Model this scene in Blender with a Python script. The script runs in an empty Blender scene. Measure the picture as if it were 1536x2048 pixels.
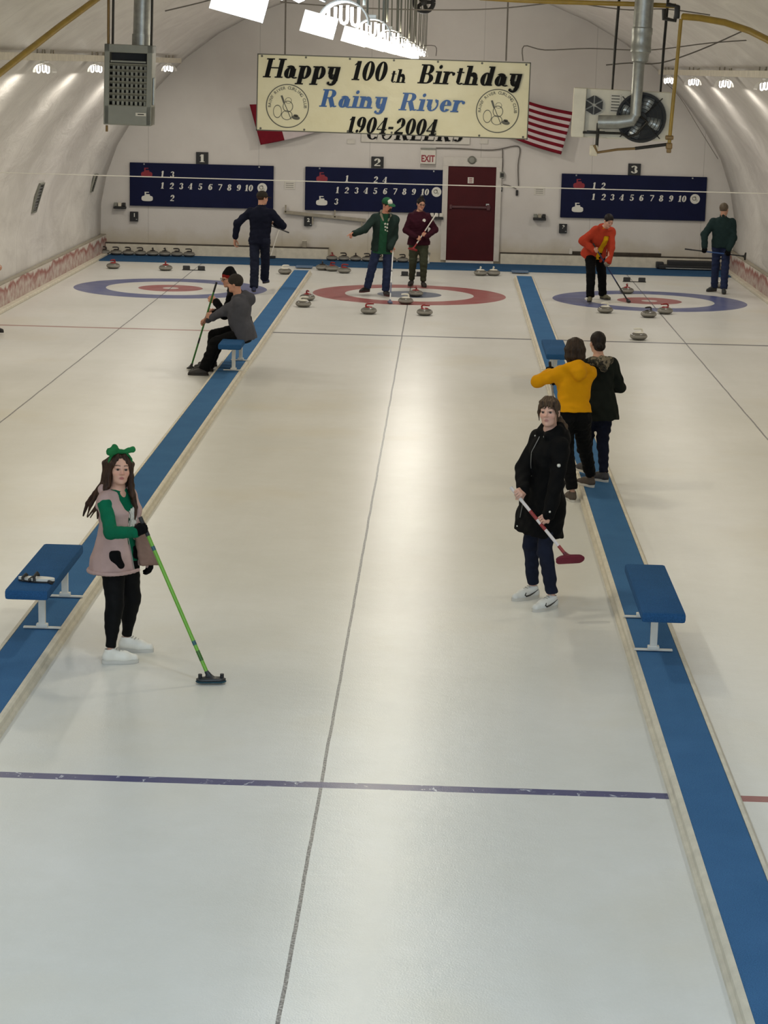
import bpy, bmesh, math, random
import numpy as np
from mathutils import Vector, Matrix

C = bpy.context.scene
COL = C.collection
random.seed(4)
R = math.radians

# ------------------------------------------------------------------ camera
FPX = 4274.0
PITCH, YAW, ROLL = 0.20555, 0.02537, 0.0240
CAM = np.array([0.647, -40.52, 4.224])
_cp, _sp, _cy, _sy, _cr, _sr = (math.cos(PITCH), math.sin(PITCH), math.cos(YAW), math.sin(YAW), math.cos(ROLL), math.sin(ROLL))
C_F = np.array([-_sy * _cp, _cy * _cp, -_sp])
_rt = np.array([_cy, _sy, 0.0])
_up = np.cross(_rt, C_F)
C_R = _rt * _cr + _up * _sr
C_U = -_rt * _sr + _up * _cr


def at(px, py, Y=None, z=None):
    """point of the hall seen at photograph pixel (px, py): at distance Y down the sheet, or at height z"""
    d = C_F * FPX + C_R * (px - 768) + C_U * (1024 - py)
    t = (z - CAM[2]) / d[2] if Y is None else (Y - CAM[1]) / d[1]
    return CAM + t * d


cam = bpy.data.cameras.new('camera')
cam.sensor_fit = 'VERTICAL'
cam.sensor_height = 24.0
cam.lens = FPX / 2048 * 24.0
cam.clip_start = 0.1
cam.clip_end = 200
camo = bpy.data.objects.new('camera', cam)
COL.objects.link(camo)
camo.matrix_world = Matrix(((C_R[0], C_U[0], -C_F[0], CAM[0]), (C_R[1], C_U[1], -C_F[1], CAM[1]),
                            (C_R[2], C_U[2], -C_F[2], CAM[2]), (0, 0, 0, 1)))
C.camera = camo

# ------------------------------------------------------------------ light and exposure
C.view_settings.view_transform = 'Standard'
C.view_settings.look = 'None'
C.view_settings.gamma = 1
C.view_settings.use_curve_mapping = False
C.view_settings.exposure = -0.32
C.cycles.use_denoising = True
C.cycles.max_bounces = 6
C.cycles.diffuse_bounces = 3
C.cycles.caustics_reflective = False
C.cycles.caustics_refractive = False
C.cycles.sample_clamp_indirect = 4.0
W = bpy.data.worlds.new('world')
C.world = W
W.use_nodes = True
W.node_tree.nodes['Background'].inputs[0].default_value = (1, 0.95, 0.87, 1)
W.node_tree.nodes['Background'].inputs[1].default_value = 0.05

LAMP_Y = [-37.3, -32.8, -28.3, -23.8, -19.2, -14.6, -10.0, -5.4, -0.9, 3.6]
LAMP_ROWS = [(-5.05, 4.08), (0.05, 4.50), (5.05, 4.08)]
LAMP_W = 42.0                       # watts of each fixture
WARM = (1.0, 0.92, 0.72)
NEUTRAL = (1.0, 0.95, 0.85)
COOL = (0.74, 0.88, 1.0)


def area(name, loc, rot, sx, sy, power, color):
    l = bpy.data.lights.new(name, 'AREA')
    l.shape = 'RECTANGLE'
    l.size, l.size_y = sx, sy
    l.energy = power
    l.color = color
    o = bpy.data.objects.new(name, l)
    COL.objects.link(o)
    o.location = loc
    o.rotation_euler = rot
    return o


# daylight from the lounge windows behind the photographer
area('lounge_window_light', (0.0, -41.2, 3.4), (R(62), 0, 0), 9.0, 2.2, 600.0, COOL)


# ------------------------------------------------------------------ materials
def lin(c):
    return tuple(((v / 255) / 12.92 if v / 255 <= 0.04045 else ((v / 255 + 0.055) / 1.055) ** 2.4) for v in c)


class N:
    """small node-tree builder"""

    def __init__(s, name):
        s.m = bpy.data.materials.new(name)
        s.m.use_nodes = True
        s.t = s.m.node_tree
        s.b = s.t.nodes['Principled BSDF']

    def new(s, typ, **kw):
        n = s.t.nodes.new(typ)
        for k, v in kw.items():
            setattr(n, k, v)
        return n

    def link(s, a, b):
        s.t.links.new(a, b)

    def put(s, sock, v):
        if isinstance(v, bpy.types.NodeSocket):
            s.link(v, sock)
        else:
            sock.default_value = v

    def math(s, op, a, b=0.0, clamp=False):
        n = s.new('ShaderNodeMath', operation=op, use_clamp=clamp)
        s.put(n.inputs[0], a)
        s.put(n.inputs[1], b)
        return n.outputs[0]

    def mix(s, f, a, b):
        n = s.new('ShaderNodeMix', data_type='RGBA')
        s.put(n.inputs[0], f)
        s.put(n.inputs[6], a if isinstance(a, bpy.types.NodeSocket) else (*a, 1))
        s.put(n.inputs[7], b if isinstance(b, bpy.types.NodeSocket) else (*b, 1))
        return n.outputs[2]

    def pos(s):
        g = s.new('ShaderNodeNewGeometry')
        x = s.new('ShaderNodeSeparateXYZ')
        s.link(g.outputs['Position'], x.inputs[0])
        return g.outputs['Position'], x.outputs[0], x.outputs[1], x.outputs[2]

    def obj(s):
        g = s.new('ShaderNodeTexCoord')
        return g.outputs['Object']

    def noise(s, vec, scale, detail=3.0, rough=0.55, dist=0.0, stretch=None):
        if stretch:
            mp = s.new('ShaderNodeMapping')
            s.link(vec, mp.inputs[0])
            mp.inputs['Scale'].default_value = stretch
            vec = mp.outputs[0]
        n = s.new('ShaderNodeTexNoise')
        s.link(vec, n.inputs['Vector'])
        n.inputs['Scale'].default_value = scale
        n.inputs['Detail'].default_value = detail
        n.inputs['Roughness'].default_value = rough
        n.inputs['Distortion'].default_value = dist
        return n.outputs[0]

    def ramp(s, f, lo, hi):
        n = s.new('ShaderNodeMapRange', clamp=True)
        s.put(n.inputs[0], f)
        n.inputs[1].default_value = lo
        n.inputs[2].default_value = hi
        return n.outputs[0]

    def bump(s, h, strength=0.3, dist=0.01):
        n = s.new('ShaderNodeBump')
        s.put(n.inputs['Height'], h)
        n.inputs['Strength'].default_value = strength
        n.inputs['Distance'].default_value = dist
        s.link(n.outputs[0], s.b.inputs['Normal'])

    def done(s, color=None, rough=None, metal=None, spec=None):
        if color is not None:
            s.put(s.b.inputs['Base Color'], color if isinstance(color, bpy.types.NodeSocket) else (*color, 1))
        if rough is not None:
            s.put(s.b.inputs['Roughness'], rough)
        if metal is not None:
            s.b.inputs['Metallic'].default_value = metal
        if spec is not None:
            s.b.inputs['Specular IOR Level'].default_value = spec
        return s.m


def M(name, c, rough=0.6, metal=0.0, var=0.12, scale=8.0, bump=0.0, bscale=60.0, spec=0.5):
    """plain procedural material: a colour with a little large-scale variation and an optional fine bump"""
    n = N(name)
    base = lin(c)
    o = n.obj()
    f = n.noise(o, scale, 3.0)
    dark = tuple(v * (1 - var) for v in base)
    light = tuple(min(1, v * (1 + var)) for v in base)
    n.done(n.mix(n.ramp(f, 0.3, 0.7), dark, light), rough, metal, spec)
    if bump:
        n.bump(n.noise(o, bscale, 2.0), bump, 0.004)
    return n.m


def cloth(name, c, var=0.15, rough=0.85, weave=500.0):
    n = N(name)
    base = lin(c)
    o = n.obj()
    f = n.noise(o, 7.0, 4.0)
    f2 = n.noise(o, weave * 0.5, 1.0)
    col = n.mix(n.ramp(f, 0.3, 0.7), tuple(v * (1 - var) for v in base), tuple(v * (1 + var) for v in base))
    n.done(col, rough, 0, 0.12)
    n.bump(n.math('ADD', n.math('MULTIPLY', f2, 0.25), n.noise(o, 24.0, 3.0, 0.6, 0.6)), 0.35, 0.006)
    return n.m


def emit(name, c, strength):
    n = N(name)
    n.b.inputs['Base Color'].default_value = (0.8, 0.8, 0.8, 1)
    n.b.inputs['Emission Color'].default_value = (*c, 1)
    n.b.inputs['Emission Strength'].default_value = strength
    return n.m


SX = 4.542          # distance between the centre lines of neighbouring sheets
INNER, OUTER = 2.10, 2.47

# --- ice with rings and lines frozen into it
n = N('pebbled_ice')
P, x, y, z = n.pos()
idx = n.math('ROUND', n.math('DIVIDE', x, SX))
u = n.math('SUBTRACT', x, n.math('MULTIPLY', idx, SX))
side = n.math('GREATER_THAN', n.math('ABSOLUTE', idx), 0.5)
blot = n.noise(P, 0.55, 4.0, 0.6)
streak = n.noise(P, 1.2, 4.0, 0.6, 0.3, (1.6, 0.16, 1))
base = n.mix(n.ramp(blot, 0.35, 0.7), lin((213, 212, 205)), lin((223, 222, 217)))
base = n.mix(n.math('MULTIPLY', n.ramp(streak, 0.5, 0.8), 0.22), base, lin((190, 188, 180)))
stain = n.math('MULTIPLY', n.ramp(n.noise(P, 0.42, 3.0, 0.55), 0.56, 0.78), 0.30)
base = n.mix(n.math('MULTIPLY', n.ramp(n.noise(P, 5.0, 5.0, 0.7), 0.35, 0.75), 0.16), base, lin((196, 192, 180)))
base = n.mix(n.math('MULTIPLY', n.ramp(n.noise(P, 40.0, 2.0, 0.6), 0.45, 0.7), 0.10), base, lin((238, 236, 230)))
base = n.mix(stain, base, lin((206, 190, 150)))


def ring(r0, r1):
    d = n.math('SQRT', n.math('ADD', n.math('MULTIPLY', u, u), n.math('MULTIPLY', y, y)))
    return n.math('MULTIPLY', n.math('GREATER_THAN', d, r0), n.math('LESS_THAN', d, r1))


RED, BLU = lin((150, 52, 54)), lin((52, 66, 128))
outer = n.mix(side, RED, BLU)
inner = n.mix(side, lin((70, 84, 110)), RED)
fade = n.ramp(n.noise(P, 3.0, 3.0), 0.2, 0.8)
col = n.mix(n.math('MULTIPLY', ring(1.22, 1.83), n.math('ADD', 0.78, n.math('MULTIPLY', fade, 0.2))), base, outer)
col = n.mix(n.math('MULTIPLY', ring(0.15, 0.61), n.math('ADD', 0.78, n.math('MULTIPLY', fade, 0.2))), col, inner)


def band(v, c0, w):
    return n.math('LESS_THAN', n.math('ABSOLUTE', n.math('SUBTRACT', v, c0)), w / 2)


wob = n.math('MULTIPLY', n.math('SUBTRACT', n.noise(P, 1.1, 2.0), 0.5), 0.02)
uw = n.math('ADD', u, wob)
dash = n.ramp(n.noise(P, 60.0, 1.0), 0.35, 0.6)
col = n.mix(n.math('MULTIPLY', band(uw, 0.0, 0.021), n.math('ADD', 0.6, n.math('MULTIPLY', dash, 0.35))), col, lin((62, 62, 68)))
col = n.mix(n.math('MULTIPLY', band(y, 0.0, 0.03), 0.22), col, lin((90, 90, 90)))
col = n.mix(n.math('MULTIPLY', band(y, 1.83, 0.03), 0.15), col, lin((90, 90, 90)))
chips = n.ramp(n.noise(P, 9.0, 3.0, 0.7, 1.0), 0.60, 0.64)
hogc = n.mix(side, n.mix(chips, lin((42, 48, 104)), lin((190, 194, 204))), lin((132, 44, 52)))
col = n.mix(n.math('MULTIPLY', band(n.math('ADD', y, wob), -28.33, 0.105), 0.95), col, hogc)
hogf = n.mix(n.math('LESS_THAN', idx, -0.5), lin((70, 70, 84)), lin((150, 92, 84)))
col = n.mix(n.math('MULTIPLY', band(y, -6.4, 0.12), 0.9), col, hogf)
peb = n.noise(P, 95.0, 2.0, 0.6)
n.done(col, 0.29, 0)
n.put(n.b.inputs['Specular IOR Level'], n.math('ADD', 0.1, n.math('MULTIPLY', n.noise(P, 1.6, 4.0, 0.65), 0.5)))
n.bump(n.math('ADD', n.math('MULTIPLY', peb, 0.5), n.math('MULTIPLY', n.noise(P, 9.0, 3.0), 0.7)), 0.20, 0.01)
m_ice = n.m

# --- quonset lining: crinkled white plastic sheeting
n = N('plastic_lining')
P, x, y, z = n.pos()
cr = n.noise(P, 1.6, 5.0, 0.6, 0.8, (1, 0.5, 1))
cr2 = n.noise(P, 6.0, 4.0, 0.6, 0.4, (0.6, 1.6, 0.6))
seam = n.math('PINGPONG', n.math('ADD', y, 100.0), 1.22)
sm = n.math('LESS_THAN', seam, 0.012)
c0 = n.mix(n.ramp(cr, 0.35, 0.7), lin((202, 197, 191)), lin((222, 218, 212)))
c0 = n.mix(n.math('MULTIPLY', sm, 0.35), c0, lin((140, 134, 126)))
n.done(c0, 0.42, 0, 0.45)
n.bump(n.math('ADD', n.math('MULTIPLY', cr, 1.0), n.math('MULTIPLY', cr2, 0.35)), 0.42, 0.08)
m_lining = n.m

# --- painted end wall
n = N('painted_wall')
P, x, y, z = n.pos()
c0 = n.mix(n.ramp(n.noise(P, 0.8, 4.0), 0.3, 0.7), lin((200, 194, 188)), lin((211, 206, 200)))
seamx = n.math('LESS_THAN', n.math('PINGPONG', n.math('ADD', x, 101.1), 1.22), 0.008)
c0 = n.mix(n.math('MULTIPLY', seamx, 0.35), c0, lin((130, 126, 120)))
damp = n.math('MULTIPLY', n.ramp(n.math('ADD', z, n.math('MULTIPLY', n.noise(P, 1.6, 4.0), 0.7)), 0.95, 0.55), 0.55)
c0 = n.mix(damp, c0, lin((170, 156, 120)))
n.done(c0, 0.7)
n.bump(n.noise(P, 30.0, 3.0), 0.15, 0.01)
m_wall = n.m

# --- peeling kickboard along both sides
n = N('peeling_kickboard')
P, x, y, z = n.pos()
e = n.noise(P, 1.7, 5.0, 0.62, 0.5, (1, 1, 0.8))
lim = n.math('ADD', z, n.math('MULTIPLY', n.math('SUBTRACT', e, 0.5), 0.55))
peel = n.ramp(lim, 0.40, 0.34)
edge = n.math('MULTIPLY', peel, n.ramp(lim, 0.24, 0.33))
c0 = n.mix(n.math('MULTIPLY', peel, n.ramp(n.noise(P, 7.0, 4.0), 0.3, 0.75)), lin((198, 190, 180)), lin((150, 104, 98)))
c0 = n.mix(n.math('MULTIPLY', edge, 0.8), c0, lin((138, 70, 60)))
n.done(c0, 0.75)
n.bump(e, 0.3, 0.02)
m_kick = n.m

# --- carpet
def carpet(name, c):
    n = N(name)
    P, x, y, z = n.pos()
    b = lin(c)
    f = n.noise(P, 150.0, 3.0, 0.7)
    g = n.noise(P, 2.5, 4.0)
    col = n.mix(n.ramp(f, 0.25, 0.75), tuple(v * 0.62 for v in b), tuple(v * 1.36 for v in b))
    col = n.mix(n.math('MULTIPLY', n.ramp(g, 0.4, 0.75), 0.3), col, tuple(v * 1.35 + 0.01 for v in b))
    n.done(col, 0.95, 0, 0.1)
    n.bump(f, 0.8, 0.006)
    return n.m


m_carpet = carpet('blue_carpet', (62, 104, 146))
m_backcarpet = carpet('blue_back_carpet', (48, 82, 116))
m_benchtop = carpet('blue_bench_carpet', (42, 82, 124))

# --- granite
n = N('granite')
o = n.obj()
sx = n.new('ShaderNodeSeparateXYZ')
n.link(o, sx.inputs[0])
sp_ = n.noise(o, 160.0, 3.0, 0.7)
c0 = n.mix(n.ramp(sp_, 0.35, 0.7), lin((70, 66, 60)), lin((128, 124, 114)))
bandm = n.math('LESS_THAN', n.math('ABSOLUTE', n.math('SUBTRACT', sx.outputs[2], 0.060)), 0.019)
c0 = n.mix(n.math('MULTIPLY', bandm, 0.55), c0, lin((160, 156, 146)))
n.done(c0, n.math('ADD', 0.22, n.math('MULTIPLY', bandm, 0.4)), 0, 0.5)
m_granite = n.m

m_white_paint = M('white_enamel', (214, 210, 200), 0.45, var=0.05)
m_cream = M('cream_painted_wood', (206, 198, 180), 0.6, var=0.1, bump=0.1)
m_redh = M('red_handle', (140, 34, 34), 0.35)
m_whiteh = M('white_handle', (222, 218, 204), 0.35, var=0.04)
m_darkh = M('dark_handle', (36, 30, 28), 0.4)
m_black = M('black_rubber', (26, 26, 28), 0.6)
m_steel = M('galvanised_steel', (150, 152, 150), 0.4, 0.7, var=0.15, scale=14)
m_greymetal = M('grey_enamel', (122, 122, 112), 0.45, 0.0, var=0.06)
m_darkmetal = M('dark_iron', (40, 38, 36), 0.5, 0.4)
m_beigemetal = M('beige_enamel', (206, 200, 184), 0.45, var=0.06)
m_yellow = M('yellow_pipe', (150, 122, 44), 0.45, var=0.15)
m_navy = M('navy_board', (16, 21, 53), 0.55, var=0.12, scale=2, spec=0.12)
m_chalk = M('white_lettering', (212, 210, 200), 0.6, var=0.03)
m_redicon = M('red_icon', (132, 30, 44), 0.6)
m_paper = M('paper', (205, 200, 190), 0.8, var=0.05)
m_wood = M('grey_wood', (150, 142, 126), 0.7, var=0.15)
m_darkwood = M('weathered_wood', (62, 54, 44), 0.8, var=0.25)
m_cord = M('grey_cord', (104, 98, 92), 0.7)
m_string = M('white_string', (230, 226, 216), 0.6, var=0.02)


# ------------------------------------------------------------------ object helpers
def tag(o, label=None, cat=None, group=None, kind=None):
    if label:
        o['label'] = label
    if cat:
        o['category'] = cat
    if group:
        o['group'] = group
    if kind:
        o['kind'] = kind
    return o


def empty(name, loc, rz=0.0, label=None, cat=None, group=None):
    o = bpy.data.objects.new(name, None)
    o.empty_display_size = 0.1
    COL.objects.link(o)
    o.location = tuple(float(v) for v in loc)
    o.rotation_euler = (0, 0, rz)
    return tag(o, label, cat, group)


def link_mesh(name, me, mat, parent=None, smooth=False):
    if mat is not None:
        for m_ in (mat if isinstance(mat, (list, tuple)) else [mat]):
            me.materials.append(m_)
    if smooth:
        me.polygons.foreach_set('use_smooth', [True] * len(me.polygons))
    o = bpy.data.objects.new(name, me)
    COL.objects.link(o)
    if parent is not None:
        o.parent = parent
    return o


class MB:
    """collects boxes, tubes, lathes and polygons into one mesh"""

    def __init__(s):
        s.v, s.f, s.mi = [], [], []

    def add(s, vs, fs, mi=0):
        k = len(s.v)
        s.v += [tuple(float(c) for c in v) for v in vs]
        s.f += [tuple(i + k for i in f) for f in fs]
        s.mi += [mi] * len(fs)
        return s

    def box(s, c, d, rot=None, mi=0, bev=0.0):
        cx, cy, cz = c
        hx, hy, hz = d[0] / 2, d[1] / 2, d[2] / 2
        if bev > 0:
            b = min(bev, hx * 0.9, hy * 0.9, hz * 0.9)
            bm = bmesh.new()
            bmesh.ops.create_cube(bm, size=1)
            for v in bm.verts:
                v.co = Vector((v.co.x * 2 * hx, v.co.y * 2 * hy, v.co.z * 2 * hz))
            bmesh.ops.bevel(bm, geom=bm.edges[:], offset=b, segments=2, affect='EDGES', profile=0.6)
            bm.verts.index_update()
            vs = [v.co.copy() for v in bm.verts]
            fs = [tuple(v.index for v in f.verts) for f in bm.faces]
            bm.free()
        else:
            vs = [Vector((i * hx, j * hy, k * hz)) for i in (-1, 1) for j in (-1, 1) for k in (-1, 1)]
            fs = [(0, 1, 3, 2), (4, 6, 7, 5), (0, 4, 5, 1), (2, 3, 7, 6), (0, 2, 6, 4), (1, 5, 7, 3)]
        if rot is not None:
            vs = [rot @ v for v in vs]
        return s.add([(v[0] + cx, v[1] + cy, v[2] + cz) for v in vs], fs, mi)

    def tube(s, pts, r, seg=10, mi=0, cap=True):
        pts = [Vector(tuple(float(c) for c in p)) for p in pts]
        rs = r if isinstance(r, (list, tuple)) else [r] * len(pts)
        vs, fs = [], []
        prev = None
        for i, p in enumerate(pts):
            t = (pts[min(i + 1, len(pts) - 1)] - pts[max(i - 1, 0)])
            t = t.normalized() if t.length > 1e-9 else Vector((0, 0, 1))
            if prev is None:
                a = Vector((0, 0, 1)) if abs(t.z) < 0.9 else Vector((1, 0, 0))
                u = t.cross(a).normalized()
            else:
                u = (prev - t * prev.dot(t)).normalized()
            prev = u
            w = t.cross(u)
            for j in range(seg):
                an = 2 * math.pi * j / seg
                vs.append(p + (u * math.cos(an) + w * math.sin(an)) * rs[i])
        for i in range(len(pts) - 1):
            for j in range(seg):
                a, b = i * seg + j, i * seg + (j + 1) % seg
                fs.append((a, b, b + seg, a + seg))
        if cap:
            fs.append(tuple(range(seg))[::-1])
            fs.append(tuple(range((len(pts) - 1) * seg, len(pts) * seg)))
        return s.add(vs, fs, mi)

    def lathe(s, prof, c=(0, 0, 0), seg=32, axis='z', mi=0):
        vs, fs = [], []
        for (r, h) in prof:
            for j in range(seg):
                a = 2 * math.pi * j / seg
                q = (r * math.cos(a), r * math.sin(a), h)
                if axis == 'y':
                    q = (q[0], q[2], q[1])
                elif axis == 'x':
                    q = (q[2], q[0], q[1])
                vs.append((q[0] + c[0], q[1] + c[1], q[2] + c[2]))
        for i in range(len(prof) - 1):
            for j in range(seg):
                a, b = i * seg + j, i * seg + (j + 1) % seg
                fs.append((a, b, b + seg, a + seg))
        return s.add(vs, fs, mi)

    def poly(s, pts, mi=0):
        return s.add(pts, [tuple(range(len(pts)))], mi)

    def prism(s, pts, off, mi=0):
        n_ = len(pts)
        vs = list(pts) + [tuple(p[i] + off[i] for i in range(3)) for p in pts]
        fs = [tuple(range(n_)), tuple(range(n_, 2 * n_))[::-1]] + [(i, (i + 1) % n_, n_ + (i + 1) % n_, n_ + i) for i in range(n_)]
        return s.add(vs, fs, mi)

    def build(s, name, mat, parent=None, smooth=False, fix=True):
        me = bpy.data.meshes.new(name)
        me.from_pydata(s.v, [], s.f)
        me.polygons.foreach_set('material_index', s.mi)
        if fix:
            bm = bmesh.new()
            bm.from_mesh(me)
            bmesh.ops.recalc_face_normals(bm, faces=bm.faces)
            bm.to_mesh(me)
            bm.free()
        o = link_mesh(name, me, mat, parent)
        if smooth:
            me.polygons.foreach_set('use_smooth', [True] * len(me.polygons))
            try:
                me.set_sharp_from_angle(angle=R(40))
            except Exception:
                pass
        return o

# ------------------------------------------------------------------ the setting
YB, YF = 7.0, -41.7                 # end wall, and the wall behind the photographer
XW = 6.95


def struct(o):
    o['kind'] = 'structure'
    return o


me_ = MB()
me_.box((0, (YB + YF) / 2, -0.06), (14.4, YB - YF + 0.4, 0.12))
struct(me_.build('floor', m_ice))

PROF = [(6.98, 0.0), (7.0, 0.5), (6.99, 1.1), (6.86, 1.75), (6.62, 2.4), (6.22, 3.05), (5.72, 3.68), (5.12, 4.3), (4.4, 4.84),
        (3.6, 5.28), (2.7, 5.64), (1.8, 5.92), (0.9, 6.12), (0.0, 6.2)]
PROF = PROF + [(-a, b) for a, b in PROF[-2::-1]]


def vault():
    vs, fs = [], []
    ny = 48
    for j in range(ny + 1):
        yy = YF - 0.1 + (YB - YF + 0.2) * j / ny
        for (a, b) in PROF:
            vs.append((a, yy, b))
    k = len(PROF)
    for j in range(ny):
        for i in range(k - 1):
            a = j * k + i
            fs.append((a, a + k, a + k + 1, a + 1))
    me = bpy.data.meshes.new('ceiling')
    me.from_pydata(vs, [], fs)
    o = link_mesh('ceiling', me, m_lining, None, True)
    md = o.modifiers.new('thickness', 'SOLIDIFY')
    md.thickness = 0.12
    md.offset = 1
    return struct(o)


vault()


def endwall(name, y, th, mat):
    pts = [(a * 1.0, y, b) for a, b in PROF]
    return struct(MB().prism(pts, (0, th, 0)).build(name, mat))


endwall('wall_back', YB, 0.12, m_wall)
endwall('wall_front', YF - 0.12, 0.12, m_wall)
for nm, sg in (('left', -1), ('right', 1)):
    struct(MB().box((sg * 6.90, (YB + YF) / 2, 0.21), (0.06, YB - YF, 0.42)).build('baseboard_' + nm, m_kick))
    struct(MB().box((sg * 6.82, (YB - 0.4 + YF) / 2, 0.03), (0.12, YB - YF - 0.4, 0.06), bev=0.015).build('trim_' + nm, m_cream))
    struct(MB().box((sg * 6.93, (YB + YF) / 2, 0.43), (0.10, YB - YF, 0.02)).build('trim_' + nm + '_cap', m_wood))

# low kerb along the foot of the end wall, carpet in front of it
for (xa, xb, nm) in ((-6.86, -1.93, 'trim_kerb'), (1.88, 6.86, 'trim_kerb_right')):
    kb = MB().box(((xa + xb) / 2, 6.88, 0.125), (xb - xa, 0.20, 0.25), bev=0.012)
    struct(kb.build(nm, m_cream))
    struct(MB().box(((xa + xb) / 2, 6.885, 0.257), (xb - xa + 0.02, 0.22, 0.014)).build(nm + '_ledge', m_darkwood))
o = MB().box((0, 5.98, 0.012), (13.5, 1.56, 0.024), bev=0.008).build('carpet_runner', m_backcarpet)
tag(o, 'blue carpet runner along the foot of the end wall', 'carpet')

# carpeted dividers between the sheets
for sg, lab in ((-1, 'left'), (1, 'right')):
    y0, y1 = -41.0, 3.55
    d = empty('sheet_divider', (sg * 2.29, (y0 + y1) / 2, 0),
              label={-1: 'long blue carpeted divider with cream bumper between sheets 1 and 2, under the seated men',
                     1: 'long blue carpeted divider with cream bumper between sheets 2 and 3, under the standing women'}[sg], cat='divider', group='carpeted sheet dividers')
    L = y1 - y0
    MB().box((0, 0, 0.035), (0.31, L, 0.076), bev=0.01).build('carpet', m_carpet, d)
    for s2 in (-1, 1):
        prof = [(0.155, 0.0), (0.215, 0.0), (0.212, 0.022), (0.192, 0.026), (0.190, 0.062), (0.178, 0.074), (0.155, 0.074)]
        MB().prism([(s2 * a, -L / 2, b) for a, b in prof], (0, L, 0)).build('bumper', m_cream, d)


# ------------------------------------------------------------------ benches
def bench(cx, y0, y1, label, grp='blue carpet-topped benches on the dividers'):
    cy = (y0 + y1) / 2
    b = empty('bench', (cx, cy, 0.073), label=label, cat='bench', group=grp)
    MB().box((0, 0, 0.405), (0.31, y1 - y0, 0.075), bev=0.022).build('seat', m_benchtop, b, True)
    MB().box((0, 0, 0.362), (0.06, y1 - y0 - 0.14, 0.012)).build('seat_rail', m_white_paint, b)
    for yy in (-(y1 - y0) / 2 + 0.62 - 0.0, (y1 - y0) / 2 - 0.06):
        pass
    for yy in (y0 + 0.60 - cy, y1 + 0.09 - cy - 0.05):
        lg = MB().box((0, yy, 0.19), (0.05, 0.04, 0.36), bev=0.004).build('leg', m_white_paint, b)
        f = MB()
        f.box((0, yy, 0.012), (0.28, 0.035, 0.012), bev=0.003)
        f.box((0, yy, 0.028), (0.085, 0.05, 0.03), bev=0.006)
        f.build('foot_bar', m_white_paint, lg)
    return b


bench(-2.26, -25.83, -24.31, 'blue bench with white and black slider lying on it, beside the woman in pink vest')
bench(2.26, -25.93, -24.41, 'empty blue bench on white legs in front of the woman in black coat')
bench(-2.21, -12.0, -10.42, 'blue bench the two seated men sit on')
bench(2.2, -12.1, -10.5, 'blue bench beyond the two women with their backs turned, mostly hidden by them')

# slider shoe cover lying on the near left bench
sl = empty('shoe_slider', (-2.235, -25.56, 0.516), R(-6), 'white curling slider with black straps lying on bench near the pink vest', 'slider')
pts = []
for i in range(28):
    a = 2 * math.pi * i / 28
    w_ = 0.042 + 0.010 * math.cos(a)
    pts.append((0.135 * math.cos(a), w_ * math.sin(a), 0.012))
MB().prism(pts, (0, 0, 0.018)).build('sole_plate', m_white_paint, sl, False)
MB().prism([(p[0] * 1.0, p[1] * 1.06 - 0.004, 0.002) for p in pts], (0, 0, 0.010)).build('gripper', m_black, sl)
s_ = MB()
for xx, hh in ((-0.085, 0.05), (-0.035, 0.03), (0.0, 0.065)):
    s_.tube([(xx, -0.055, 0.01), (xx - 0.005, -0.045, hh * 0.7), (xx + 0.005, 0.0, hh), (xx, 0.045, hh * 0.6), (xx, 0.05, 0.01)], 0.011, 8)
s_.build('strap', m_black, sl, True)
MB().tube([(0.10, -0.03, 0.01), (0.13, -0.055, 0.008)], 0.014, 8).build('strap_end', m_black, sl, True)

# ------------------------------------------------------------------ stones
STONE_BODY = MB().lathe([(0.0, 0.0), (0.062, 0.0), (0.085, 0.004), (0.118, 0.020), (0.137, 0.040), (0.142, 0.057), (0.137, 0.076), (0.120, 0.096),
                         (0.090, 0.110), (0.058, 0.115), (0.0, 0.115)], seg=32).build('body', m_granite, None, True)
hmesh = {}
for nm, mt in (('red', m_redh), ('white', m_whiteh), ('dark', m_darkh)):
    big = 1.25 if nm == 'white' else 1.0
    h = MB().lathe([(0.0, 0.112), (0.066 * big, 0.112), (0.068 * big, 0.119), (0.050 * big, 0.130), (0.028, 0.136), (0, 0.137)], seg=20)
    h.tube([(0.048, 0, 0.120), (0.056, 0, 0.148), (0.046, 0, 0.170), (0.02, 0, 0.178), (-0.04, 0, 0.178), (-0.088, 0, 0.174)],
           [0.017, 0.015, 0.016, 0.016, 0.016, 0.012], 10)
    o = h.build('handle', mt, None, True)
    hmesh[nm] = o.data
    bpy.data.objects.remove(o)
bodymesh = STONE_BODY.data
bpy.data.objects.remove(STONE_BODY)


def stone(px, py, color, rot, label, group=None, z=0.0, Y=None):
    p = at(px, py, z=z) if Y is None else at(px, py, Y=Y)
    r_ = empty('curling_stone', (p[0], p[1] + (0.10 if Y is None else 0), z), R(rot), label, 'curling stone', group)
    for nm, me in (('body', bodymesh), ('handle', hmesh[color])):
        o = bpy.data.objects.new(nm, me)
        COL.objects.link(o)
        o.parent = r_
    return r_


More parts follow.
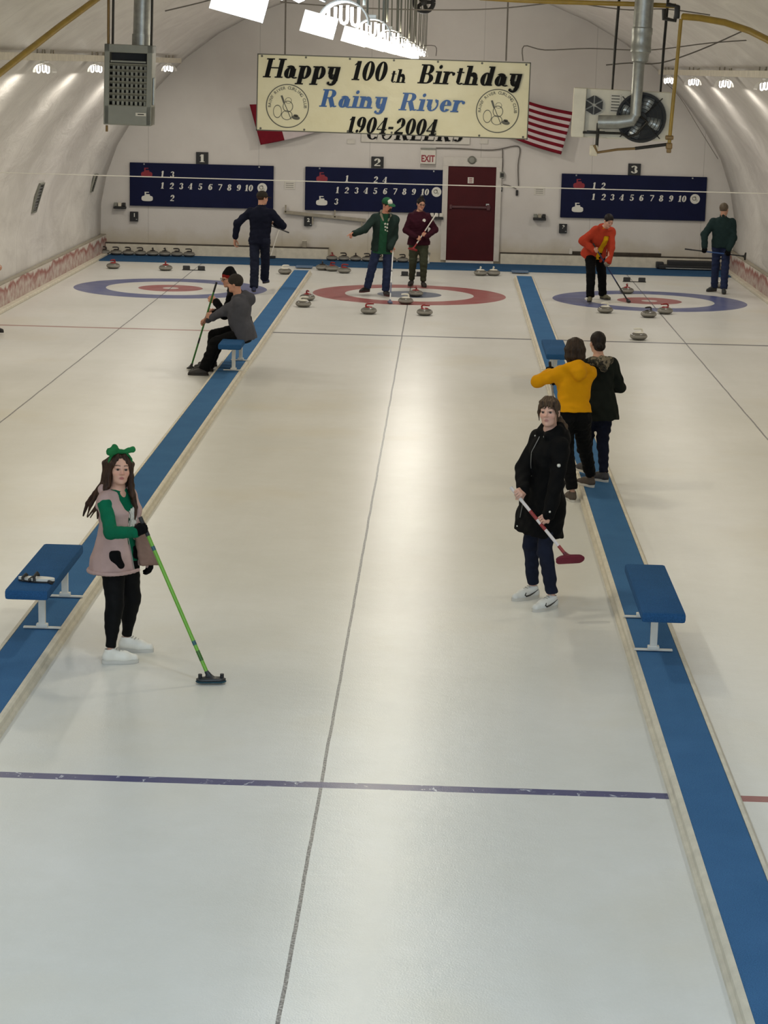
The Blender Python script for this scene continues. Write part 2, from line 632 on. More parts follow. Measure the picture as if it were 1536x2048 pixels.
stone(614, 602, 'red', 110, 'granite curling stone with dark red handle behind a white-handled one by the left divider')
stone(606, 615, 'white', 185, 'white-handled curling stone beside the left divider, left of the red house')
stone(737, 629, 'red', 200, 'red-handled curling stone just in front of the man pointing, short of the red ring')
stone(849, 632, 'red', 165, 'red-handled curling stone beside the centre line just short of the red ring')
stone(811, 609, 'white', 20, 'white-handled curling stone on the front edge of the red ring')
stone(831, 594, 'red', 80, 'curling stone on the blue centre of the red house')
stone(1211, 627, 'white', 30, 'white-handled curling stone on the blue ring before the sweeping woman in orange')
stone(1254, 588, 'red', 80, 'curling stone at the back of the blue ring behind the sweeping broom')
stone(1298, 636, 'dark', 40, 'curling stone with dark handle in front of the red-handled one at the blue ring')
stone(1331, 629, 'red', 20, 'red-handled curling stone on the front of the blue ring right of the centre line')
stone(1278, 681, 'white', 10, 'white-handled curling stone alone by the hog line of the right sheet')
stone(225, 538, 'red', 60, 'curling stone lying in the far left corner before the carpet runner')
stone(330, 542, 'red', 100, 'curling stone left of the hack behind the left house')
stone(569, 549, 'white', 200, 'white-handled curling stone at the end of the left divider')
stone(961, 552, 'white', 95, 'left one of the two white-handled stones in front of the maroon door')
stone(987, 552, 'white', 95, 'right one of the two white-handled stones in front of the maroon door')
stone(1443, 577, 'white', 90, 'curling stone partly hidden between the legs of the man in dark green jacket')
stone(644, 541, 'dark', 90, 'leftmost of the three dark stones parked on the carpet left of the pointing man', 'stones parked in front of the row')
stone(664, 543, 'red', 130, 'middle of the three dark stones parked on the carpet left of the pointing man', 'stones parked in front of the row')
stone(688, 547, 'red', 160, 'rightmost of the three dark stones parked left of the pointing man', 'stones parked in front of the row')
ordl = ['first', 'second', 'third', 'fourth', 'fifth', 'sixth', 'seventh', 'eighth']
for i in range(8):
    p = at(204 + 24.6 * i, 505, Y=6.5)
    r_ = stone(208 + 24.3 * i, 505, 'dark', [0, 10, -20, 25, 90, 85, -10, 5][i], ordl[i] + ' stone from the left in the row against the kerb under scoreboard 1', 'stones in the row under scoreboard 1', 0.024, 6.5)
    r_.scale = (0.935, 0.935, 0.95)
    r_ = stone(664 + 23.6 * i, 520, 'dark' if i else 'red', [80, 0, 90, 10, 30, 60, 15, 40][i], ordl[i] + ' stone from the left in the row at the wall under scoreboard 2', 'stones in the row under scoreboard 2', 0.024, 6.5)
    r_.scale = (0.905, 0.905, 0.95)

# ------------------------------------------------------------------ hacks
for px, py, which in ((381, 546, 'left'), (823, 560, 'middle'), (1272, 568, 'right')):
    p = at(px, py, z=0.0)
    h = empty('hack', (p[0], 3.66, 0), 0, {'left': 'black rubber hack behind the blue house on the left sheet',
                                         'middle': 'black rubber hack at the boots of the woman in maroon',
                                         'right': 'black rubber hack behind the blue house on the right sheet'}[which], 'hack', 'rubber hacks')
    for sx_ in (-0.155, 0.155):
        MB().box((sx_, 0, 0.045), (0.14, 0.10, 0.085), Matrix.Rotation(R(-14), 3, 'X'), bev=0.01).build('foothold', m_black, h)
    MB().box((0, -0.03, 0.008), (0.48, 0.03, 0.012)).build('tie_rod', m_darkmetal, h)


# ------------------------------------------------------------------ lettering
def font_mesh(txt, size, bold=0.0, shear=0.0, depth=0.0):
    cu = bpy.data.curves.new('lettering', 'FONT')
    cu.body = txt
    cu.size = size
    cu.offset = bold
    cu.shear = shear
    cu.extrude = depth
    cu.align_x = 'CENTER'
    cu.align_y = 'CENTER'
    o = bpy.data.objects.new('lettering', cu)
    COL.objects.link(o)
    bpy.context.view_layer.update()
    me = bpy.data.meshes.new_from_object(o)
    bpy.data.objects.remove(o)
    bpy.data.curves.remove(cu)
    return me


def font_flat(name, txt, size, loc, mat, parent, bold=0.0, shear=0.0, sx=1.0):
    me = font_mesh(txt, size, bold, shear, 0.002)
    me.transform(Matrix.Scale(sx, 4, (1, 0, 0)))
    me.transform(Matrix.Rotation(R(90), 4, 'X'))
    me.transform(Matrix.Translation(tuple(float(v) for v in loc)))
    return link_mesh(name, me, mat, parent)


# a bold high-contrast serif drawn glyph by glyph: stems, hairlines, bowls
TK, TN = 0.19, 0.05


class Pen:
    def __init__(s, slant=0.0):
        s.q = []
        s.sl = slant

    def quad(s, *p):
        s.q.append(p)

    def stem(s, x, y0, y1, w=TK, sl=1, st=1, sw=0.075):
        s.quad((x - w / 2, y0), (x + w / 2, y0), (x + w / 2, y1), (x - w / 2, y1))
        if sl:
            s.quad((x - w / 2 - sw, y0), (x + w / 2 + sw, y0), (x + w / 2 + sw, y0 + TN), (x - w / 2 - sw, y0 + TN))
        if st == 1:
            s.quad((x - w / 2 - sw, y1 - TN), (x + w / 2 + sw, y1 - TN), (x + w / 2 + sw, y1), (x - w / 2 - sw, y1))
        elif st == 2:
            s.quad((x - w / 2 - sw, y1 - TN), (x + w / 2, y1 - TN), (x + w / 2, y1), (x - w / 2 - sw, y1))

    def line(s, x0, y0, x1, y1, w):
        dx, dy = x1 - x0, y1 - y0
        l = math.hypot(dx, dy)
        nx, ny = -dy / l * w / 2, dx / l * w / 2
        s.quad((x0 + nx, y0 + ny), (x0 - nx, y0 - ny), (x1 - nx, y1 - ny), (x1 + nx, y1 + ny))

    def hbar(s, x0, x1, y, w=TN):
        s.quad((x0, y - w / 2), (x1, y - w / 2), (x1, y + w / 2), (x0, y + w / 2))

    def arc(s, cx, cy, rx, ry, a0=0, a1=360, tk=TK, tn=TN, n=28):
        pr = None
        m_ = max(6, int(abs(a1 - a0) / 360 * n))
        for i in range(m_ + 1):
            a = R(a0 + (a1 - a0) * i / m_)
            o_ = (cx + rx * math.cos(a), cy + ry * math.sin(a))
            i_ = (cx + (rx - tk) * math.cos(a), cy + (ry - tn) * math.sin(a))
            if pr:
                s.quad(pr[0], o_, i_, pr[1])
            pr = (o_, i_)

    def dot(s, x, y, r=0.07):
        s.q.append(tuple((x + r * math.cos(2 * math.pi * i / 14), y + r * math.sin(2 * math.pi * i / 14)) for i in range(14)))


def glyph(ch):
    p = Pen()
    X, H_, D = 0.48, 0.72, -0.22
    if ch == 'H':
        p.stem(0.16, 0, H_); p.stem(0.66, 0, H_); p.hbar(0.16, 0.66, 0.37, 0.045); w = 0.82
    elif ch == 'a':
        p.arc(0.23, 0.20, 0.21, 0.21); p.arc(0.24, X - 0.14, 0.20, 0.14, 0, 150, TK, TN); p.stem(0.40, 0.06, X - 0.12, TK, 0, 0); p.arc(0.5, 0.07, 0.15, 0.08, 180, 330, 0.09, TN); w = 0.6
    elif ch == 'p':
        p.stem(0.14, D, X, TK, 1, 2); p.arc(0.30, 0.24, 0.24, 0.25); w = 0.6
    elif ch == 'y':
        p.arc(0.28, 0.2, 0.20, 0.20, 180, 360, TK, TN); p.stem(0.145, 0.2, X, TK, 0, 2); p.stem(0.415, -0.06, X, TK, 0, 2); p.arc(0.28, -0.06, 0.205, 0.17, 220, 360, TK, TN); p.dot(0.14, -0.13, 0.055); w = 0.57
    elif ch == 't':
        p.stem(0.18, 0.08, 0.62, TK * 0.8, 0, 0); p.arc(0.27, 0.10, 0.145, 0.10, 180, 340, 0.10, TN); p.hbar(0.04, 0.36, X - 0.02, 0.04); w = 0.42
    elif ch == 'h':
        p.stem(0.14, 0, H_, TK, 1, 2); p.arc(0.33, X - 0.20, 0.19, 0.20, 0, 165, TK, TN + 0.02); p.stem(0.455, 0, X - 0.19, TK, 1, 0); w = 0.66
    elif ch == 'n':
        p.stem(0.14, 0, X, TK, 1, 2); p.arc(0.33, X - 0.20, 0.19, 0.20, 0, 165, TK, TN + 0.02); p.stem(0.455, 0, X - 0.19, TK, 1, 0); w = 0.66
    elif ch == 'B':
        p.stem(0.16, 0, H_); p.arc(0.34, 0.54, 0.23, 0.18, -90, 90); p.arc(0.36, 0.19, 0.26, 0.19, -90, 90); p.hbar(0.16, 0.36, H_ - TN / 2); p.hbar(0.16, 0.36, 0.37); p.hbar(0.16, 0.36, TN / 2); w = 0.68
    elif ch == 'R':
        p.stem(0.16, 0, H_); p.arc(0.36, 0.54, 0.25, 0.18, -90, 90); p.hbar(0.16, 0.36, H_ - TN / 2); p.hbar(0.16, 0.38, 0.37); p.line(0.40, 0.37, 0.58, 0.02, TK); p.arc(0.66, 0.09, 0.12, 0.09, 200, 330, 0.08, TN); w = 0.78
    elif ch == 'i':
        p.stem(0.14, 0, X, TK, 1, 2); p.dot(0.14, 0.64, 0.075); w = 0.31
    elif ch == 'r':
        p.stem(0.14, 0, X, TK, 1, 2); p.arc(0.32, X - 0.17, 0.17, 0.17, 40, 165, 0.10, TN + 0.01); p.dot(0.43, X - 0.09, 0.065); w = 0.5
    elif ch == 'd':
        p.arc(0.24, 0.24, 0.23, 0.25); p.stem(0.42, 0, H_, TK, 0, 2); p.hbar(0.42, 0.56, TN / 2); w = 0.6
    elif ch == 'v':
        p.stem(0.13, 0.17, X, TK, 0, 2); p.arc(0.265, 0.20, 0.20, 0.20, 180, 300, TK, TN); p.arc(0.26, 0.26, 0.25, 0.26, -70, 70, 0.07, TN + 0.02); p.dot(0.42, X - 0.07, 0.065); w = 0.56
    elif ch == 'e':
        p.arc(0.26, 0.24, 0.24, 0.25, 8, 325, TK, TN); p.hbar(0.08, 0.48, 0.265, 0.035); w = 0.54
    elif ch == '-':
        p.hbar(0.04, 0.30, 0.27, 0.10); w = 0.36
    elif ch == ' ':
        w = 0.3
    elif ch == '1':
        p.stem(0.24, 0, H_, TK, 1, 0); p.line(0.08, 0.56, 0.24, H_ - 0.01, 0.05); w = 0.44
    elif ch == '0':
        p.arc(0.27, 0.36, 0.25, 0.37); w = 0.54
    elif ch == '9':
        p.arc(0.26, 0.49, 0.235, 0.235); p.arc(0.20, 0.40, 0.295, 0.40, -75, 35, TK, TN); p.dot(0.13, 0.08, 0.07); w = 0.54
    elif ch == '6':
        p.arc(0.27, 0.23, 0.235, 0.235); p.arc(0.33, 0.32, 0.295, 0.40, 105, 215, TK, TN); p.dot(0.41, 0.63, 0.07); w = 0.54
    elif ch == '4':
        p.stem(0.36, 0, H_, TK * 0.95, 1, 0); p.line(0.03, 0.20, 0.35, H_ - 0.02, 0.045); p.hbar(0.02, 0.52, 0.19, 0.045); w = 0.55
    elif ch == '2':
        p.arc(0.26, 0.50, 0.225, 0.23, -40, 165, TK, TN); p.line(0.40, 0.38, 0.06, 0.06, 0.07); p.hbar(0.04, 0.48, 0.055, 0.10); p.dot(0.10, 0.55, 0.07); w = 0.53
    elif ch == '3':
        p.arc(0.24, 0.54, 0.20, 0.18, -80, 150, TK * 0.9, TN); p.arc(0.24, 0.20, 0.23, 0.21, -150, 85, TK, TN); p.dot(0.10, 0.60, 0.06); p.dot(0.09, 0.13, 0.065); w = 0.5
    elif ch == '5':
        p.hbar(0.10, 0.44, 0.665, 0.10); p.line(0.10, 0.36, 0.12, 0.70, 0.05); p.arc(0.23, 0.23, 0.245, 0.24, -140, 130, TK, TN); p.dot(0.09, 0.13, 0.065); w = 0.52
    elif ch == '7':
        p.hbar(0.04, 0.50, 0.655, 0.11); p.line(0.46, 0.62, 0.22, 0.0, 0.11); w = 0.52
    elif ch == '8':
        p.arc(0.26, 0.55, 0.20, 0.175, 0, 360, TK * 0.85, TN); p.arc(0.26, 0.20, 0.24, 0.21, 0, 360, TK, TN); w = 0.52
    elif ch == 'C':
        p.arc(0.36, 0.36, 0.33, 0.37, 40, 320, TK, TN); p.stem(0.60, 0.46, H_, 0.03, 0, 0); p.stem(0.60, 0.0, 0.24, 0.03, 0, 0); w = 0.72
    elif ch == 'U':
        p.stem(0.17, 0.2, H_, TK, 0, 1); p.stem(0.58, 0.2, H_, 0.06, 0, 1); p.arc(0.355, 0.22, 0.255, 0.23, 180, 360, 0.10, 0.05); w = 0.76
    elif ch == 'L':
        p.stem(0.17, 0, H_); p.hbar(0.17, 0.58, TN / 2); p.stem(0.575, 0, 0.22, 0.03, 0, 0); w = 0.66
    elif ch == 'E':
        p.stem(0.17, 0, H_); p.hbar(0.17, 0.58, TN / 2); p.hbar(0.17, 0.58, H_ - TN / 2); p.hbar(0.17, 0.44, 0.36); p.stem(0.575, 0, 0.2, 0.03, 0, 0); p.stem(0.575, 0.52, H_, 0.03, 0, 0); p.stem(0.44, 0.27, 0.45, 0.03, 0, 0); w = 0.68
    elif ch == 'S':
        p.arc(0.30, 0.53, 0.22, 0.20, 35, 265, TK, TN); p.arc(0.30, 0.20, 0.24, 0.205, -145, 85, TK, TN); p.stem(0.50, 0.5, H_, 0.03, 0, 0); p.stem(0.08, 0, 0.22, 0.03, 0, 0); w = 0.6
    else:
        w = 0.5
    return p.q, w


def serif(name, txt, cap_h, cx, cz, y, mat, parent, slant=0.22, width=None, depth=0.004, cy_mid=0.36):
    """lettering standing in the xz plane, facing -y, centred on (cx, cz)"""
    sc = cap_h / 0.72
    adv, polys = 0.0, []
    for ch in txt:
        q, w = glyph(ch)
        for pl in q:
            polys.append([(adv + a + slant * b, b) for a, b in pl])
        adv += w + 0.012
    sx_ = sc if width is None else width / adv
    mb = MB()
    for k, pl in enumerate(polys):
        pts = [(cx + (a - adv / 2 - slant * 0.36) * sx_, y, cz + (b - cy_mid) * sc) for a, b in pl]
        area_ = sum(pts[i][0] * pts[(i + 1) % len(pts)][2] - pts[(i + 1) % len(pts)][0] * pts[i][2] for i in range(len(pts)))
        if area_ < 0:
            pts = pts[::-1]
        mb.prism(pts, (0, -depth - 0.00018 * k, 0))
    return mb.build(name, mat, parent)


# ------------------------------------------------------------------ the birthday banner
m_banner = None
n = N('banner_vinyl')
o = n.obj()
c0 = n.mix(n.ramp(n.noise(o, 2.0, 3.0), 0.3, 0.7), lin((214, 206, 172)), lin((222, 216, 186)))
n.done(c0, 0.42, 0, 0.5)
n.bump(n.noise(o, 2.2, 4.0, 0.5, 0.6, (1, 1, 1.6)), 0.45, 0.03)
m_banner = n.m
m_ink = M('black_ink', (10, 10, 11), 0.6, var=0.03, spec=0.12)
m_blueink = M('blue_ink', (26, 82, 150), 0.5, var=0.03)
m_greyink = M('grey_ink', (84, 82, 72), 0.5, var=0.03)
m_lightgrey = M('light_grey_ink', (176, 172, 150), 0.5, var=0.03)
bl, br_ = at(513, 262, Y=-12.0), at(1055, 278, Y=-12.0)
tl, tr = at(514, 107, Y=-12.0), at(1062, 125, Y=-12.0)
bw = ((tr[0] - tl[0]) + (br_[0] - bl[0])) / 2
bh = ((tl[2] - bl[2]) + (tr[2] - br_[2])) / 2
bcx, bcz = (tl[0] + tr[0] + bl[0] + br_[0]) / 4, (tl[2] + tr[2] + bl[2] + br_[2]) / 4
bt = math.atan2(tr[2] - tl[2], tr[0] - tl[0])
ban = empty('birthday_banner', (bcx, -12.0, bcz), 0, 'long cream hanging banner reading Happy 100th Birthday Rainy River 1904-2004', 'banner')
ban.rotation_euler = (0, -bt, 0)
MB().box((0, 0, 0), (bw, 0.006, bh)).build('sheet', m_banner, ban)
e_ = MB()
for zz in (-1, 1):
    e_.box((0, -0.001, zz * (bh / 2 - 0.006)), (bw, 0.010, 0.014))
for xx in (-1, 1):
    e_.box((xx * (bw / 2 - 0.006), -0.001, 0), (0.014, 0.010, bh))
for i in range(7):
    for zz in (-1, 1):
        e_.lathe([(0.0, -0.010), (0.014, -0.010), (0.016, 0.006)], (-bw / 2 + 0.06 + (bw - 0.12) * i / 6, 0, zz * (bh / 2 - 0.03)), 10, 'y')
e_.build('hem', m_greyink, ban)
s = bw / 548.0     # metres for one photograph pixel at the banner


def bpix(px, py):
    p = at(px, py, Y=-12.0)
    dx, dz = p[0] - bcx, p[2] - bcz
    return dx * math.cos(bt) + dz * math.sin(bt), -dx * math.sin(bt) + dz * math.cos(bt)


for txt, x0, x1, yc, ch in (('Happy', 526, 688, 138, 38), ('100', 702, 778, 142, 38), ('th', 780, 816, 152, 27), ('Birthday', 834, 1052, 151, 38)):
    cx_, cz_ = bpix((x0 + x1) / 2, yc)
    serif('black_lettering', txt, ch * s, cx_, cz_, -0.004, m_ink, ban, 0.25, (x1 - x0) * s * 0.95)
for txt, x0, x1, yc in (('Rainy', 639, 781, 198), ('River', 798, 934, 205)):
    cx_, cz_ = bpix((x0 + x1) / 2, yc)
    serif('blue_lettering', txt, 35 * s, cx_, cz_, -0.004, m_blueink, ban, 0.25, (x1 - x0) * s * 0.95)
cx_, cz_ = bpix(785, 252)
serif('black_lettering', '1904-2004', 32 * s, cx_, cz_, -0.004, m_ink, ban, 0.25, 188 * s * 0.97)


def crest(cx, cz, r, y, parent, ink, name='club_crest'):
    mb = MB()
    for i in range(64):
        a, b = 2 * math.pi * i / 64, 2 * math.pi * (i + 1) / 64
        mb.prism([(cx + r * math.cos(a), y, cz + r * math.sin(a)), (cx + r * math.cos(b), y, cz + r * math.sin(b)),
                  (cx + r * 0.955 * math.cos(b), y, cz + r * 0.955 * math.sin(b)), (cx + r * 0.955 * math.cos(a), y, cz + r * 0.955 * math.sin(a))], (0, -0.003, 0))
    # stone at the lower right of the emblem
    for (dx, dz, rx, rz) in ((0.40, -0.52, 0.19, 0.095), (0.40, -0.42, 0.11, 0.05)):
        mb.prism([(cx + r * (dx + rx * math.cos(2 * math.pi * i / 20)), y, cz + r * (dz - 0.12 * rx * math.cos(2 * math.pi * i / 20) + rz * math.sin(2 * math.pi * i / 20))) for i in range(20)], (0, -0.003, 0))
    # broom leaning across the middle
    mb.prism([(cx + r * a, y, cz + r * b) for a, b in ((-0.33, 0.46), (-0.24, 0.48), (-0.12, 0.16), (-0.20, 0.12))], (0, -0.003, 0))
    mb.prism([(cx + r * a, y, cz + r * b) for a, b in ((-0.17, 0.15), (-0.14, 0.16), (0.20, -0.60), (0.17, -0.61))], (0, -0.003, 0))
    o = mb.build(name, ink, parent)
    # plain rounded shapes at the size of the drawing in the middle
    g = MB()
    for (dx, dz, rx, rz) in ((-0.46, -0.26, 0.20, 0.30), (0.02, -0.02, 0.24, 0.26), (0.04, 0.25, 0.15, 0.14), (-0.02, -0.42, 0.26, 0.22)):
        q = [(dx + rx * math.cos(2 * math.pi * i / 24), dz + rz * math.sin(2 * math.pi * i / 24)) for i in range(24)]
        for i in range(24):
            a, b = q[i], q[(i + 1) % 24]
            f_ = 0.88
            ai, bi = (dx + (a[0] - dx) * f_, dz + (a[1] - dz) * f_), (dx + (b[0] - dx) * f_, dz + (b[1] - dz) * f_)
            g.prism([(cx + r * k[0], y, cz + r * k[1]) for k in (a, b, bi, ai)], (0, -0.0025, 0))
    g.build('emblem_outline', ink, o)
    txt = 'RAINY RIVER CURLING CLUB'
    tb = bpy.data.meshes.new('crest_lettering')
    bm = bmesh.new()
    for i, c_ in enumerate(txt):
        if c_ == ' ':
            continue
        a = R(186 - 192 * (i + 0.5) / len(txt))
        me = font_mesh(c_, r * 0.19, r * 0.002, 0, 0.0015)
        me.transform(Matrix.Rotation(a - R(90), 4, 'Z'))
        me.transform(Matrix.Translation((r * 0.82 * math.cos(a), r * 0.82 * math.sin(a), 0)))
        me.transform(Matrix.Rotation(R(90), 4, 'X'))
        me.transform(Matrix.Translation((cx, y - 0.001, cz)))
        bm.from_mesh(me)
        bpy.data.meshes.remove(me)
    bm.to_mesh(tb)
    bm.free()
    link_mesh('crest_lettering', tb, ink, o)
    return o


for px, py in ((575, 212), (995, 222)):
    cx_, cz_ = bpix(px, py)
    crest(cx_, cz_, 43.5 * s, -0.004, ban, m_greyink)
for px, py in ((570, 110), (1012, 122)):
    a = at(px, py, Y=-12.0)
    b_ = at(px - 2, -140, Y=-12.0)
    zz = 5.9 if abs(a[0]) < 1.9 else 5.6
    c_ = MB().tube([(0, 0, 0), (0.0, 0, zz - a[2])], 0.012, 6)
    o = c_.build('hanging_chain', m_cord)
    o.location = tuple(a)
    tag(o, 'chain holding up the %s end of the birthday banner' % ('left' if px < 700 else 'right'), 'chain', 'chains holding the banner')

# ------------------------------------------------------------------ flags on the end wall
def flag(name, tlp, trp, brp, blp, draw, label):
    root = empty(name, tuple((np.array(tlp) + np.array(trp) + np.array(blp) + np.array(brp)) / 4), 0, label, 'flag')
    c = np.array(root.location)
    nx, nz = 40, 26
    vs, fs, mi = [], [], []
    for j in range(nz + 1):
        for i in range(nx + 1):
            u_, v_ = i / nx, j / nz
            p = (np.array(tlp) * (1 - u_) + np.array(trp) * u_) * (1 - v_) + (np.array(blp) * (1 - u_) + np.array(brp) * u_) * v_
            wv = 0.03 * math.sin(u_ * 9 + v_ * 2) + 0.015 * math.sin(u_ * 17)
            sag = -0.10 * math.sin(math.pi * u_) * (1 if name == 'national_flag' else 1)
            vs.append(tuple(p - c + np.array([0, wv, sag * 0.6])))
    for j in range(nz):
        for i in range(nx):
            a = j * (nx + 1) + i
            fs.append((a, a + nx + 1, a + nx + 2, a + 1))
            mi.append(draw((i + 0.5) / nx, (j + 0.5) / nz))
    me = bpy.data.meshes.new('cloth')
    me.from_pydata(vs, [], fs)
    me.polygons.foreach_set('material_index', mi)
    o = link_mesh('cloth', me, [m_flagred, m_flagwhite, m_flagblue], root, True)
    md = o.modifiers.new('thickness', 'SOLIDIFY')
    md.thickness = 0.006
    return root


m_flagred = cloth('flag_red', (112, 26, 38), 0.08)
m_flagwhite = cloth('flag_white', (196, 184, 184), 0.05)
m_flagblue = cloth('flag_navy', (34, 36, 66), 0.08)


def us(u_, v_):
    if u_ < 0.40 and v_ < 7 / 13:
        return 2
    return 0 if int(v_ * 13) % 2 == 0 else 1


def leaf(u_, v_):
    if u_ < 0.25 or u_ > 0.75:
        return 0
    return 1


flag('striped_flag', at(1000, 180, Y=6.75), at(1146, 224, Y=6.75), at(1122, 309, Y=6.75), at(976, 252, Y=6.75), us,
     'red and white striped flag hanging behind the right end of the banner')
flag('red_barred_flag', at(499, 209, Y=6.75), at(700, 186, Y=6.75), at(716, 236, Y=6.75), at(521, 290, Y=6.75), leaf,
     'flag with a red end bar showing behind the left end of the banner')

# ------------------------------------------------------------------ CURLERS sign
a, b_ = at(722, 284, Y=6.9), at(942, 212, Y=6.9)
sg_ = empty('wall_sign', ((a[0] + b_[0]) / 2, 6.97, (a[2] + b_[2]) / 2), 0, 'white wall board lettered CURLERS, half hidden behind the banner', 'sign')
w_, h_ = b_[0] - a[0], b_[2] - a[2]
MB().box((0, 0, 0), (w_, 0.04, h_), bev=0.006).build('board', m_paper, sg_)
serif('lettering', 'CURLERS', 0.30, 0, -h_ / 2 + 0.21, -0.021, m_ink, sg_, 0.22, w_ * 0.9)
for px in (702, 968):
    p = at(px, 283, Y=6.94)
    o = MB().box((0, 0, 0), (0.17, 0.02, 0.10)).build('wall_card', m_paper)
    o.location = (p[0], 6.985, p[2])
    tag(o, 'small white card on the wall %s the CURLERS board' % ('left of' if px < 800 else 'right of'), 'card')

# ------------------------------------------------------------------ scoreboards
YW = 6.94


def wp(px, py, Y=YW):
    p = at(px, py, Y=Y)
    return p[0], p[2]


def icon(mb, cx, cz, w, y, flip):
    hw, hh = w / 2, w * 0.24
    pts = []
    for i in range(28):
        a = 2 * math.pi * i / 28
        pts.append((cx + hw * abs(math.cos(a)) ** 0.6 * (1 if math.cos(a) > 0 else -1), y, cz + hh * abs(math.sin(a)) ** 0.6 * (1 if math.sin(a) > 0 else -1)))
    mb.prism(pts, (0, -0.006, 0))
    mb.prism([(cx - hw * 0.5, y, cz + hh), (cx + hw * 0.5, y, cz + hh), (cx + hw * 0.42, y, cz + hh * 1.55), (cx - hw * 0.42, y, cz + hh * 1.55)], (0, -0.006, 0))
    mb.prism([(cx - hw * 0.45, y, cz + hh * 1.5), (cx - hw * 0.2, y, cz + hh * 1.5), (cx - hw * 0.2, y, cz + hh * 2.1), (cx + hw * 0.3, y, cz + hh * 2.1), (cx + hw * 0.3, y, cz + hh * 2.4), (cx - hw * 0.45, y, cz + hh * 2.4)], (0, -0.006, 0))


def scoreboard(num, corners, nums, hung, red, white, cr, plate):
    tlx, tlz = wp(*corners[0]); trx, trz = wp(*corners[1]); brx, brz = wp(*corners[2]); blx, blz = wp(*corners[3])
    x0, x1 = (tlx + blx) / 2, (trx + brx) / 2
    z0, z1 = (blz + brz) / 2, (tlz + trz) / 2
    cx, cz = (x0 + x1) / 2, (z0 + z1) / 2
    root = empty('scoreboard', (cx, 6.96, cz), 0, {1: 'navy curling scoreboard for sheet 1, behind the walking man in navy', 2: 'navy curling scoreboard for sheet 2, left of the maroon door',
                                                   3: 'navy curling scoreboard for sheet 3, above the woman in orange'}[num], 'scoreboard', 'scoreboards on the end wall')
    MB().box((0, 0, 0), (x1 - x0, 0.05, z1 - z0), bev=0.006).build('panel', m_navy, root)
    ya = -0.0255
    for t, px, py in nums:
        xx, zz = wp(px, py)
        serif('numeral', t, 0.135, xx - cx, zz - cz, ya, m_chalk, root, 0.12)
    for t, px, py in hung:
        xx, zz = wp(px, py)
        serif('score_numeral', t, 0.135, xx - cx, zz - cz, ya, m_chalk, root, 0.12)
    for (px, py), mt, nm, w_ in ((red, m_redicon, 'red_stone_icon', 0.25), (white, m_chalk, 'white_stone_icon', 0.25)):
        xx, zz = wp(px, py)
        mb = MB()
        icon(mb, xx - cx, zz - cz - 0.03, w_, ya, False)
        mb.build(nm, mt, root)
    xx, zz = wp(*cr)
    o = MB().lathe([(0, -0.008), (0.105, -0.008), (0.108, 0.0)], (xx - cx, ya, zz - cz), 32, 'y').build('crest_disc', m_chalk, root)
    g = MB()
    for (dx, dz, rr) in ((-0.02, 0.01, 0.045), (0.035, -0.03, 0.02), (0.0, 0.04, 0.02)):
        for i in range(16):
            a, b2 = 2 * math.pi * i / 16, 2 * math.pi * (i + 1) / 16
            g.prism([(xx - cx + dx + r_ * math.cos(t_), ya - 0.009, zz - cz + dz + r_ * math.sin(t_)) for r_, t_ in ((rr, a), (rr, b2), (rr * 0.7, b2), (rr * 0.7, a))], (0, -0.002, 0))
    g.build('crest_print', m_greyink, o)
    k = MB()
    for f_ in (0.1, 0.9):
        k.box((x0 + (x1 - x0) * f_ - cx, -0.028, z1 - cz - 0.03), (0.03, 0.01, 0.03))
    k.build('bracket', m_steel, root)
    # number plate above the board
    (ax, az), (bx_, bz) = wp(plate[0], plate[1]), wp(plate[2], plate[3])
    ps = empty('number_plate', ((ax + bx_) / 2, 6.965, (az + bz) / 2), 0, 'small black plate with white number %d above the scoreboard' % num, 'sign', 'sheet number plates')
    MB().box((0, 0, 0), (bx_ - ax, 0.04, abs(az - bz)), bev=0.004).build('plate', m_black, ps)
    serif('numeral', str(num), 0.165, 0, 0, -0.0205, m_chalk, ps, 0.0, {1: 0.14, 2: 0.165, 3: 0.165}[num])
    return root


def rown(x10, y0, y1, extra):
    return [(str(i + 1), px, y0 + (y1 - y0) * i / 9) for i, px in enumerate(x10)]


scoreboard(1, [(259.6, 324), (547.6, 332.7), (545.8, 418.3), (259.6, 411.4)], rown([325, 344, 363, 381, 401, 421, 440, 459, 478, 498], 371, 376, 0),
           [('1', 325, 348), ('3', 345, 349), ('2', 345, 396)], (293.5, 346), (294.5, 394), (524.5, 376), (392, 304, 416, 329))
scoreboard(2, [(610.7, 333), (896, 340.8), (894, 427), (609.7, 420.3)], rown([675, 694, 713.5, 732, 751, 770.5, 790, 809, 828, 850], 380, 384, 0),
           [('1', 694, 357), ('2', 752, 359), ('4', 770, 360), ('3', 673, 403)], (644, 355), (643.5, 402.5), (873, 384), (743, 313, 767, 336))
scoreboard(3, [(1124, 347), (1415, 354.5), (1409, 442), (1120, 435)], rown([1187, 1207.5, 1225, 1243.5, 1264, 1283, 1303.5, 1322.5, 1342.5, 1364.5], 393.5, 397.5, 0),
           [('1', 1188.5, 371), ('2', 1207, 371.5)], (1158, 368.5), (1155, 416), (1390, 398), (1257, 327, 1281, 351))

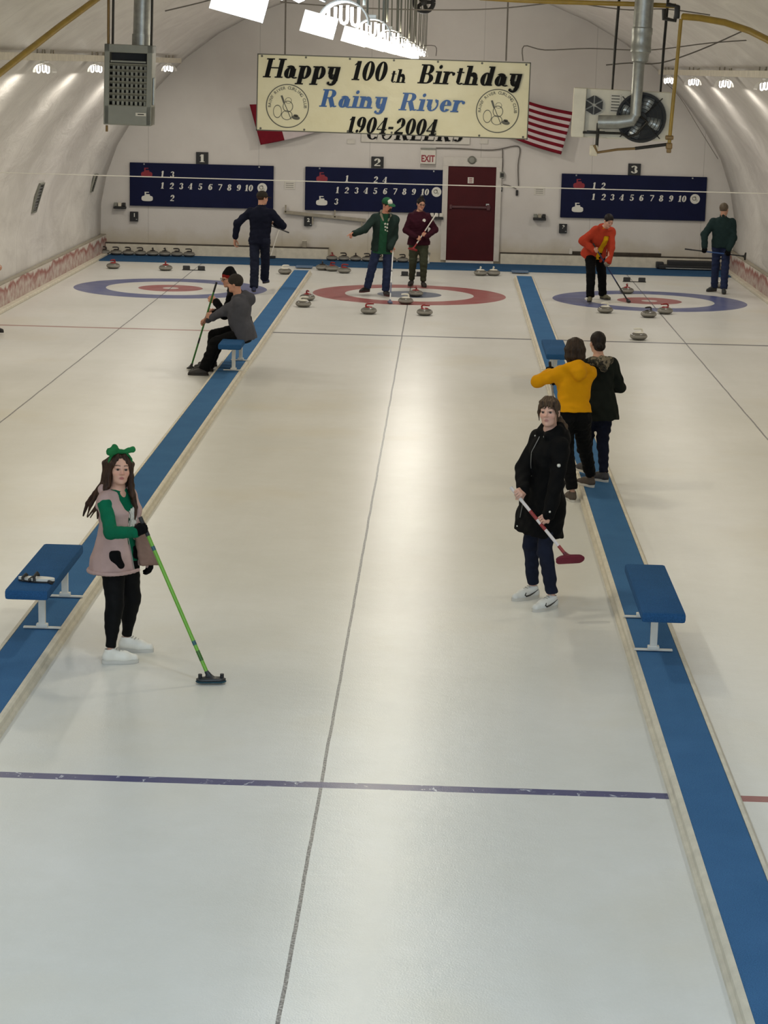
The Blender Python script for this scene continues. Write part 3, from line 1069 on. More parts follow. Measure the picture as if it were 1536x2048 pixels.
# ------------------------------------------------------------------ door, exit sign and the bits round it
m_door = M('maroon_door', (66, 18, 22), 0.5, var=0.1, scale=3, spec=0.15)
m_doortrim = M('painted_door_trim', (196, 190, 182), 0.55, var=0.06)
m_oldgold = M('worn_brass', (120, 96, 60), 0.4, 0.5)
x0d, z1d = wp(897, 332)
x1d = wp(993, 332)[0]
dr = empty('door_1', ((x0d + x1d) / 2, 6.97, 0.06), 0)
struct(dr)
dw, dh = x1d - x0d, z1d - 0.06
MB().box((0, 0, dh / 2), (dw, 0.06, dh), bev=0.004).build('door_leaf', m_door, dr)
q_ = MB()
q_.box((0, -0.045, dh * 0.57), (dw * 0.82, 0.05, 0.05), bev=0.01)
q_.box((-dw * 0.43, -0.045, dh * 0.57), (0.06, 0.07, 0.10), bev=0.01)
q_.box((dw * 0.36, -0.045, dh * 0.57), (0.08, 0.07, 0.12), bev=0.01)
q_.build('panic_bar', M('maroon_bar', (70, 20, 24), 0.4), dr)
MB().box((dw * 0.34, -0.034, dh * 0.60), (0.07, 0.012, 0.045)).build('latch_plate', m_steel, dr)
sgn = MB().box((-0.03, -0.034, dh * 0.855), (0.13, 0.008, 0.13)).build('notice', m_paper, dr)
t_ = MB()
for k in range(3):
    t_.box((-0.03, -0.040, dh * 0.855 + 0.035 - 0.035 * k), (0.07, 0.003, 0.014))
t_.build('notice_print', m_redicon, sgn)
fr = MB()
fr.box((-dw / 2 - 0.06, -0.01, dh / 2 + 0.08), (0.12, 0.09, dh + 0.16), bev=0.006)
fr.box((dw / 2 + 0.06, -0.01, dh / 2 + 0.08), (0.12, 0.09, dh + 0.16), bev=0.006)
fr.box((0, -0.014, dh + 0.10), (dw + 0.244, 0.09, 0.20), bev=0.006)
fr.box((0, -0.03, -0.025), (dw, 0.12, 0.05))
fr.build('door_frame', m_doortrim, dr)

(ax, az), (bx_, bz) = wp(841, 298), wp(871, 328)
ex = empty('exit_sign', ((ax + bx_) / 2, 6.93, (az + bz) / 2), 0, 'boxy white EXIT sign over the top left of the maroon door', 'sign')
MB().box((0, 0, 0), (bx_ - ax, 0.12, az - bz), bev=0.008).build('housing', m_paper, ex)
font_flat('lettering', 'EXIT', 0.20, (0.0, -0.062, -0.05), m_redicon, ex, 0.006, 0, 0.72)
MB().box((0, -0.01, (az - bz) / 2 + 0.01), (bx_ - ax, 0.14, 0.03)).build('mounting_strip', m_greymetal, ex)
xx, zz = wp(944, 320)
em = MB().lathe([(0.0, -0.05), (0.06, -0.045), (0.09, 0.0)], (0, 0, 0), 20, 'y')
em.box((0, 0.0, 0), (0.20, 0.03, 0.07), bev=0.01)
o = em.build('emergency_lamp', m_greymetal, None, True)
o.location = (xx, 6.90, zz)
tag(o, 'small grey emergency lamp on the lintel of the maroon door', 'lamp')

def wallbox(name, px, py, w, h, d, mat, label, cat, extra=None, y=None):
    xx, zz = wp(px, py)
    root = empty(name, (xx, 6.995 - d / 2, zz), 0, label, cat)
    MB().box((0, 0, 0), (w, d, h), bev=0.006).build('case', mat, root)
    if extra:
        extra(root, w, h, d)
    return root


def dial(txt):
    def f(root, w, h, d):
        font_flat('numeral', txt, 0.11, (0.01, -d / 2 - 0.002, 0.03), m_chalk, root, 0.004)
        MB().box((0.06, -d / 2 - 0.01, -0.06), (0.03, 0.02, 0.02)).build('button', m_steel, root)
    return f


wallbox('stop_clock', 268, 433, 0.18, 0.21, 0.07, m_black, 'small black numbered box low on the wall under scoreboard 1', 'clock box', dial('1'))
wallbox('stop_clock', 616, 443, 0.17, 0.20, 0.07, m_black, 'small black numbered box under scoreboard 2 beside the hook rail', 'clock box', dial('2'))
wallbox('stop_clock', 1126, 457, 0.17, 0.20, 0.07, m_black, 'small black numbered box under scoreboard 3', 'clock box', dial('3'))


def shelf_items(cols):
    def f(root, w, h, d):
        for i, c_ in enumerate(cols):
            MB().box((-w / 2 + w * (i + 0.5) / len(cols), -0.01, h / 2 + 0.045), (w / len(cols) * 0.8, d * 0.7, 0.08), bev=0.01).build('number_card', c_, root)
    return f


wallbox('card_holder', 240, 415, 0.27, 0.05, 0.14, m_black, 'small wall ledge with number cards beside the left wall, left of scoreboard 1', 'shelf', shelf_items([m_greymetal, m_cream, m_darkmetal]))
wallbox('card_holder', 873, 436, 0.30, 0.05, 0.14, m_black, 'small wall ledge piled with white number cards under scoreboard 2', 'shelf', shelf_items([m_paper, m_white_paint, m_paper]))
wallbox('card_holder', 1079, 438, 0.28, 0.05, 0.14, m_black, 'small wall ledge with number cards right of the door, under the paper notice', 'shelf', shelf_items([m_greymetal, m_wood, m_darkmetal]))


def lines(k):
    def f(root, w, h, d):
        mb = MB()
        for i in range(k):
            mb.box((0, -d / 2 - 0.001, h / 2 - h * (i + 1) / (k + 1)), (w * 0.7, 0.002, h * 0.05))
        mb.build('print', m_greyink, root)
    return f


wallbox('paper_notice', 579, 371, 0.24, 0.18, 0.006, m_paper, 'paper notice on the wall between scoreboards 1 and 2', 'notice', lines(3))
wallbox('paper_notice', 1079, 381, 0.23, 0.20, 0.006, m_paper, 'paper notice on the wall left of scoreboard 3', 'notice', lines(4))
spk = wallbox('wall_speaker', 1004, 350, 0.10, 0.13, 0.09, m_greymetal, 'small grey box on the wall right of the maroon door', 'speaker', lambda r, w, h, d: MB().box((0, -d / 2 - 0.003, 0), (w * 0.7, 0.006, h * 0.6)).build('grille', m_darkmetal, r))
wallbox('wall_switch', 1002, 378, 0.06, 0.12, 0.05, m_black, 'small dark switch on the wall right of the door by the string', 'switch', lambda r, w, h, d: MB().box((0, -d / 2 - 0.008, 0), (0.03, 0.016, 0.04)).build('lever', m_steel, r))
outl = wallbox('wall_outlet', 1034, 386, 0.05, 0.12, 0.04, m_black, 'black outlet hanging on a grey cord right of the door', 'outlet', lambda r, w, h, d: MB().box((0, -d / 2 - 0.004, 0.02), (0.03, 0.008, 0.03)).build('plug', m_darkmetal, r))


def adopt(o, parent):
    o.location = tuple(np.array(o.location) - np.array(parent.location))
    o.parent = parent


def cable(name, pts, r, label, cat, mat, Y=6.96):
    P_ = [np.array(at(px, py, Y=Y)) for px, py in pts]
    c = P_[0]
    sm_ = []
    for i in range(len(P_) - 1):
        for t in (0, 0.25, 0.5, 0.75):
            p0, p1, p2, p3 = P_[max(i - 1, 0)], P_[i], P_[i + 1], P_[min(i + 2, len(P_) - 1)]
            sm_.append(0.5 * ((2 * p1) + (-p0 + p2) * t + (2 * p0 - 5 * p1 + 4 * p2 - p3) * t * t + (-p0 + 3 * p1 - 3 * p2 + p3) * t ** 3))
    sm_.append(P_[-1])
    o = MB().tube([q - c for q in sm_], r, 7).build(name, mat, None, True)
    o.location = tuple(c)
    return tag(o, label, cat)


adopt(cable('cord', [(872, 296), (920, 297), (985, 300), (1030, 292), (1040, 300), (1036, 330), (1037, 372)], 0.012, None, None, m_cord), ex)
adopt(cable('cord', [(1005, 298), (1005, 330), (1004, 343)], 0.011, None, None, m_cord), spk)
adopt(cable('cord', [(1006, 369), (1020, 372), (1033, 378)], 0.010, None, None, m_cord), outl)

# hook rail and things along the foot of the wall
ra = at(568, 424, Y=6.93)
rb = at(732, 441, Y=6.93)
hr = empty('hook_rail', tuple((ra + rb) / 2), 0, 'long weathered wooden rail with pegs under scoreboard 2', 'rail')
ang = math.atan2(rb[2] - ra[2], rb[0] - ra[0])
MB().box((0, 0, 0), (np.linalg.norm(rb - ra), 0.06, 0.07), Matrix.Rotation(-ang, 3, 'Y'), bev=0.006).build('board', m_wood, hr)
for f_ in (0.02, 0.35, 0.62, 0.95):
    p = ra + (rb - ra) * f_ - (ra + rb) / 2
    MB().box((p[0], -0.01, p[2] + (0.08 if f_ in (0.02, 0.62) else -0.12)), (0.03, 0.04, 0.16)).build('peg', m_wood, hr)
p = at(609, 492, Y=6.9)
bx2 = empty('small_box', (p[0], 6.88, 0.266), 0, 'small grey box standing on the kerb ledge left of the pointing man', 'box')
MB().box((0, 0, 0.07), (0.09, 0.08, 0.14), bev=0.008).build('case', m_wood, bx2)
MB().box((0, 0, 0.145), (0.095, 0.085, 0.02), bev=0.005).build('lid', m_cream, bx2)
p = at(855, 528, Y=6.4)
sp = empty('spray_bottle', (p[0], 6.4, 0.024), 0, 'white spray bottle standing at the wall beside the woman in maroon', 'bottle')
MB().lathe([(0, 0), (0.045, 0), (0.048, 0.02), (0.045, 0.12), (0.018, 0.16), (0.016, 0.19), (0, 0.19)], seg=16).build('bottle_body', m_white_paint, sp, True)
t_ = MB()
t_.box((0.0, 0, 0.215), (0.11, 0.03, 0.05), bev=0.008)
t_.box((0.04, 0, 0.18), (0.012, 0.02, 0.05), bev=0.003)
t_.build('trigger_head', m_greymetal, sp)
# stacked dark mats against the right kerb
a, b_ = at(1312, 541, Y=6.55), at(1440, 541, Y=6.55)
mt = empty('rolled_mat', ((a[0] + b_[0]) / 2, 6.6, 0.024), 0, 'thick dark rubber mat lying behind the man in dark green jacket', 'mat')
mb_ = MB()
mb_.box((0.12, 0, 0.135), (b_[0] - a[0] - 0.25, 0.26, 0.11), bev=0.02)
mb_.box((0.0, -0.03, 0.05), (b_[0] - a[0] - 0.1, 0.30, 0.09), bev=0.02)
mb_.box((-0.62, -0.02, 0.085), (0.16, 0.24, 0.13), bev=0.02)
mb_.build('layers', m_black, mt)
MB().tube([(-0.5, -0.19, 0.03), (0.2, -0.20, 0.03), (0.6, -0.19, 0.03)], 0.012, 8).build('edge_strip', m_steel, mt)
a, b_ = at(1140, 510, Y=6.9), at(1322, 516, Y=6.9)
o = MB().box((0, 0, 0), (b_[0] - a[0], 0.05, 0.06), bev=0.005).build('dark_plank', m_darkwood)
o.location = ((a[0] + b_[0]) / 2, 6.90, 0.30)
tag(o, 'narrow dark plank lying along the kerb behind the woman in orange', 'plank')
p = at(1152, 505, Y=6.88)
o = MB().box((0, 0, 0), (0.07, 0.06, 0.12), bev=0.01).build('small_block', m_paper)
o.location = (p[0] - 0.12, 6.86, 0.33)
tag(o, 'small white block on the kerb left of the woman in orange', 'block')
# leaning push broom behind the walking man
a, b_ = at(560, 452, Y=6.85), at(541, 517, Y=6.6)
lb = empty('leaning_broom', (b_[0], b_[1], 0.024), 0, 'white-handled broom leaning on the wall behind the walking man', 'broom')
MB().tube([(0, 0, 0.05), (a[0] - b_[0], a[1] - b_[1] + 0.1, a[2] - 0.024)], 0.012, 8).build('shaft', m_white_paint, lb)
MB().box((0, 0, 0.03), (0.22, 0.06, 0.06), bev=0.015).build('broom_head', m_black, lb)
# patches of meltwater grate on the back carpet
for px, py, lab in ((608, 534, 'left'), (1040, 544, 'right')):
    p = at(px, py, z=0.03)
    o = MB().box((0, 0, 0), (0.36, 0.34, 0.02), bev=0.008).build('floor_hatch', M('worn_blue_hatch', (84, 110, 140), 0.5))
    o.location = (p[0], p[1] + 0.05, 0.034)
    tag(o, 'pale worn hatch set in the blue carpet at the far end of the %s divider' % lab, 'hatch')

# vents on the left wall lining
def on_vault(px, py, Y):
    return at(px, py, Y=Y)


for px, py, Y, sc_, lab in ((61, 395, -1.2, 1.0, 'larger grey vent on the curved left wall'), (192, 366, 5.2, 0.7, 'small far vent on the curved left wall near scoreboard 1')):
    p = at(px, py, Y=Y)
    xw = -np.interp(p[2], [b for a, b in PROF[:14]], [a for a, b in PROF[:14]])
    v = empty('wall_vent', (xw + 0.03, Y, p[2]), 0, lab, 'vent')
    tiltm = Matrix.Rotation(R(17), 3, 'Y')
    fm = MB()
    for (dy, dz, wy, wz) in ((0, 0.27, 0.44, 0.03), (0, -0.27, 0.44, 0.03), (0.21, 0, 0.03, 0.57), (-0.21, 0, 0.03, 0.57)):
        fm.box(tuple(tiltm @ Vector((0, dy * sc_, dz * sc_))), (0.04, wy * sc_, wz * sc_), tiltm)
    fm.build('frame', m_greymetal, v)
    sl_ = MB()
    for k in range(9):
        sl_.box(tuple(tiltm @ Vector((-0.005, 0, (-0.24 + 0.06 * k) * sc_))), (0.03, 0.40 * sc_, 0.035 * sc_), tiltm @ Matrix.Rotation(R(30), 3, 'Y'))
    sl_.build('louvre', m_darkmetal, v)

# string across the hall
a, b_ = at(-20, 344, Y=0.0), at(1536, 387, Y=0.0)
pa, pb = at(0, 345, Y=-6.4), at(1536, 387, Y=-6.4)
a, b_ = [pa + (pb - pa) * ((xx - pa[0]) / (pb[0] - pa[0])) for xx in (-6.58, 6.58)]
pts = [a + (b_ - a) * t - np.array([0, 0, 0.006 * 4 * t * (1 - t)]) for t in np.linspace(0, 1, 13)]
o = MB().tube(pts, 0.0085, 6).build('string_line', m_string)
tag(o, 'thin white string stretched across the hall in front of the scoreboards', 'string')


# ------------------------------------------------------------------ ceiling lights
m_bulb = emit('lit_lamp', (1.0, 0.96, 0.88), 9.0)
m_reflector = M('white_reflector', (232, 230, 224), 0.3, var=0.03)


def vz(x):
    xs = [a for a, b in PROF[:14]][::-1]
    zs = [b for a, b in PROF[:14]][::-1]
    return float(np.interp(abs(x), xs, zs))


fix_me = {}
for rows_, sg in (('left', -1), ('middle', -1), ('right', 1)):
    rfm = MB()
    k_ = 18
    arc_ = [(0.135 * math.cos(math.pi * i / k_), -0.055 + 0.125 * math.sin(math.pi * i / k_)) for i in range(k_ + 1)]
    for i in range(k_):
        (xa, za), (xb, zb_) = arc_[i], arc_[i + 1]
        rfm.prism([(xa, -0.17, za), (xb, -0.17, zb_), (xb, 0.17, zb_), (xa, 0.17, za)], (0.008 * math.cos(math.pi * (i + 0.5) / k_), 0, 0.008 * math.sin(math.pi * (i + 0.5) / k_)))
    rfm.box((0, 0, 0.09), (0.06, 0.32, 0.03), bev=0.006)
    o = rfm.build('reflector', m_reflector)
    fix_me[rows_] = o.data
    bpy.data.objects.remove(o)
m_plateglow = emit('plate_glow', (1.0, 0.97, 0.90), 1.1)  # emission stands in for tube light on the white end plates
o = MB().box((-0.13, -0.19, -0.06), (0.19, 0.006, 0.12), Matrix.Rotation(R(14), 3, 'Y') @ Matrix.Rotation(R(-12), 3, 'X')).build('glowing_end_plate', m_plateglow)
endplate_me = o.data
bpy.data.objects.remove(o)
blb = MB()
blb.tube([(-0.019, 0, 0.05), (-0.019, 0, -0.025), (-0.014, 0, -0.042), (0.0, 0, -0.049), (0.014, 0, -0.042), (0.019, 0, -0.025), (0.019, 0, 0.05)], 0.009, 10)
o = blb.build('lamp_tube', m_bulb, None, True)
bl_me = o.data
bpy.data.objects.remove(o)
rods = {}
for xr, zr in LAMP_ROWS:
    rows = {-5.05: 'left', 0.05: 'middle', 5.05: 'right'}[xr]
    if abs(xr) > 1:
        bd = MB().box((0, 0, 0), (0.09, 47.0, 0.10), bev=0.006).build('light_board', m_cream)
        bd.location = (xr, -18.2, zr + 0.16)
        tag(bd, 'long pale board carrying the row of lamps along the %s wall' % rows, 'board')
    for k, yy in enumerate(LAMP_Y):
        vis = [-28.3, -23.8, -19.2, -14.6, -10.0, -5.4, -0.9, 3.6]
        if yy in vis:
            q = vis[::-1].index(yy)
            lab = '%s lamp counted from the end wall in the %s row of ceiling lights' % (ordl[q], rows)
        else:
            lab = 'lamp of the %s ceiling row hanging over the near end of the hall' % rows
        f = empty('hanging_lamp', (xr, yy, zr), 0, lab, 'ceiling light', 'ceiling lights of the %s row' % rows)
        for nm, me, off in (('reflector', fix_me[rows], (0, 0, 0)), ('lamp_tube', bl_me, (-0.065, -0.10, -0.01)), ('lamp_tube', bl_me, (0, -0.04, 0)), ('lamp_tube', bl_me, (0.065, -0.10, -0.01))) + ((('glowing_end_plate', endplate_me, (0, 0, 0)),) if rows == 'middle' else ()):
            o = bpy.data.objects.new(nm, me)
            COL.objects.link(o)
            o.parent = f
            o.location = off
        top = vz(xr) - zr - 0.01
        hz = round(top, 2)
        if abs(xr) > 1:
            offs = ((0.02, -0.62), (0.03, -0.3), (0.0, 0.05), (0.03, 0.35), (0.0, 0.7))
            z0_ = 0.2
        else:
            offs = ((-0.10, -0.2), (0.08, -0.12), (-0.05, 0.15), (0.10, 0.22))
            z0_ = 0.06
        for ox, oy in offs:
            key = (rows, ox, oy)
            if key not in rods:
                mm = MB().tube([(ox, oy, z0_), (ox * 1.2, oy, min(top, vz(xr + ox * 1.2) - zr - 0.01))], 0.011 if abs(xr) > 1 else 0.009, 6).build('hanging_rod', m_wood if abs(xr) > 1 else m_greymetal)
                rods[key] = mm.data
                bpy.data.objects.remove(mm)
            o = bpy.data.objects.new('hanging_rod', rods[key])
            COL.objects.link(o)
            o.parent = f
        fy = 0.78 if yy < -27 else 0.92 if yy < -12 else 1.05 if yy < -3 else 1.3
        ncol = COOL if yy < -27 else WARM if yy < -12 else NEUTRAL
        area('lamp_light', (xr, yy, zr - 0.075), (0, 0, 0), 0.3, 0.5, LAMP_W * fy * (0.70 if abs(xr) < 1 else 1.12 if xr < 0 else 0.80), ncol)
        if abs(xr) < 1:
            pl = bpy.data.lights.new('lamp_glow', 'POINT')
            pl.energy = LAMP_W * 1.9 * fy
            pl.shadow_soft_size = 0.12
            pl.color = ncol
            po = bpy.data.objects.new('lamp_glow', pl)
            COL.objects.link(po)
            po.location = (xr, yy, zr - 0.12)

# ------------------------------------------------------------------ left unit heater
a, b_ = at(208, 88, Y=-16.5), at(303, 252, Y=-16.5)
hw_, hh_ = b_[0] - a[0], a[2] - b_[2]
hx, hz_ = (a[0] + b_[0]) / 2, (a[2] + b_[2]) / 2
ht = empty('unit_heater', (hx, -16.5, hz_), 0, 'grey boxy gas unit heater with louvred front hanging at upper left', 'heater')
ht.rotation_euler = (0, R(1.0), R(4))
D_ = 0.62
k_ = MB()
k_.box((-hw_ / 2 + 0.03, D_ / 2, 0), (0.06, D_, hh_), bev=0.008)
k_.box((hw_ / 2 - 0.03, D_ / 2, 0), (0.06, D_, hh_), bev=0.008)
k_.box((0, D_ / 2, hh_ / 2 - 0.045), (hw_, D_, 0.09), bev=0.008)
k_.box((0, D_ / 2, -hh_ / 2 + 0.11), (hw_, D_, 0.22), bev=0.012)
k_.box((0, D_ - 0.02, 0), (hw_, 0.04, hh_))
k_.build('casing', m_greymetal, ht)
MB().box((0, 0.30, 0.06), (hw_ - 0.12, 0.02, hh_ - 0.3)).build('dark_interior', m_black, ht)
zb, zt = -hh_ / 2 + 0.21, hh_ / 2 - 0.22
k_ = MB()
for i in range(7):
    k_.box((0, 0.02, zb + (zt - zb) * (i + 0.5) / 7 + 0.03), (hw_ - 0.11, 0.05, 0.012), Matrix.Rotation(R(-30), 3, 'X'))
k_.box((0, 0.02, zt + 0.035), (hw_ - 0.14, 0.03, 0.02))
k_.build('horizontal_louvre', m_greymetal, ht)
k_ = MB()
for i in range(8):
    k_.box((-(hw_ - 0.13) / 2 + (hw_ - 0.13) * (i + 0.5) / 8 + 0.01, 0.06, (zb + zt) / 2), (0.028, 0.07, zt - zb), Matrix.Rotation(R(12), 3, 'Z'))
k_.build('vertical_louvre', m_greymetal, ht)
lbp = MB().box((hw_ / 2 - 0.115, -0.004, -hh_ / 2 + 0.125), (0.115, 0.008, 0.035)).build('maker_plate', m_paper, ht)
MB().box((hw_ / 2 - 0.115, -0.009, -hh_ / 2 + 0.125), (0.07, 0.002, 0.010)).build('plate_print', m_ink, lbp)
MB().box((hw_ / 2 + 0.012, 0.2, -0.06), (0.02, 0.16, 0.3), bev=0.005).build('side_panel', m_steel, ht)
MB().tube([(-hw_ / 2 + 0.03, 0.1, -hh_ / 2 - 0.01), (-hw_ / 2 + 0.03, 0.1, -hh_ / 2 - 0.08)], 0.014, 8).build('drain_stub', m_oldgold, ht)
topz = vz(hx) - hz_ - 0.02
MB().tube([(0.12, 0.3, hh_ / 2 - 0.02), (0.12, 0.3, hh_ / 2 + 0.12), (0.12, 0.3, hh_ / 2 + 0.121), (0.13, 0.3, topz + 0.02)], [0.105, 0.105, 0.095, 0.095], 24).build('flue_pipe', m_steel, ht, True)
for xx in (-hw_ / 2 + 0.08, hw_ / 2 - 0.02):
    MB().tube([(xx, 0.12, hh_ / 2 - 0.02), (xx, 0.12, topz - 0.12 * (1 if xx < 0 else -0.3))], 0.014, 8).build('hanger_rod', m_darkmetal, ht)
MB().tube([(-hw_ / 2 + 0.03, 0.16, hh_ / 2 - 0.02), (-hw_ / 2 + 0.02, 0.16, topz - 0.25)], 0.016, 8).build('gas_line', m_oldgold, ht)

# ------------------------------------------------------------------ right unit heater, seen from its fan side
a, b_ = at(1147, 178, Y=-16.5), at(1340, 281, Y=-16.5)
hw_, hh_ = b_[0] - a[0], a[2] - b_[2]
hx, hz_ = (a[0] + b_[0]) / 2, (a[2] + b_[2]) / 2
h2 = empty('fan_heater', (hx, -16.5, hz_), 0, 'beige gas heater with round black fan guard hanging at upper right', 'heater')
h2.rotation_euler = (0, R(1.4), R(-3))
k_ = MB()
k_.box((0, 0.32, 0), (hw_, 0.60, hh_), bev=0.012)
k_.box((-hw_ / 2 + 0.07, -0.01, 0.0), (0.14, 0.08, hh_), bev=0.01)
k_.build('casing', m_beigemetal, h2)
fx, fz, fr_ = hw_ / 2 - 0.33, -0.02, 0.262
MB().lathe([(fr_ + 0.012, -0.03), (fr_ + 0.012, 0.02), (fr_ - 0.015, 0.02), (fr_ - 0.015, -0.03), (fr_ + 0.012, -0.03)], (fx, -0.0, fz), 40, 'y').build('shroud_ring', m_darkmetal, h2, True)
MB().lathe([(0, 0.015), (fr_ - 0.01, 0.015)], (fx, 0.0, fz), 40, 'y').build('dark_opening', m_black, h2)
m_blade = M('fan_blade', (176, 180, 180), 0.35, 0.5)
for i in range(4):
    an = R(90 * i + 20)
    rm = Matrix.Rotation(an, 3, 'Y')
    b2 = MB()
    vs = []
    for (r_, w_, t_) in ((0.05, 0.06, 0.01), (0.12, 0.10, 0.012), (0.20, 0.13, 0.014), (0.235, 0.11, 0.014)):
        for sgn_ in (-1, 1):
            v = rm @ Vector((r_, sgn_ * t_, sgn_ * w_ / 2))
            vs.append((v.x + fx, v.y - 0.005, v.z + fz))
    b2.add(vs, [(0, 1, 3, 2), (2, 3, 5, 4), (4, 5, 7, 6)])
    o = b2.build('fan_blade', m_blade, h2, True)
    o.modifiers.new('thickness', 'SOLIDIFY').thickness = 0.004
g = MB()
for rr in (0.06, 0.10, 0.14, 0.18, 0.22, 0.255):
    g.tube([(fx + rr * math.cos(2 * math.pi * i / 36), -0.045, fz + rr * math.sin(2 * math.pi * i / 36)) for i in range(37)], 0.0035, 5)
for i in range(4):
    an = R(45 + 90 * i)
    g.tube([(fx + 0.03 * math.cos(an), -0.05, fz + 0.03 * math.sin(an)), (fx + 0.31 * math.cos(an), -0.03, fz + 0.31 * math.sin(an))], 0.006, 5)
g.build('fan_guard', m_darkmetal, h2)
MB().lathe([(0, -0.09), (0.055, -0.085), (0.06, 0.0)], (fx, 0, fz), 20, 'y').build('fan_motor', m_black, h2, True)
# vent hexagon, label, flue
hexm = MB()
for i in range(6):
    a0, a1 = R(60 * i + 30), R(60 * i + 90)
    g0, g1 = a0 + R(4), a1 - R(4)
    hexm.prism([(-hw_ / 2 + 0.23 + 0.015 * math.cos((a0 + a1) / 2), -0.022, 0.09 + 0.015 * math.sin((a0 + a1) / 2)), (-hw_ / 2 + 0.23 + 0.105 * math.cos(g0), -0.022, 0.09 + 0.105 * math.sin(g0)), (-hw_ / 2 + 0.23 + 0.105 * math.cos(g1), -0.022, 0.09 + 0.105 * math.sin(g1))], (0, 0.04, 0))
hexm.build('hexagonal_vent', m_black, h2)
lb_ = MB().box((-0.08, 0.016, 0.12), (0.12, 0.012, 0.20)).build('data_plate', m_paper, h2)
k_ = MB()
for i in range(6):
    k_.box((-0.08, 0.009, 0.20 - 0.032 * i), (0.09, 0.003, 0.012))
k_.build('plate_print', m_greyink, lb_)
topz = vz(hx) - hz_ - 0.02
fl = fx - 0.07
MB().tube([(fl, -0.14, 0.0), (fl, -0.14, hh_ / 2 + 0.36), (fl + 0.0, -0.12, hh_ / 2 + 0.38)], 0.062, 20).build('lower_flue', m_steel, h2, True)
MB().lathe([(0.064, hh_ / 2 + 0.30), (0.088, hh_ / 2 + 0.32), (0.095, hh_ / 2 + 0.40), (0.112, hh_ / 2 + 0.42), (0.112, hh_ / 2 + 0.46), (0.107, hh_ / 2 + 0.47), (0.107, hh_ / 2 + 0.60), (0.112, hh_ / 2 + 0.61), (0.112, hh_ / 2 + 0.67), (0.103, hh_ / 2 + 0.68), (0.103, topz)], (fl + 0.01, -0.14, 0), 28).build('upper_flue', m_steel, h2, True)
MB().tube([(-hw_ / 2 + 0.29, -0.10, -0.09), (-0.05, -0.12, -0.08), (fl - 0.03, -0.14, -0.05), (fl, -0.14, 0.02)], [0.075, 0.075, 0.07, 0.06], 20).build('flue_elbow', m_steel, h2, True)
MB().tube([(-hw_ / 2 + 0.13, -0.06, -0.21), (-hw_ / 2 + 0.3, -0.09, -0.205), (0.0, -0.09, -0.20), (0.08, -0.10, -0.235), (0.17, -0.10, -0.20), (0.28, -0.12, -0.06), (fx - 0.02, -0.10, 0.0)], 0.014, 8).build('wiring_loop', m_darkmetal, h2, True)
k_ = MB()
k_.box((-hw_ / 2 + 0.27, -0.07, -0.20), (0.20, 0.03, 0.03))
k_.tube([(-hw_ / 2 + 0.29, -0.08, -0.10), (-hw_ / 2 + 0.29, -0.08, -0.36)], 0.018, 8)
k_.build('gas_valve', m_darkmetal, h2)
MB().box((-hw_ / 2 + 0.26, -0.08, -0.40), (0.09, 0.07, 0.12), bev=0.02).build('junction_box', m_cream, h2)
for xx in (-0.12, hw_ / 2 - 0.13):
    MB().tube([(xx, 0.2, hh_ / 2 - 0.01), (xx, 0.2, hh_ / 2 + 0.48), (xx + 0.02, 0.2, topz)], [0.012, 0.016, 0.016], 8).build('hanger_rod', m_darkmetal, h2)

# yellow gas piping
def pipe(name, pts, r, label, mat, cat='pipe'):
    P_ = [np.array(p, float) for p in pts]
    c = P_[0]
    o = MB().tube([p - c for p in P_], r, 12).build(name, mat, None, True)
    o.location = tuple(c)
    tag(o, label, cat)
    return o


pA, pB = at(1362, 38, Y=-16.75), at(1338, 292, Y=-16.75)
pipe('gas_drop_pipe', [pA, (pA + pB) / 2, pB], 0.020, 'thin yellow gas pipe dropping beside the fan heater', m_yellow)
pipe('gas_feed_pipe', [pB + np.array([0.0, 0, 0.02]), at(1270, 297, Y=-16.75)], 0.018, 'dark horizontal gas pipe under the fan heater', m_darkmetal)
pipe('gas_feed_pipe', [at(1270, 297, Y=-16.75), at(1235, 299, Y=-16.75), at(1195, 305, Y=-16.75), at(1188, 290, Y=-16.75)], 0.014, 'thin brass tube under the fan heater', m_oldgold)
k_ = MB()
k_.box((0, 0, 0), (0.07, 0.07, 0.07), bev=0.015)
k_.box((0, 0, -0.05), (0.05, 0.05, 0.05), bev=0.01)
k_.box((0, 0, 0.09), (0.09, 0.05, 0.05), bev=0.015)
o = k_.build('pipe_fitting', m_oldgold)
o.location = tuple(pB)
tag(o, 'brass fitting at the foot of the yellow drop pipe by the fan heater', 'fitting')
k_ = MB()
k_.tube([(-0.14, 0, 0.05), (-0.14, 0, -0.05), (-0.02, 0, -0.07), (0.0, 0, 0.08), (-0.12, 0, 0.10)], 0.026, 8)
k_.box((0.0, 0, 0.02), (0.06, 0.06, 0.14), bev=0.015)
o = k_.build('pipe_union', m_darkmetal, None, True)
o.location = tuple(at(1354, 28, Y=-16.75))
tag(o, 'dark iron pipe union where the yellow pipes meet at upper right', 'fitting')
pipe('gas_main_pipe', [at(1366, 33, Y=-16.75), at(1400, 36, Y=-16.9), at(1450, 45, Y=-17.2), at(1500, 62, Y=-17.6), at(1536, 80, Y=-18.0), at(1600, 118, Y=-18.6)], 0.036, 'thick yellow gas pipe curving along the vault at upper right', m_yellow)
pipe('gas_main_pipe', [at(1352, 12, Y=-16.42), at(1260, 8, Y=-16.38), at(1120, 4, Y=-16.35), at(1040, 1, Y=-16.3), at(960, -4, Y=-16.2)], 0.026, 'yellow gas pipe running level across the top right', m_yellow)
pipe('gas_main_pipe', [at(215, -18, Y=-16.6), at(120, 52, Y=-17.6), at(38, 116, Y=-18.5), at(-40, 178, Y=-19.4)], 0.034, 'yellow gas pipe slanting across the top left corner', m_yellow)


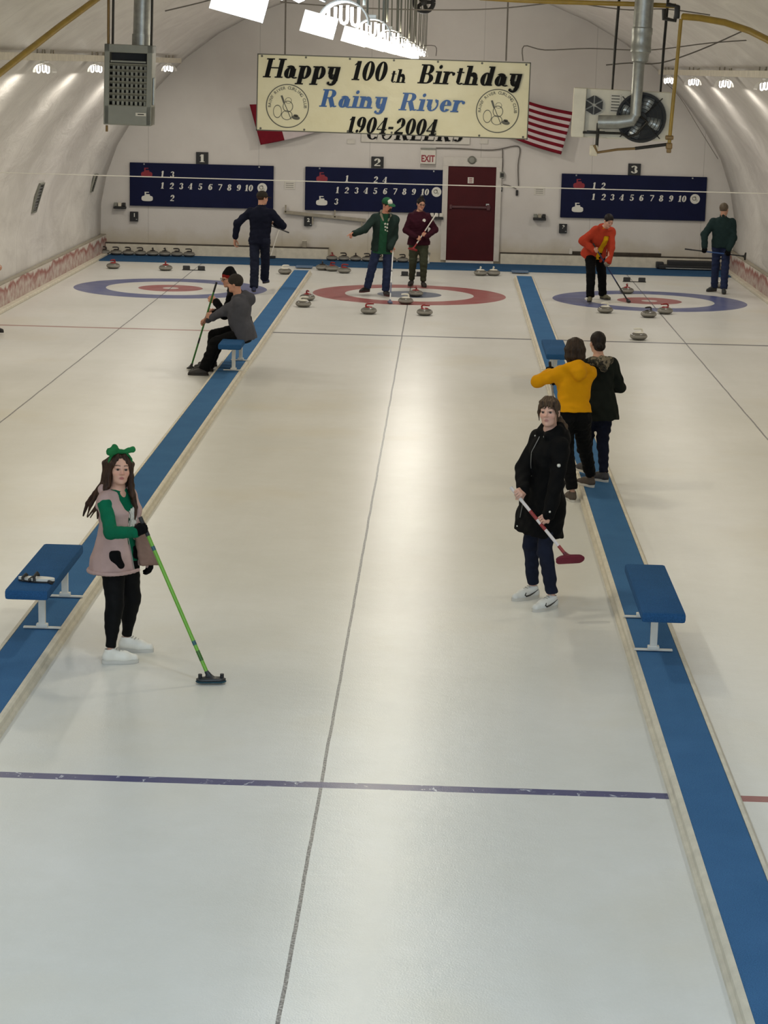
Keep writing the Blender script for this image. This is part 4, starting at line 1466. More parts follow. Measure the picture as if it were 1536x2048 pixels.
def pwire(pts, label, Y, r=0.008, mat=None):
    return cable('ceiling_wire', pts, r, label, 'wire', mat or m_cord, Y)


pwire([(330, 22), (420, 0), (470, -20)], 'thin dark wire along the vault right of the left heater flue', -15.0)
pwire([(560, 4), (720, 16), (900, 20), (1010, 16), (1130, 4), (1190, 12), (1260, 20), (1330, 18), (1420, 30)], 'long sagging wire across the top behind the fan heater flue', -13.0)
pwire([(1046, 122), (1048, 92), (1090, 100), (1180, 97), (1300, 100), (1420, 86), (1536, 78)], 'grey wire running level to the right from the banner end', -11.0)
pwire([(1212, 130), (1260, 126), (1320, 126), (1400, 100), (1490, 60)], 'thin wire sagging from the fan heater hanger up to the right vault', -15.8)
pwire([(1330, 165), (1360, 195), (1400, 260), (1436, 318)], 'thin dark wire running down the right vault from the lamp row', 5.0)
pwire([(835, 92), (870, 92), (872, 112)], 'short bent wire above the middle of the banner', 2.0)
# dark round fan high up in the middle
p = at(848, 4, Y=-6.0)
fan = empty('ceiling_fan', tuple(p), 0, 'dark round ventilator high up behind the hanging lamp rods', 'fan')
MB().tube([(0.15 * math.cos(2 * math.pi * i / 28), 0, 0.15 * math.sin(2 * math.pi * i / 28)) for i in range(29)], 0.035, 8).build('housing', m_black, fan, True)
MB().lathe([(0, -0.04), (0.05, -0.03), (0.06, 0.04), (0, 0.05)], (0, 0, 0), 16, 'y').build('hub', m_darkmetal, fan, True)
for i in range(5):
    an = R(72 * i)
    rm = Matrix.Rotation(an, 3, 'Y') @ Matrix.Rotation(R(25), 3, 'X')
    MB().box(tuple(rm @ Vector((0.09, 0, 0))), (0.10, 0.008, 0.06), rm).build('blade', m_darkmetal, fan)
MB().tube([(0, 0, 0.17), (0, 0, vz(p[0]) - p[2])], 0.02, 8).build('drop_rod', m_darkmetal, fan)

# ------------------------------------------------------------------ soft solids for people and clothes
class Solid:
    """union / cut of smooth shapes sampled on a grid and meshed with surface nets"""

    def __init__(s):
        s.ops = []
        s.lo = np.full(3, 1e9)
        s.hi = np.full(3, -1e9)

    def _p(s, kind, lo, hi, fn, k):
        lo, hi = np.asarray(lo, float), np.asarray(hi, float)
        if kind == 'u':
            s.lo = np.minimum(s.lo, lo)
            s.hi = np.maximum(s.hi, hi)
        s.ops.append((kind, lo, hi, fn, k))
        return s

    def cap(s, a, b, ra, rb, k=0.02, flat=None, ff=1.0, kind='u'):
        a, b = np.asarray(a, float), np.asarray(b, float)
        r = max(ra, rb)
        ab = b - a
        L2 = max(float(ab @ ab), 1e-9)
        fl = None if flat is None else np.asarray(flat, float)

        def fn(X, Y, Z):
            px, py, pz = X - a[0], Y - a[1], Z - a[2]
            t = np.clip((px * ab[0] + py * ab[1] + pz * ab[2]) / L2, 0, 1)
            qx, qy, qz = px - t * ab[0], py - t * ab[1], pz - t * ab[2]
            if fl is not None:
                c = (qx * fl[0] + qy * fl[1] + qz * fl[2]) * (ff - 1)
                qx, qy, qz = qx + c * fl[0], qy + c * fl[1], qz + c * fl[2]
            return np.sqrt(qx * qx + qy * qy + qz * qz) - (ra + (rb - ra) * t)
        return s._p(kind, np.minimum(a, b) - r, np.maximum(a, b) + r, fn, k)

    def chain(s, pts, rs, k=0.02, flat=None, ff=1.0):
        for i in range(len(pts) - 1):
            s.cap(pts[i], pts[i + 1], rs[i], rs[i + 1], k, flat, ff)
        return s

    def ell(s, c, r, B=None, k=0.02, kind='u'):
        """ellipsoid; B: 3 axis vectors as rows"""
        c, r = np.asarray(c, float), np.asarray(r, float)
        B = np.eye(3) if B is None else np.asarray(B, float)
        ext = np.sqrt(((B * r[:, None]) ** 2).sum(0))

        def fn(X, Y, Z):
            px, py, pz = X - c[0], Y - c[1], Z - c[2]
            l = [(px * B[i, 0] + py * B[i, 1] + pz * B[i, 2]) / r[i] for i in range(3)]
            k0 = np.sqrt(l[0] ** 2 + l[1] ** 2 + l[2] ** 2)
            k1 = np.sqrt((l[0] / r[0]) ** 2 + (l[1] / r[1]) ** 2 + (l[2] / r[2]) ** 2) + 1e-9
            return k0 * (k0 - 1) / k1
        return s._p(kind, c - ext, c + ext, fn, k)

    def box(s, c, h, B=None, rad=0.01, k=0.02, kind='u'):
        c, h = np.asarray(c, float), np.asarray(h, float)
        B = np.eye(3) if B is None else np.asarray(B, float)
        ext = np.sqrt(((B * h[:, None]) ** 2).sum(0)) * 1.3

        def fn(X, Y, Z):
            px, py, pz = X - c[0], Y - c[1], Z - c[2]
            q = [np.abs(px * B[i, 0] + py * B[i, 1] + pz * B[i, 2]) - (h[i] - rad) for i in range(3)]
            o = np.sqrt(sum(np.maximum(v, 0) ** 2 for v in q))
            return o + np.minimum(np.maximum(np.maximum(q[0], q[1]), q[2]), 0) - rad
        return s._p(kind, c - ext, c + ext, fn, k)

    def loft(s, base, B, L, tab, k=0.03, kind='u', pw=2.4):
        """stack of ovals along axis B[2] from base; tab rows: t, half width (B[0]), half depth (B[1]), depth offset"""
        base = np.asarray(base, float)
        B = np.asarray(B, float)
        T = np.array([[r[0], r[1], r[2], r[3] if len(r) > 3 else 0.0] for r in tab])
        t0, t1 = T[0, 0], T[-1, 0]
        m = max(T[:, 1].max(), (T[:, 2] + np.abs(T[:, 3])).max())
        ends = np.array([base + B[2] * L * t0, base + B[2] * L * t1])

        def fn(X, Y, Z):
            px, py, pz = X - base[0], Y - base[1], Z - base[2]
            x = px * B[0, 0] + py * B[0, 1] + pz * B[0, 2]
            y = px * B[1, 0] + py * B[1, 1] + pz * B[1, 2]
            t = (px * B[2, 0] + py * B[2, 1] + pz * B[2, 2]) / L
            tt = t.ravel()
            rx = np.interp(tt, T[:, 0], T[:, 1]).reshape(t.shape)
            ry = np.interp(tt, T[:, 0], T[:, 2]).reshape(t.shape)
            oy = np.interp(tt, T[:, 0], T[:, 3]).reshape(t.shape)
            e = (np.abs(x / rx) ** pw + np.abs((y - oy) / ry) ** pw) ** (1 / pw)
            d = (e - 1) * np.minimum(rx, ry)
            cap_ = np.maximum(t0 - t, t - t1) * L
            return np.maximum(d, cap_)
        return s._p(kind, ends.min(0) - m, ends.max(0) + m, fn, k)

    def half(s, p, nrm):
        """cut away everything on the side nrm points to"""
        p, nrm = np.asarray(p, float), np.asarray(nrm, float)
        nrm = nrm / np.linalg.norm(nrm)
        s.ops.append(('h', None, None, lambda X, Y, Z: (X - p[0]) * nrm[0] + (Y - p[1]) * nrm[1] + (Z - p[2]) * nrm[2], 0))
        return s

    def func(s, fn):
        s.ops.append(('f', None, None, fn, 0))
        return s

    def mesh(s, name, h):
        lo, hi = s.lo - 3 * h - 0.012, s.hi + 3 * h + 0.012
        n_ = np.maximum(np.ceil((hi - lo) / h).astype(int) + 1, 4)
        ax = [lo[i] + h * np.arange(n_[i]) for i in range(3)]
        F = np.full(n_, 1.0, np.float32)
        for kind, a, b, fn, k in s.ops:
            if kind in 'us':
                m = k + 2.5 * h
                i0 = [max(0, int((a[i] - m - lo[i]) / h)) for i in range(3)]
                i1 = [min(n_[i], int((b[i] + m - lo[i]) / h) + 2) for i in range(3)]
                if any(i1[i] <= i0[i] for i in range(3)):
                    continue
                sl_ = tuple(slice(i0[i], i1[i]) for i in range(3))
            else:
                sl_ = (slice(None),) * 3
            X = ax[0][sl_[0]][:, None, None].astype(np.float32)
            Y = ax[1][sl_[1]][None, :, None].astype(np.float32)
            Z = ax[2][sl_[2]][None, None, :].astype(np.float32)
            G = F[sl_]
            if kind == 'f':
                F[sl_] = fn(X, Y, Z, G)
                continue
            d = fn(X, Y, Z)
            if kind == 'u':
                if k > 0:
                    q = np.maximum(k - np.abs(G - d), 0) / k
                    F[sl_] = np.minimum(G, d) - q * q * k * 0.25
                else:
                    F[sl_] = np.minimum(G, d)
            elif kind == 's':
                d = -d
                if k > 0:
                    q = np.maximum(k - np.abs(G - d), 0) / k
                    F[sl_] = np.maximum(G, d) + q * q * k * 0.25
                else:
                    F[sl_] = np.maximum(G, d)
            else:
                F[sl_] = np.maximum(G, d)
        F = np.where(np.abs(F) < 1e-7, 1e-7, F)
        S_ = F < 0
        # surface nets
        nx, ny, nz = n_
        c8 = [(i, j, k) for i in (0, 1) for j in (0, 1) for k in (0, 1)]
        cnt = sum(S_[i:nx - 1 + i, j:ny - 1 + j, k:nz - 1 + k].astype(np.int8) for i, j, k in c8)
        act = (cnt > 0) & (cnt < 8)
        ci = np.argwhere(act)
        idm = np.full(act.shape, -1, np.int64)
        idm[act] = np.arange(len(ci))
        val = {c: F[ci[:, 0] + c[0], ci[:, 1] + c[1], ci[:, 2] + c[2]].astype(np.float64) for c in c8}
        acc = np.zeros((len(ci), 3))
        num = np.zeros(len(ci))
        for a in c8:
            for d_ in range(3):
                if a[d_]:
                    continue
                b = list(a)
                b[d_] = 1
                b = tuple(b)
                va, vb = val[a], val[b]
                m = (va < 0) != (vb < 0)
                t = np.where(m, va / np.where(m, va - vb, 1), 0)
                for e in range(3):
                    acc[:, e] += np.where(m, a[e] + (t if e == d_ else 0), 0)
                num += m
        V = lo + (ci + acc / num[:, None]) * h
        quads = []
        for d_ in range(3):
            sa = [slice(None)] * 3
            sb = [slice(None)] * 3
            sa[d_] = slice(0, -1)
            sb[d_] = slice(1, None)
            A, Bq = S_[tuple(sa)], S_[tuple(sb)]
            for flip, msk in ((False, A & ~Bq), (True, ~A & Bq)):
                e = np.argwhere(msk)
                if not len(e):
                    continue
                o1, o2 = (d_ + 1) % 3, (d_ + 2) % 3
                ok = (e[:, o1] > 0) & (e[:, o2] > 0) & (e[:, o1] < n_[o1] - 1) & (e[:, o2] < n_[o2] - 1)
                e = e[ok]
                q = []
                for (u_, v_) in ((1, 1), (0, 1), (0, 0), (1, 0)):
                    g = e.copy()
                    g[:, o1] -= u_
                    g[:, o2] -= v_
                    q.append(idm[g[:, 0], g[:, 1], g[:, 2]])
                q = np.stack(q, 1)
                quads.append(q[:, ::-1] if flip else q)
        Q = np.concatenate(quads)
        Q = Q[(Q >= 0).all(1)]
        # keep the shell smooth: one relaxation pass
        for _ in range(1):
            sm_ = np.zeros_like(V)
            cn = np.zeros(len(V))
            for i in range(4):
                np.add.at(sm_, Q[:, i], V[Q[:, (i + 1) % 4]])
                np.add.at(cn, Q[:, i], 1)
            V = np.where(cn[:, None] > 0, 0.5 * V + 0.5 * sm_ / np.maximum(cn, 1)[:, None], V)
        me = bpy.data.meshes.new(name)
        me.vertices.add(len(V))
        me.vertices.foreach_set('co', V.ravel())
        me.loops.add(len(Q) * 4)
        me.loops.foreach_set('vertex_index', Q.ravel().astype(np.int32))
        me.polygons.add(len(Q))
        me.polygons.foreach_set('loop_start', np.arange(0, len(Q) * 4, 4, dtype=np.int32))
        me.polygons.foreach_set('loop_total', np.full(len(Q), 4, np.int32))
        me.polygons.foreach_set('use_smooth', np.ones(len(Q), bool))
        me.update(calc_edges=True)
        return me, V, Q

    def build(s, name, h, mat, parent=None, org=None, split=None):
        me, V, Q = s.mesh(name, h)
        if org is not None:
            V = V - np.asarray(org)
            me.vertices.foreach_set('co', V.ravel())
        if split is not None:
            cen = V[Q].mean(1) + (np.asarray(org) if org is not None else 0)
            me.polygons.foreach_set('material_index', np.asarray(split(cen), np.int32))
        return link_mesh(name, me, mat, parent)


def wrinkle(seed, amp, wl=0.09, stretch=(1, 1, 1)):
    rg = np.random.RandomState(seed)
    ws = []
    for i in range(6):
        d = rg.normal(size=3) * np.array(stretch)
        d /= np.linalg.norm(d)
        ws.append((d * 2 * math.pi / (wl * rg.uniform(0.6, 1.7)), rg.uniform(0, 6.28)))

    def fn(X, Y, Z, G):
        a = 0
        for i, (d, ph) in enumerate(ws):
            w_ = np.sin(X * d[0] + Y * d[1] + Z * d[2] + ph + (1.3 * np.sin(Z * 17 + ph) if i % 2 else 0))
            a = a + w_
        return G + (amp / 3.0 * a).astype(np.float32)
    return fn


def unit(v):
    v = np.asarray(v, float)
    return v / max(np.linalg.norm(v), 1e-9)


IKLOG = []


def ik(a, b, l1, l2, pole):
    a, b = np.asarray(a, float), np.asarray(b, float)
    d = b - a
    D = np.linalg.norm(d)
    dmax = (l1 + l2) * 0.997
    if D > dmax:
        IKLOG.append(round(D - dmax, 3))
        b = a + d / D * dmax
        d = b - a
        D = dmax
    u_ = d / D
    x = (l1 * l1 - l2 * l2 + D * D) / (2 * D)
    hgt = math.sqrt(max(l1 * l1 - x * x, 0))
    p = np.asarray(pole, float)
    p = unit(p - u_ * (p @ u_))
    return a + u_ * x + p * hgt, b


# skin: the colour of each spot (lips, brows, cheeks) comes from an attribute
def skin_mat(name):
    n = N(name)
    a = n.new('ShaderNodeAttribute', attribute_name='tone')
    n.done(a.outputs['Color'], 0.5, 0, 0.35)
    n.b.inputs['Subsurface Weight'].default_value = 0.06
    n.b.inputs['Subsurface Radius'].default_value = (0.01, 0.004, 0.002)
    return n.m


m_skin = skin_mat('skin')
m_eyewhite = M('eye_white', (206, 198, 190), 0.3, var=0.02)
m_iris = M('dark_iris', (40, 28, 22), 0.2, var=0.02)
m_lens = M('spectacle_frame', (24, 22, 24), 0.3, var=0.02)


def hair_mat(name, c, c2):
    n = N(name)
    o = n.obj()
    f = n.noise(o, 60.0, 3.0, 0.6, 0.4, (1, 1, 0.12))
    n.done(n.mix(n.ramp(f, 0.3, 0.7), lin(c), lin(c2)), 0.5, 0, 0.18)
    n.bump(f, 0.6, 0.01)
    return n.m


def frame(yaw, pitch=0.0, roll=0.0):
    """rows: right-hand side of the person, forward, up; yaw 0 faces the camera end (-y), + turns to +x; pitch + nods down"""
    a = R(yaw)
    f = np.array([math.sin(a), -math.cos(a), 0.0])
    r_ = np.array([-math.cos(a), -math.sin(a), 0.0])
    z_ = np.array([0, 0, 1.0])
    p = R(pitch)
    f, z_ = f * math.cos(p) - z_ * math.sin(p), z_ * math.cos(p) + f * math.sin(p)
    q = R(roll)
    r_, z_ = r_ * math.cos(q) - z_ * math.sin(q), z_ * math.cos(q) + r_ * math.sin(q)
    return np.array([r_, f, z_])


class Person:
    def __init__(s, label, H, G, face, sex='f', pelvis=(0, 0, 0), lean=(0, 0), head=(None, 8, 0), feet=None, arms=None, skin=(196, 150, 126),
                 brow=(60, 42, 32), lip=(150, 84, 78), h=0.007, hc=0.011, sit=None, twist=0.0, thick=1.0, knees=None, name='person', hs=None, neckfwd=0.0):
        s.H, s.G, s.face, s.sex, s.h, s.hc = H, np.asarray(G, float), face, sex, h, hc
        s.thick = thick
        s.arms = arms
        Bf = frame(face)
        s.Bf = Bf
        k = H / 1.70
        s.k = k
        # pelvis and spine
        s.P = s.G + Bf[0] * pelvis[0] + Bf[1] * pelvis[1] + np.array([0, 0, (0.53 * H if sit is None else sit) + pelvis[2]])
        Bt = frame(face + twist, lean[0], lean[1])
        s.B = Bt
        s.LT = 0.305 * H
        s.Nk = s.P + Bt[2] * s.LT
        sw = (0.104 if sex == 'm' else 0.090) * H
        st = 0.855
        s.Sh = {'R': s.P + Bt[2] * s.LT * st + Bt[0] * sw, 'L': s.P + Bt[2] * s.LT * st - Bt[0] * sw}
        Bp = frame(face, lean[0] * 0.3, 0)
        hw = 0.052 * H
        s.Hp = {'R': s.P + Bp[0] * hw - Bp[2] * 0.02, 'L': s.P - Bp[0] * hw - Bp[2] * 0.02}
        # head
        yaw = face if head[0] is None else head[0]
        s.Bh = frame(yaw, head[1], head[2])
        s.hs = hs or ((0.245 if sex == 'm' else 0.236) / 0.238 * (0.6 + 0.4 * k) * 0.97)
        s.Hd = s.Nk + Bt[2] * 0.035 * k + s.Bh[2] * 0.135 * s.hs + Bt[1] * (0.02 + neckfwd) + s.Bh[1] * 0.015
        # legs
        s.An, s.Kn, s.Toe = {}, {}, {}
        for sd in 'RL':
            g, ta = feet[sd][:2]
            g = np.asarray(g, float)
            lift = feet[sd][2] if len(feet[sd]) > 2 else 0.0
            td = np.array([math.sin(R(ta)), -math.cos(R(ta)), 0.0])
            an = g + np.array([0, 0, 0.075 * k + lift])
            pole = Bf[1] if not knees else np.asarray(knees[sd])
            kn, an = ik(s.Hp[sd], an, 0.243 * H, 0.238 * H, pole + 0.25 * td)
            s.Kn[sd], s.An[sd], s.Toe[sd] = kn, an, td
        # arms
        s.El, s.Wr, s.hand = {}, {}, {}
        for sd in 'RL':
            a = arms[sd]
            sg = 1 if sd == 'R' else -1
            if 'grip' in a:
                g, axis, d = np.asarray(a['grip'], float), unit(a['axis']), np.asarray(a['d'], float)
                d = unit(d - axis * (d @ axis))
                n_ = np.cross(axis, d) if sd == 'R' else np.cross(d, axis)
                w_ = g - d * 0.078 * k - n_ * 0.030
                s.hand[sd] = (d, n_, axis, a.get('curl', 1.0))
            else:
                w_ = np.asarray(a['wrist'], float)
                d = unit(a.get('d', (0, 0, -1)))
                th = np.asarray(a.get('thumb', Bf[1]), float)
                th = unit(th - d * (th @ d))
                n_ = np.cross(th, d) if sd == 'R' else np.cross(d, th)
                s.hand[sd] = (d, n_, th, a.get('curl', 0.3))
            pole = a.get('pole', -Bf[1] * 0.6 + Bf[0] * sg * 0.5 - np.array([0, 0, 0.3]))
            el, wr = ik(s.Sh[sd], w_, 0.176 * H, 0.158 * H, pole)
            s.El[sd], s.Wr[sd] = el, wr
        s.skin = np.array(lin(skin))
        s.browc, s.lipc = np.array(lin(brow)), np.array(lin(lip))
        s.label, s.name = label, name
        s.body = None

    def hl(s, x, y, z):
        """head-local point to world"""
        return s.Hd + s.hs * (s.Bh[0] * x + s.Bh[1] * y + s.Bh[2] * z)

    def tp(s, x, y, t):
        """torso-local: right, forward metres and height fraction"""
        return s.P + s.B[0] * x + s.B[1] * y + s.B[2] * s.LT * t

    def add_hand(s, S, sd, inf=0.0, kk=0.008, cuff=None):
        d, n_, th, curl = s.hand[sd]
        W_ = s.Wr[sd]
        k = s.k * (1.0 if s.sex == 'm' else 0.93)
        B = np.array([th, d, n_])
        S.box(W_ + d * 0.052 * k, np.array([0.040, 0.048, 0.015]) * k + inf, B, 0.014 * k + inf, kk)
        S.cap(W_ - d * 0.03, W_ + d * 0.02, 0.026 * k + inf, 0.027 * k + inf, 0.012, n_, 1.25)
        lens = (0.070, 0.078, 0.073, 0.058)
        offs = (0.031, 0.0105, -0.0105, -0.030)
        pt = s.arms[sd].get('point')
        for i in range(4):
            p = W_ + d * (0.092 - (0.006 if i in (0, 3) else 0)) * k + th * offs[i] * k
            ang = 0.0
            pr = p - d * 0.02 * k
            c = curl
            if pt:
                c = 0.05 if i == 0 else 0.85
            rr = 0.0088 * k
            S.cap(pr, p, rr + 0.001 + inf, rr + 0.0006 + inf, 0.005)
            for j, fr_ in enumerate((0.46, 0.30, 0.24)):
                ang += c * R((62, 78, 52)[j]) + R(6)
                dirv = d * math.cos(ang) + n_ * math.sin(ang) + th * (0.03 * (1.5 - i)) * (1 - c)
                q = p + unit(dirv) * lens[i] * fr_ * k
                S.cap(p, q, rr - 0.0005 * j + inf, rr - 0.0005 * (j + 1) + inf, 0.003)
                p = q
        p0 = W_ + d * 0.022 * k + th * 0.030 * k + n_ * 0.004
        p1 = p0 + unit(d * 0.75 + th * (0.75 - 0.35 * curl) + n_ * (0.25 + 0.5 * curl)) * 0.040 * k
        p2 = p1 + unit(d * 0.8 + th * (0.3 - 0.75 * curl) + n_ * (0.2 + 0.7 * curl)) * 0.030 * k
        p3 = p2 + unit(d * (0.9 - 0.3 * curl) + th * (0.1 - 1.0 * curl) + n_ * (0.15 + 0.7 * curl)) * 0.024 * k
        S.chain([p0, p1, p2, p3], [0.016 * k + inf, 0.012 * k + inf, 0.0105 * k + inf, 0.0085 * k + inf], 0.008)

    def make_body(s, bare_ankle=False, glasses=False):
        S = Solid()
        H, k, hs = s.H, s.k, s.hs
        f = 1.0 if s.sex == 'm' else 0.93
        q = s.hl
        e3 = lambda a, b, c: np.array([a, b, c]) * hs
        S.ell(q(0, -0.012, 0.030), e3(0.074, 0.094, 0.088), s.Bh, 0.02)
        S.ell(q(0, 0.020, -0.035), e3(0.058 if s.sex == 'm' else 0.056, 0.068, 0.076), s.Bh, 0.03)
        jw = 0.034 if s.sex == 'm' else 0.022
        S.cap(q(-jw, 0.038, -0.080), q(jw, 0.038, -0.080), 0.026 * hs, 0.026 * hs, 0.03)
        S.ell(q(0, 0.066, -0.098), e3(0.022, 0.020, 0.017), s.Bh, 0.025)
        for sg in (-1, 1):
            S.ell(q(sg * 0.040, 0.058, -0.026), e3(0.022, 0.024, 0.022), s.Bh, 0.03)
            S.ell(q(sg * 0.032, 0.098, 0.004), e3(0.020, 0.013, 0.011), s.Bh, 0.014, 's')
        S.cap(q(-0.040, 0.073, 0.024), q(0.040, 0.073, 0.024), 0.012 * hs, 0.012 * hs, 0.02)
        S.cap(q(0, 0.084, 0.012), q(0, 0.104, -0.026), 0.008 * hs, 0.0115 * hs, 0.012)
        for sg in (-1, 1):
            S.ell(q(sg * 0.0125, 0.092, -0.031), e3(0.009, 0.010, 0.007), s.Bh, 0.006)
            S.ell(q(sg * 0.032, 0.083, 0.0135), e3(0.017, 0.007, 0.004), s.Bh, 0.006)
            S.ell(q(sg * 0.077, -0.008, -0.010), e3(0.009, 0.019, 0.032), s.Bh, 0.008)
        S.cap(q(-0.017, 0.0800, -0.060), q(0.017, 0.0800, -0.060), 0.0075 * hs, 0.0075 * hs, 0.006)
        S.cap(q(-0.012, 0.0795, -0.070), q(0.012, 0.0795, -0.070), 0.0085 * hs, 0.0085 * hs, 0.006)
        S.cap(q(-0.020, 0.0945, -0.0655), q(0.020, 0.0945, -0.0655), 0.003 * hs, 0.003 * hs, 0.004, None, 1, 's')
        # neck, torso, limbs
        S.cap(s.hl(0, -0.022, -0.06), s.Nk - s.B[2] * 0.03, 0.054 * f * hs, 0.060 * f, 0.03)
        hwid = 0.14 if s.sex == 'f' else 0.13
        S.loft(s.P, s.B, s.LT, [(-0.16, 0.06 * k, 0.06 * k), (0.0, hwid * k, 0.085 * k), (0.3, 0.105 * k, 0.075 * k), (0.65, 0.118 * k, 0.082 * k), (0.86, 0.10 * k, 0.065 * k), (1.03, 0.05 * k, 0.05 * k)], 0.04)
        for sd in 'RL':
            S.chain([s.Nk - s.B[2] * 0.04, s.Sh[sd]], [0.05, 0.047 * k], 0.04)
            S.chain([s.Sh[sd], s.El[sd], s.Wr[sd]], [0.046 * k * f, 0.036 * k * f, 0.026 * k * f], 0.02)
            S.chain([s.Hp[sd], s.Kn[sd], s.An[sd] + np.array([0, 0, 0.02])], [0.062 * k, 0.040 * k, 0.029 * k], 0.03)
            S.cap(s.An[sd] - np.array([0, 0, 0.01]), s.An[sd] + s.Toe[sd] * 0.10 * k - np.array([0, 0, 0.035 * k]), 0.029 * k, 0.022 * k, 0.02)
            s.add_hand(S, sd)
        me, V, Q = S.mesh(s.name, s.h)
        Vl = (V - s.Hd) @ s.Bh.T / hs
        colr = np.tile(s.skin, (len(V), 1))
        rg = np.random.RandomState(3)

        def blend(w_, c):
            w_ = np.clip(w_, 0, 1)[:, None]
            colr[:] = colr * (1 - w_) + np.asarray(c) * w_
        front = np.clip((Vl[:, 1] - 0.045) / 0.02, 0, 1)
        red = np.array([s.skin[0] * 1.0, s.skin[1] * 0.74, s.skin[2] * 0.70])
        for sg in (-1, 1):
            blend(front * 0.55 * np.exp(-(((Vl[:, 0] - sg * 0.040) / 0.020) ** 2 + ((Vl[:, 2] + 0.030) / 0.018) ** 2)), red)
        blend(front * 0.5 * np.exp(-((Vl[:, 0] / 0.014) ** 2 + ((Vl[:, 2] + 0.027) / 0.012) ** 2)), red)
        lipw = front * np.clip(1.6 - ((Vl[:, 0] / 0.022) ** 2 + ((Vl[:, 2] + 0.065) / 0.0125) ** 2) * 1.4, 0, 1)
        blend(lipw * 0.9, s.lipc)
        for sg in (-1, 1):
            bz = 0.030 + 0.004 * (1 - ((Vl[:, 0] * sg - 0.036) / 0.022) ** 2)
            blend(front * (np.abs(Vl[:, 0] * sg - 0.034) < 0.022) * np.clip(1.5 - np.abs(Vl[:, 2] - bz) / 0.0045, 0, 1) * 0.85, s.browc)
            lash = front * np.clip(1.5 - (((Vl[:, 0] * sg - 0.032) / 0.019) ** 2 + ((Vl[:, 2] - 0.0035) / 0.0085) ** 2), 0, 1)
            blend(lash * 0.6, s.browc * 0.8 + s.skin * 0.1)
        ca = me.color_attributes.new('tone', 'FLOAT_COLOR', 'POINT')
        ca.data.foreach_set('color', np.concatenate([colr, np.ones((len(V), 1))], 1).astype(np.float32).ravel())
        V = V - s.G
        me.vertices.foreach_set('co', V.ravel())
        o = link_mesh(s.name, me, m_skin)
        o.location = tuple(s.G)
        tag(o, s.label, 'person')
        s.body = o
        for sg in (-1, 1):
            c = s.hl(sg * 0.0315, 0.0752, 0.0030)
            eb = MB()
            rr = 0.0128 * hs
            prof = [(rr * math.sin(a), rr * math.cos(a)) for a in np.linspace(0, math.pi, 13)]
            vs, fs, mi = [], [], []
            seg = 18
            for (r_, z_) in prof:
                for j in range(seg):
                    a = 2 * math.pi * j / seg
                    vs.append(c - s.G + s.Bh[0] * r_ * math.cos(a) + s.Bh[2] * r_ * math.sin(a) + s.Bh[1] * z_)
            for i in range(12):
                for j in range(seg):
                    a, b = i * seg + j, i * seg + (j + 1) % seg
                    fs.append((a, b, b + seg, a + seg))
                    mi.append(1 if i < 4 else 0)
            eb.add(vs, fs)
            eb.mi = mi
            eb.build('eye', [m_eyewhite, m_iris], o, True)
        if glasses:
            g = MB()
            for sg in (-1, 1):
                g.tube([s.hl(sg * 0.034 + 0.024 * math.cos(t), 0.103, 0.001 + 0.019 * math.sin(t)) - s.G for t in np.linspace(0, 2 * math.pi, 17)], 0.0032, 6)
                g.tube([s.hl(sg * 0.058, 0.103, 0.004) - s.G, s.hl(sg * 0.078, 0.07, 0.004) - s.G, s.hl(sg * 0.080, -0.005, 0.006) - s.G], 0.0028, 6)
            g.tube([s.hl(-0.010, 0.104, 0.004) - s.G, s.hl(0.010, 0.104, 0.004) - s.G], 0.003, 6)
            g.build('glasses', m_lens, o)
        return o

    # ---- clothes
    def part(s, S, name, mat, h=None, label=None, split=None, parent=None):
        o = S.build(name, h or s.hc, mat, parent or s.body, s.G, split)
        if label:
            o['label'] = label
        return o

    def torso_tab(s, grow=0.02, bottom=-0.12, flare=0.0, top=1.02, neck=0.075, belly=0.0, bust=0.0):
        k, g = s.k * s.thick, grow
        if s.sex == 'f':
            base = [(-0.9, 0.165, 0.125, 0), (-0.3, 0.172, 0.128, -0.01), (-0.05, 0.170, 0.122, -0.012), (0.12, 0.150, 0.108, -0.004), (0.30, 0.128, 0.096, 0.0),
                    (0.5, 0.138, 0.106, 0.010 + bust * 0.4), (0.68, 0.150, 0.112, 0.012 + bust * 0.5), (0.80, 0.152, 0.100, 0), (0.88, 0.128, 0.085, -0.005), (0.95, 0.088, 0.074, -0.008), (1.02, neck - g * 0.5, 0.066, -0.006)]
        else:
            base = [(-0.9, 0.160, 0.125, 0), (-0.3, 0.165, 0.122, 0), (-0.05, 0.160, 0.118, 0), (0.12, 0.158, 0.116, 0.005), (0.30, 0.158, 0.116, 0.01 + belly), (0.5, 0.166, 0.120, 0.01 + belly * 0.6),
                    (0.68, 0.178, 0.122, 0.005), (0.80, 0.176, 0.108, 0), (0.88, 0.150, 0.092, -0.006), (0.95, 0.102, 0.080, -0.01), (1.02, neck - g * 0.5, 0.070, -0.008)]
        B_ = np.array(base)
        ts = sorted(set([bottom] + [b[0] for b in base if bottom < b[0] < top] + [top]))
        out = []
        for t in ts:
            rx, ry, oy = (np.interp(t, B_[:, 0], B_[:, i]) for i in (1, 2, 3))
            fl = flare * max(0.0, min(1.0, (0.35 - t) / max(0.35 - bottom, 0.1)))
            out.append((t, rx * k + g + fl, ry * k + g * 0.9 + fl * 0.8, oy))
        return out

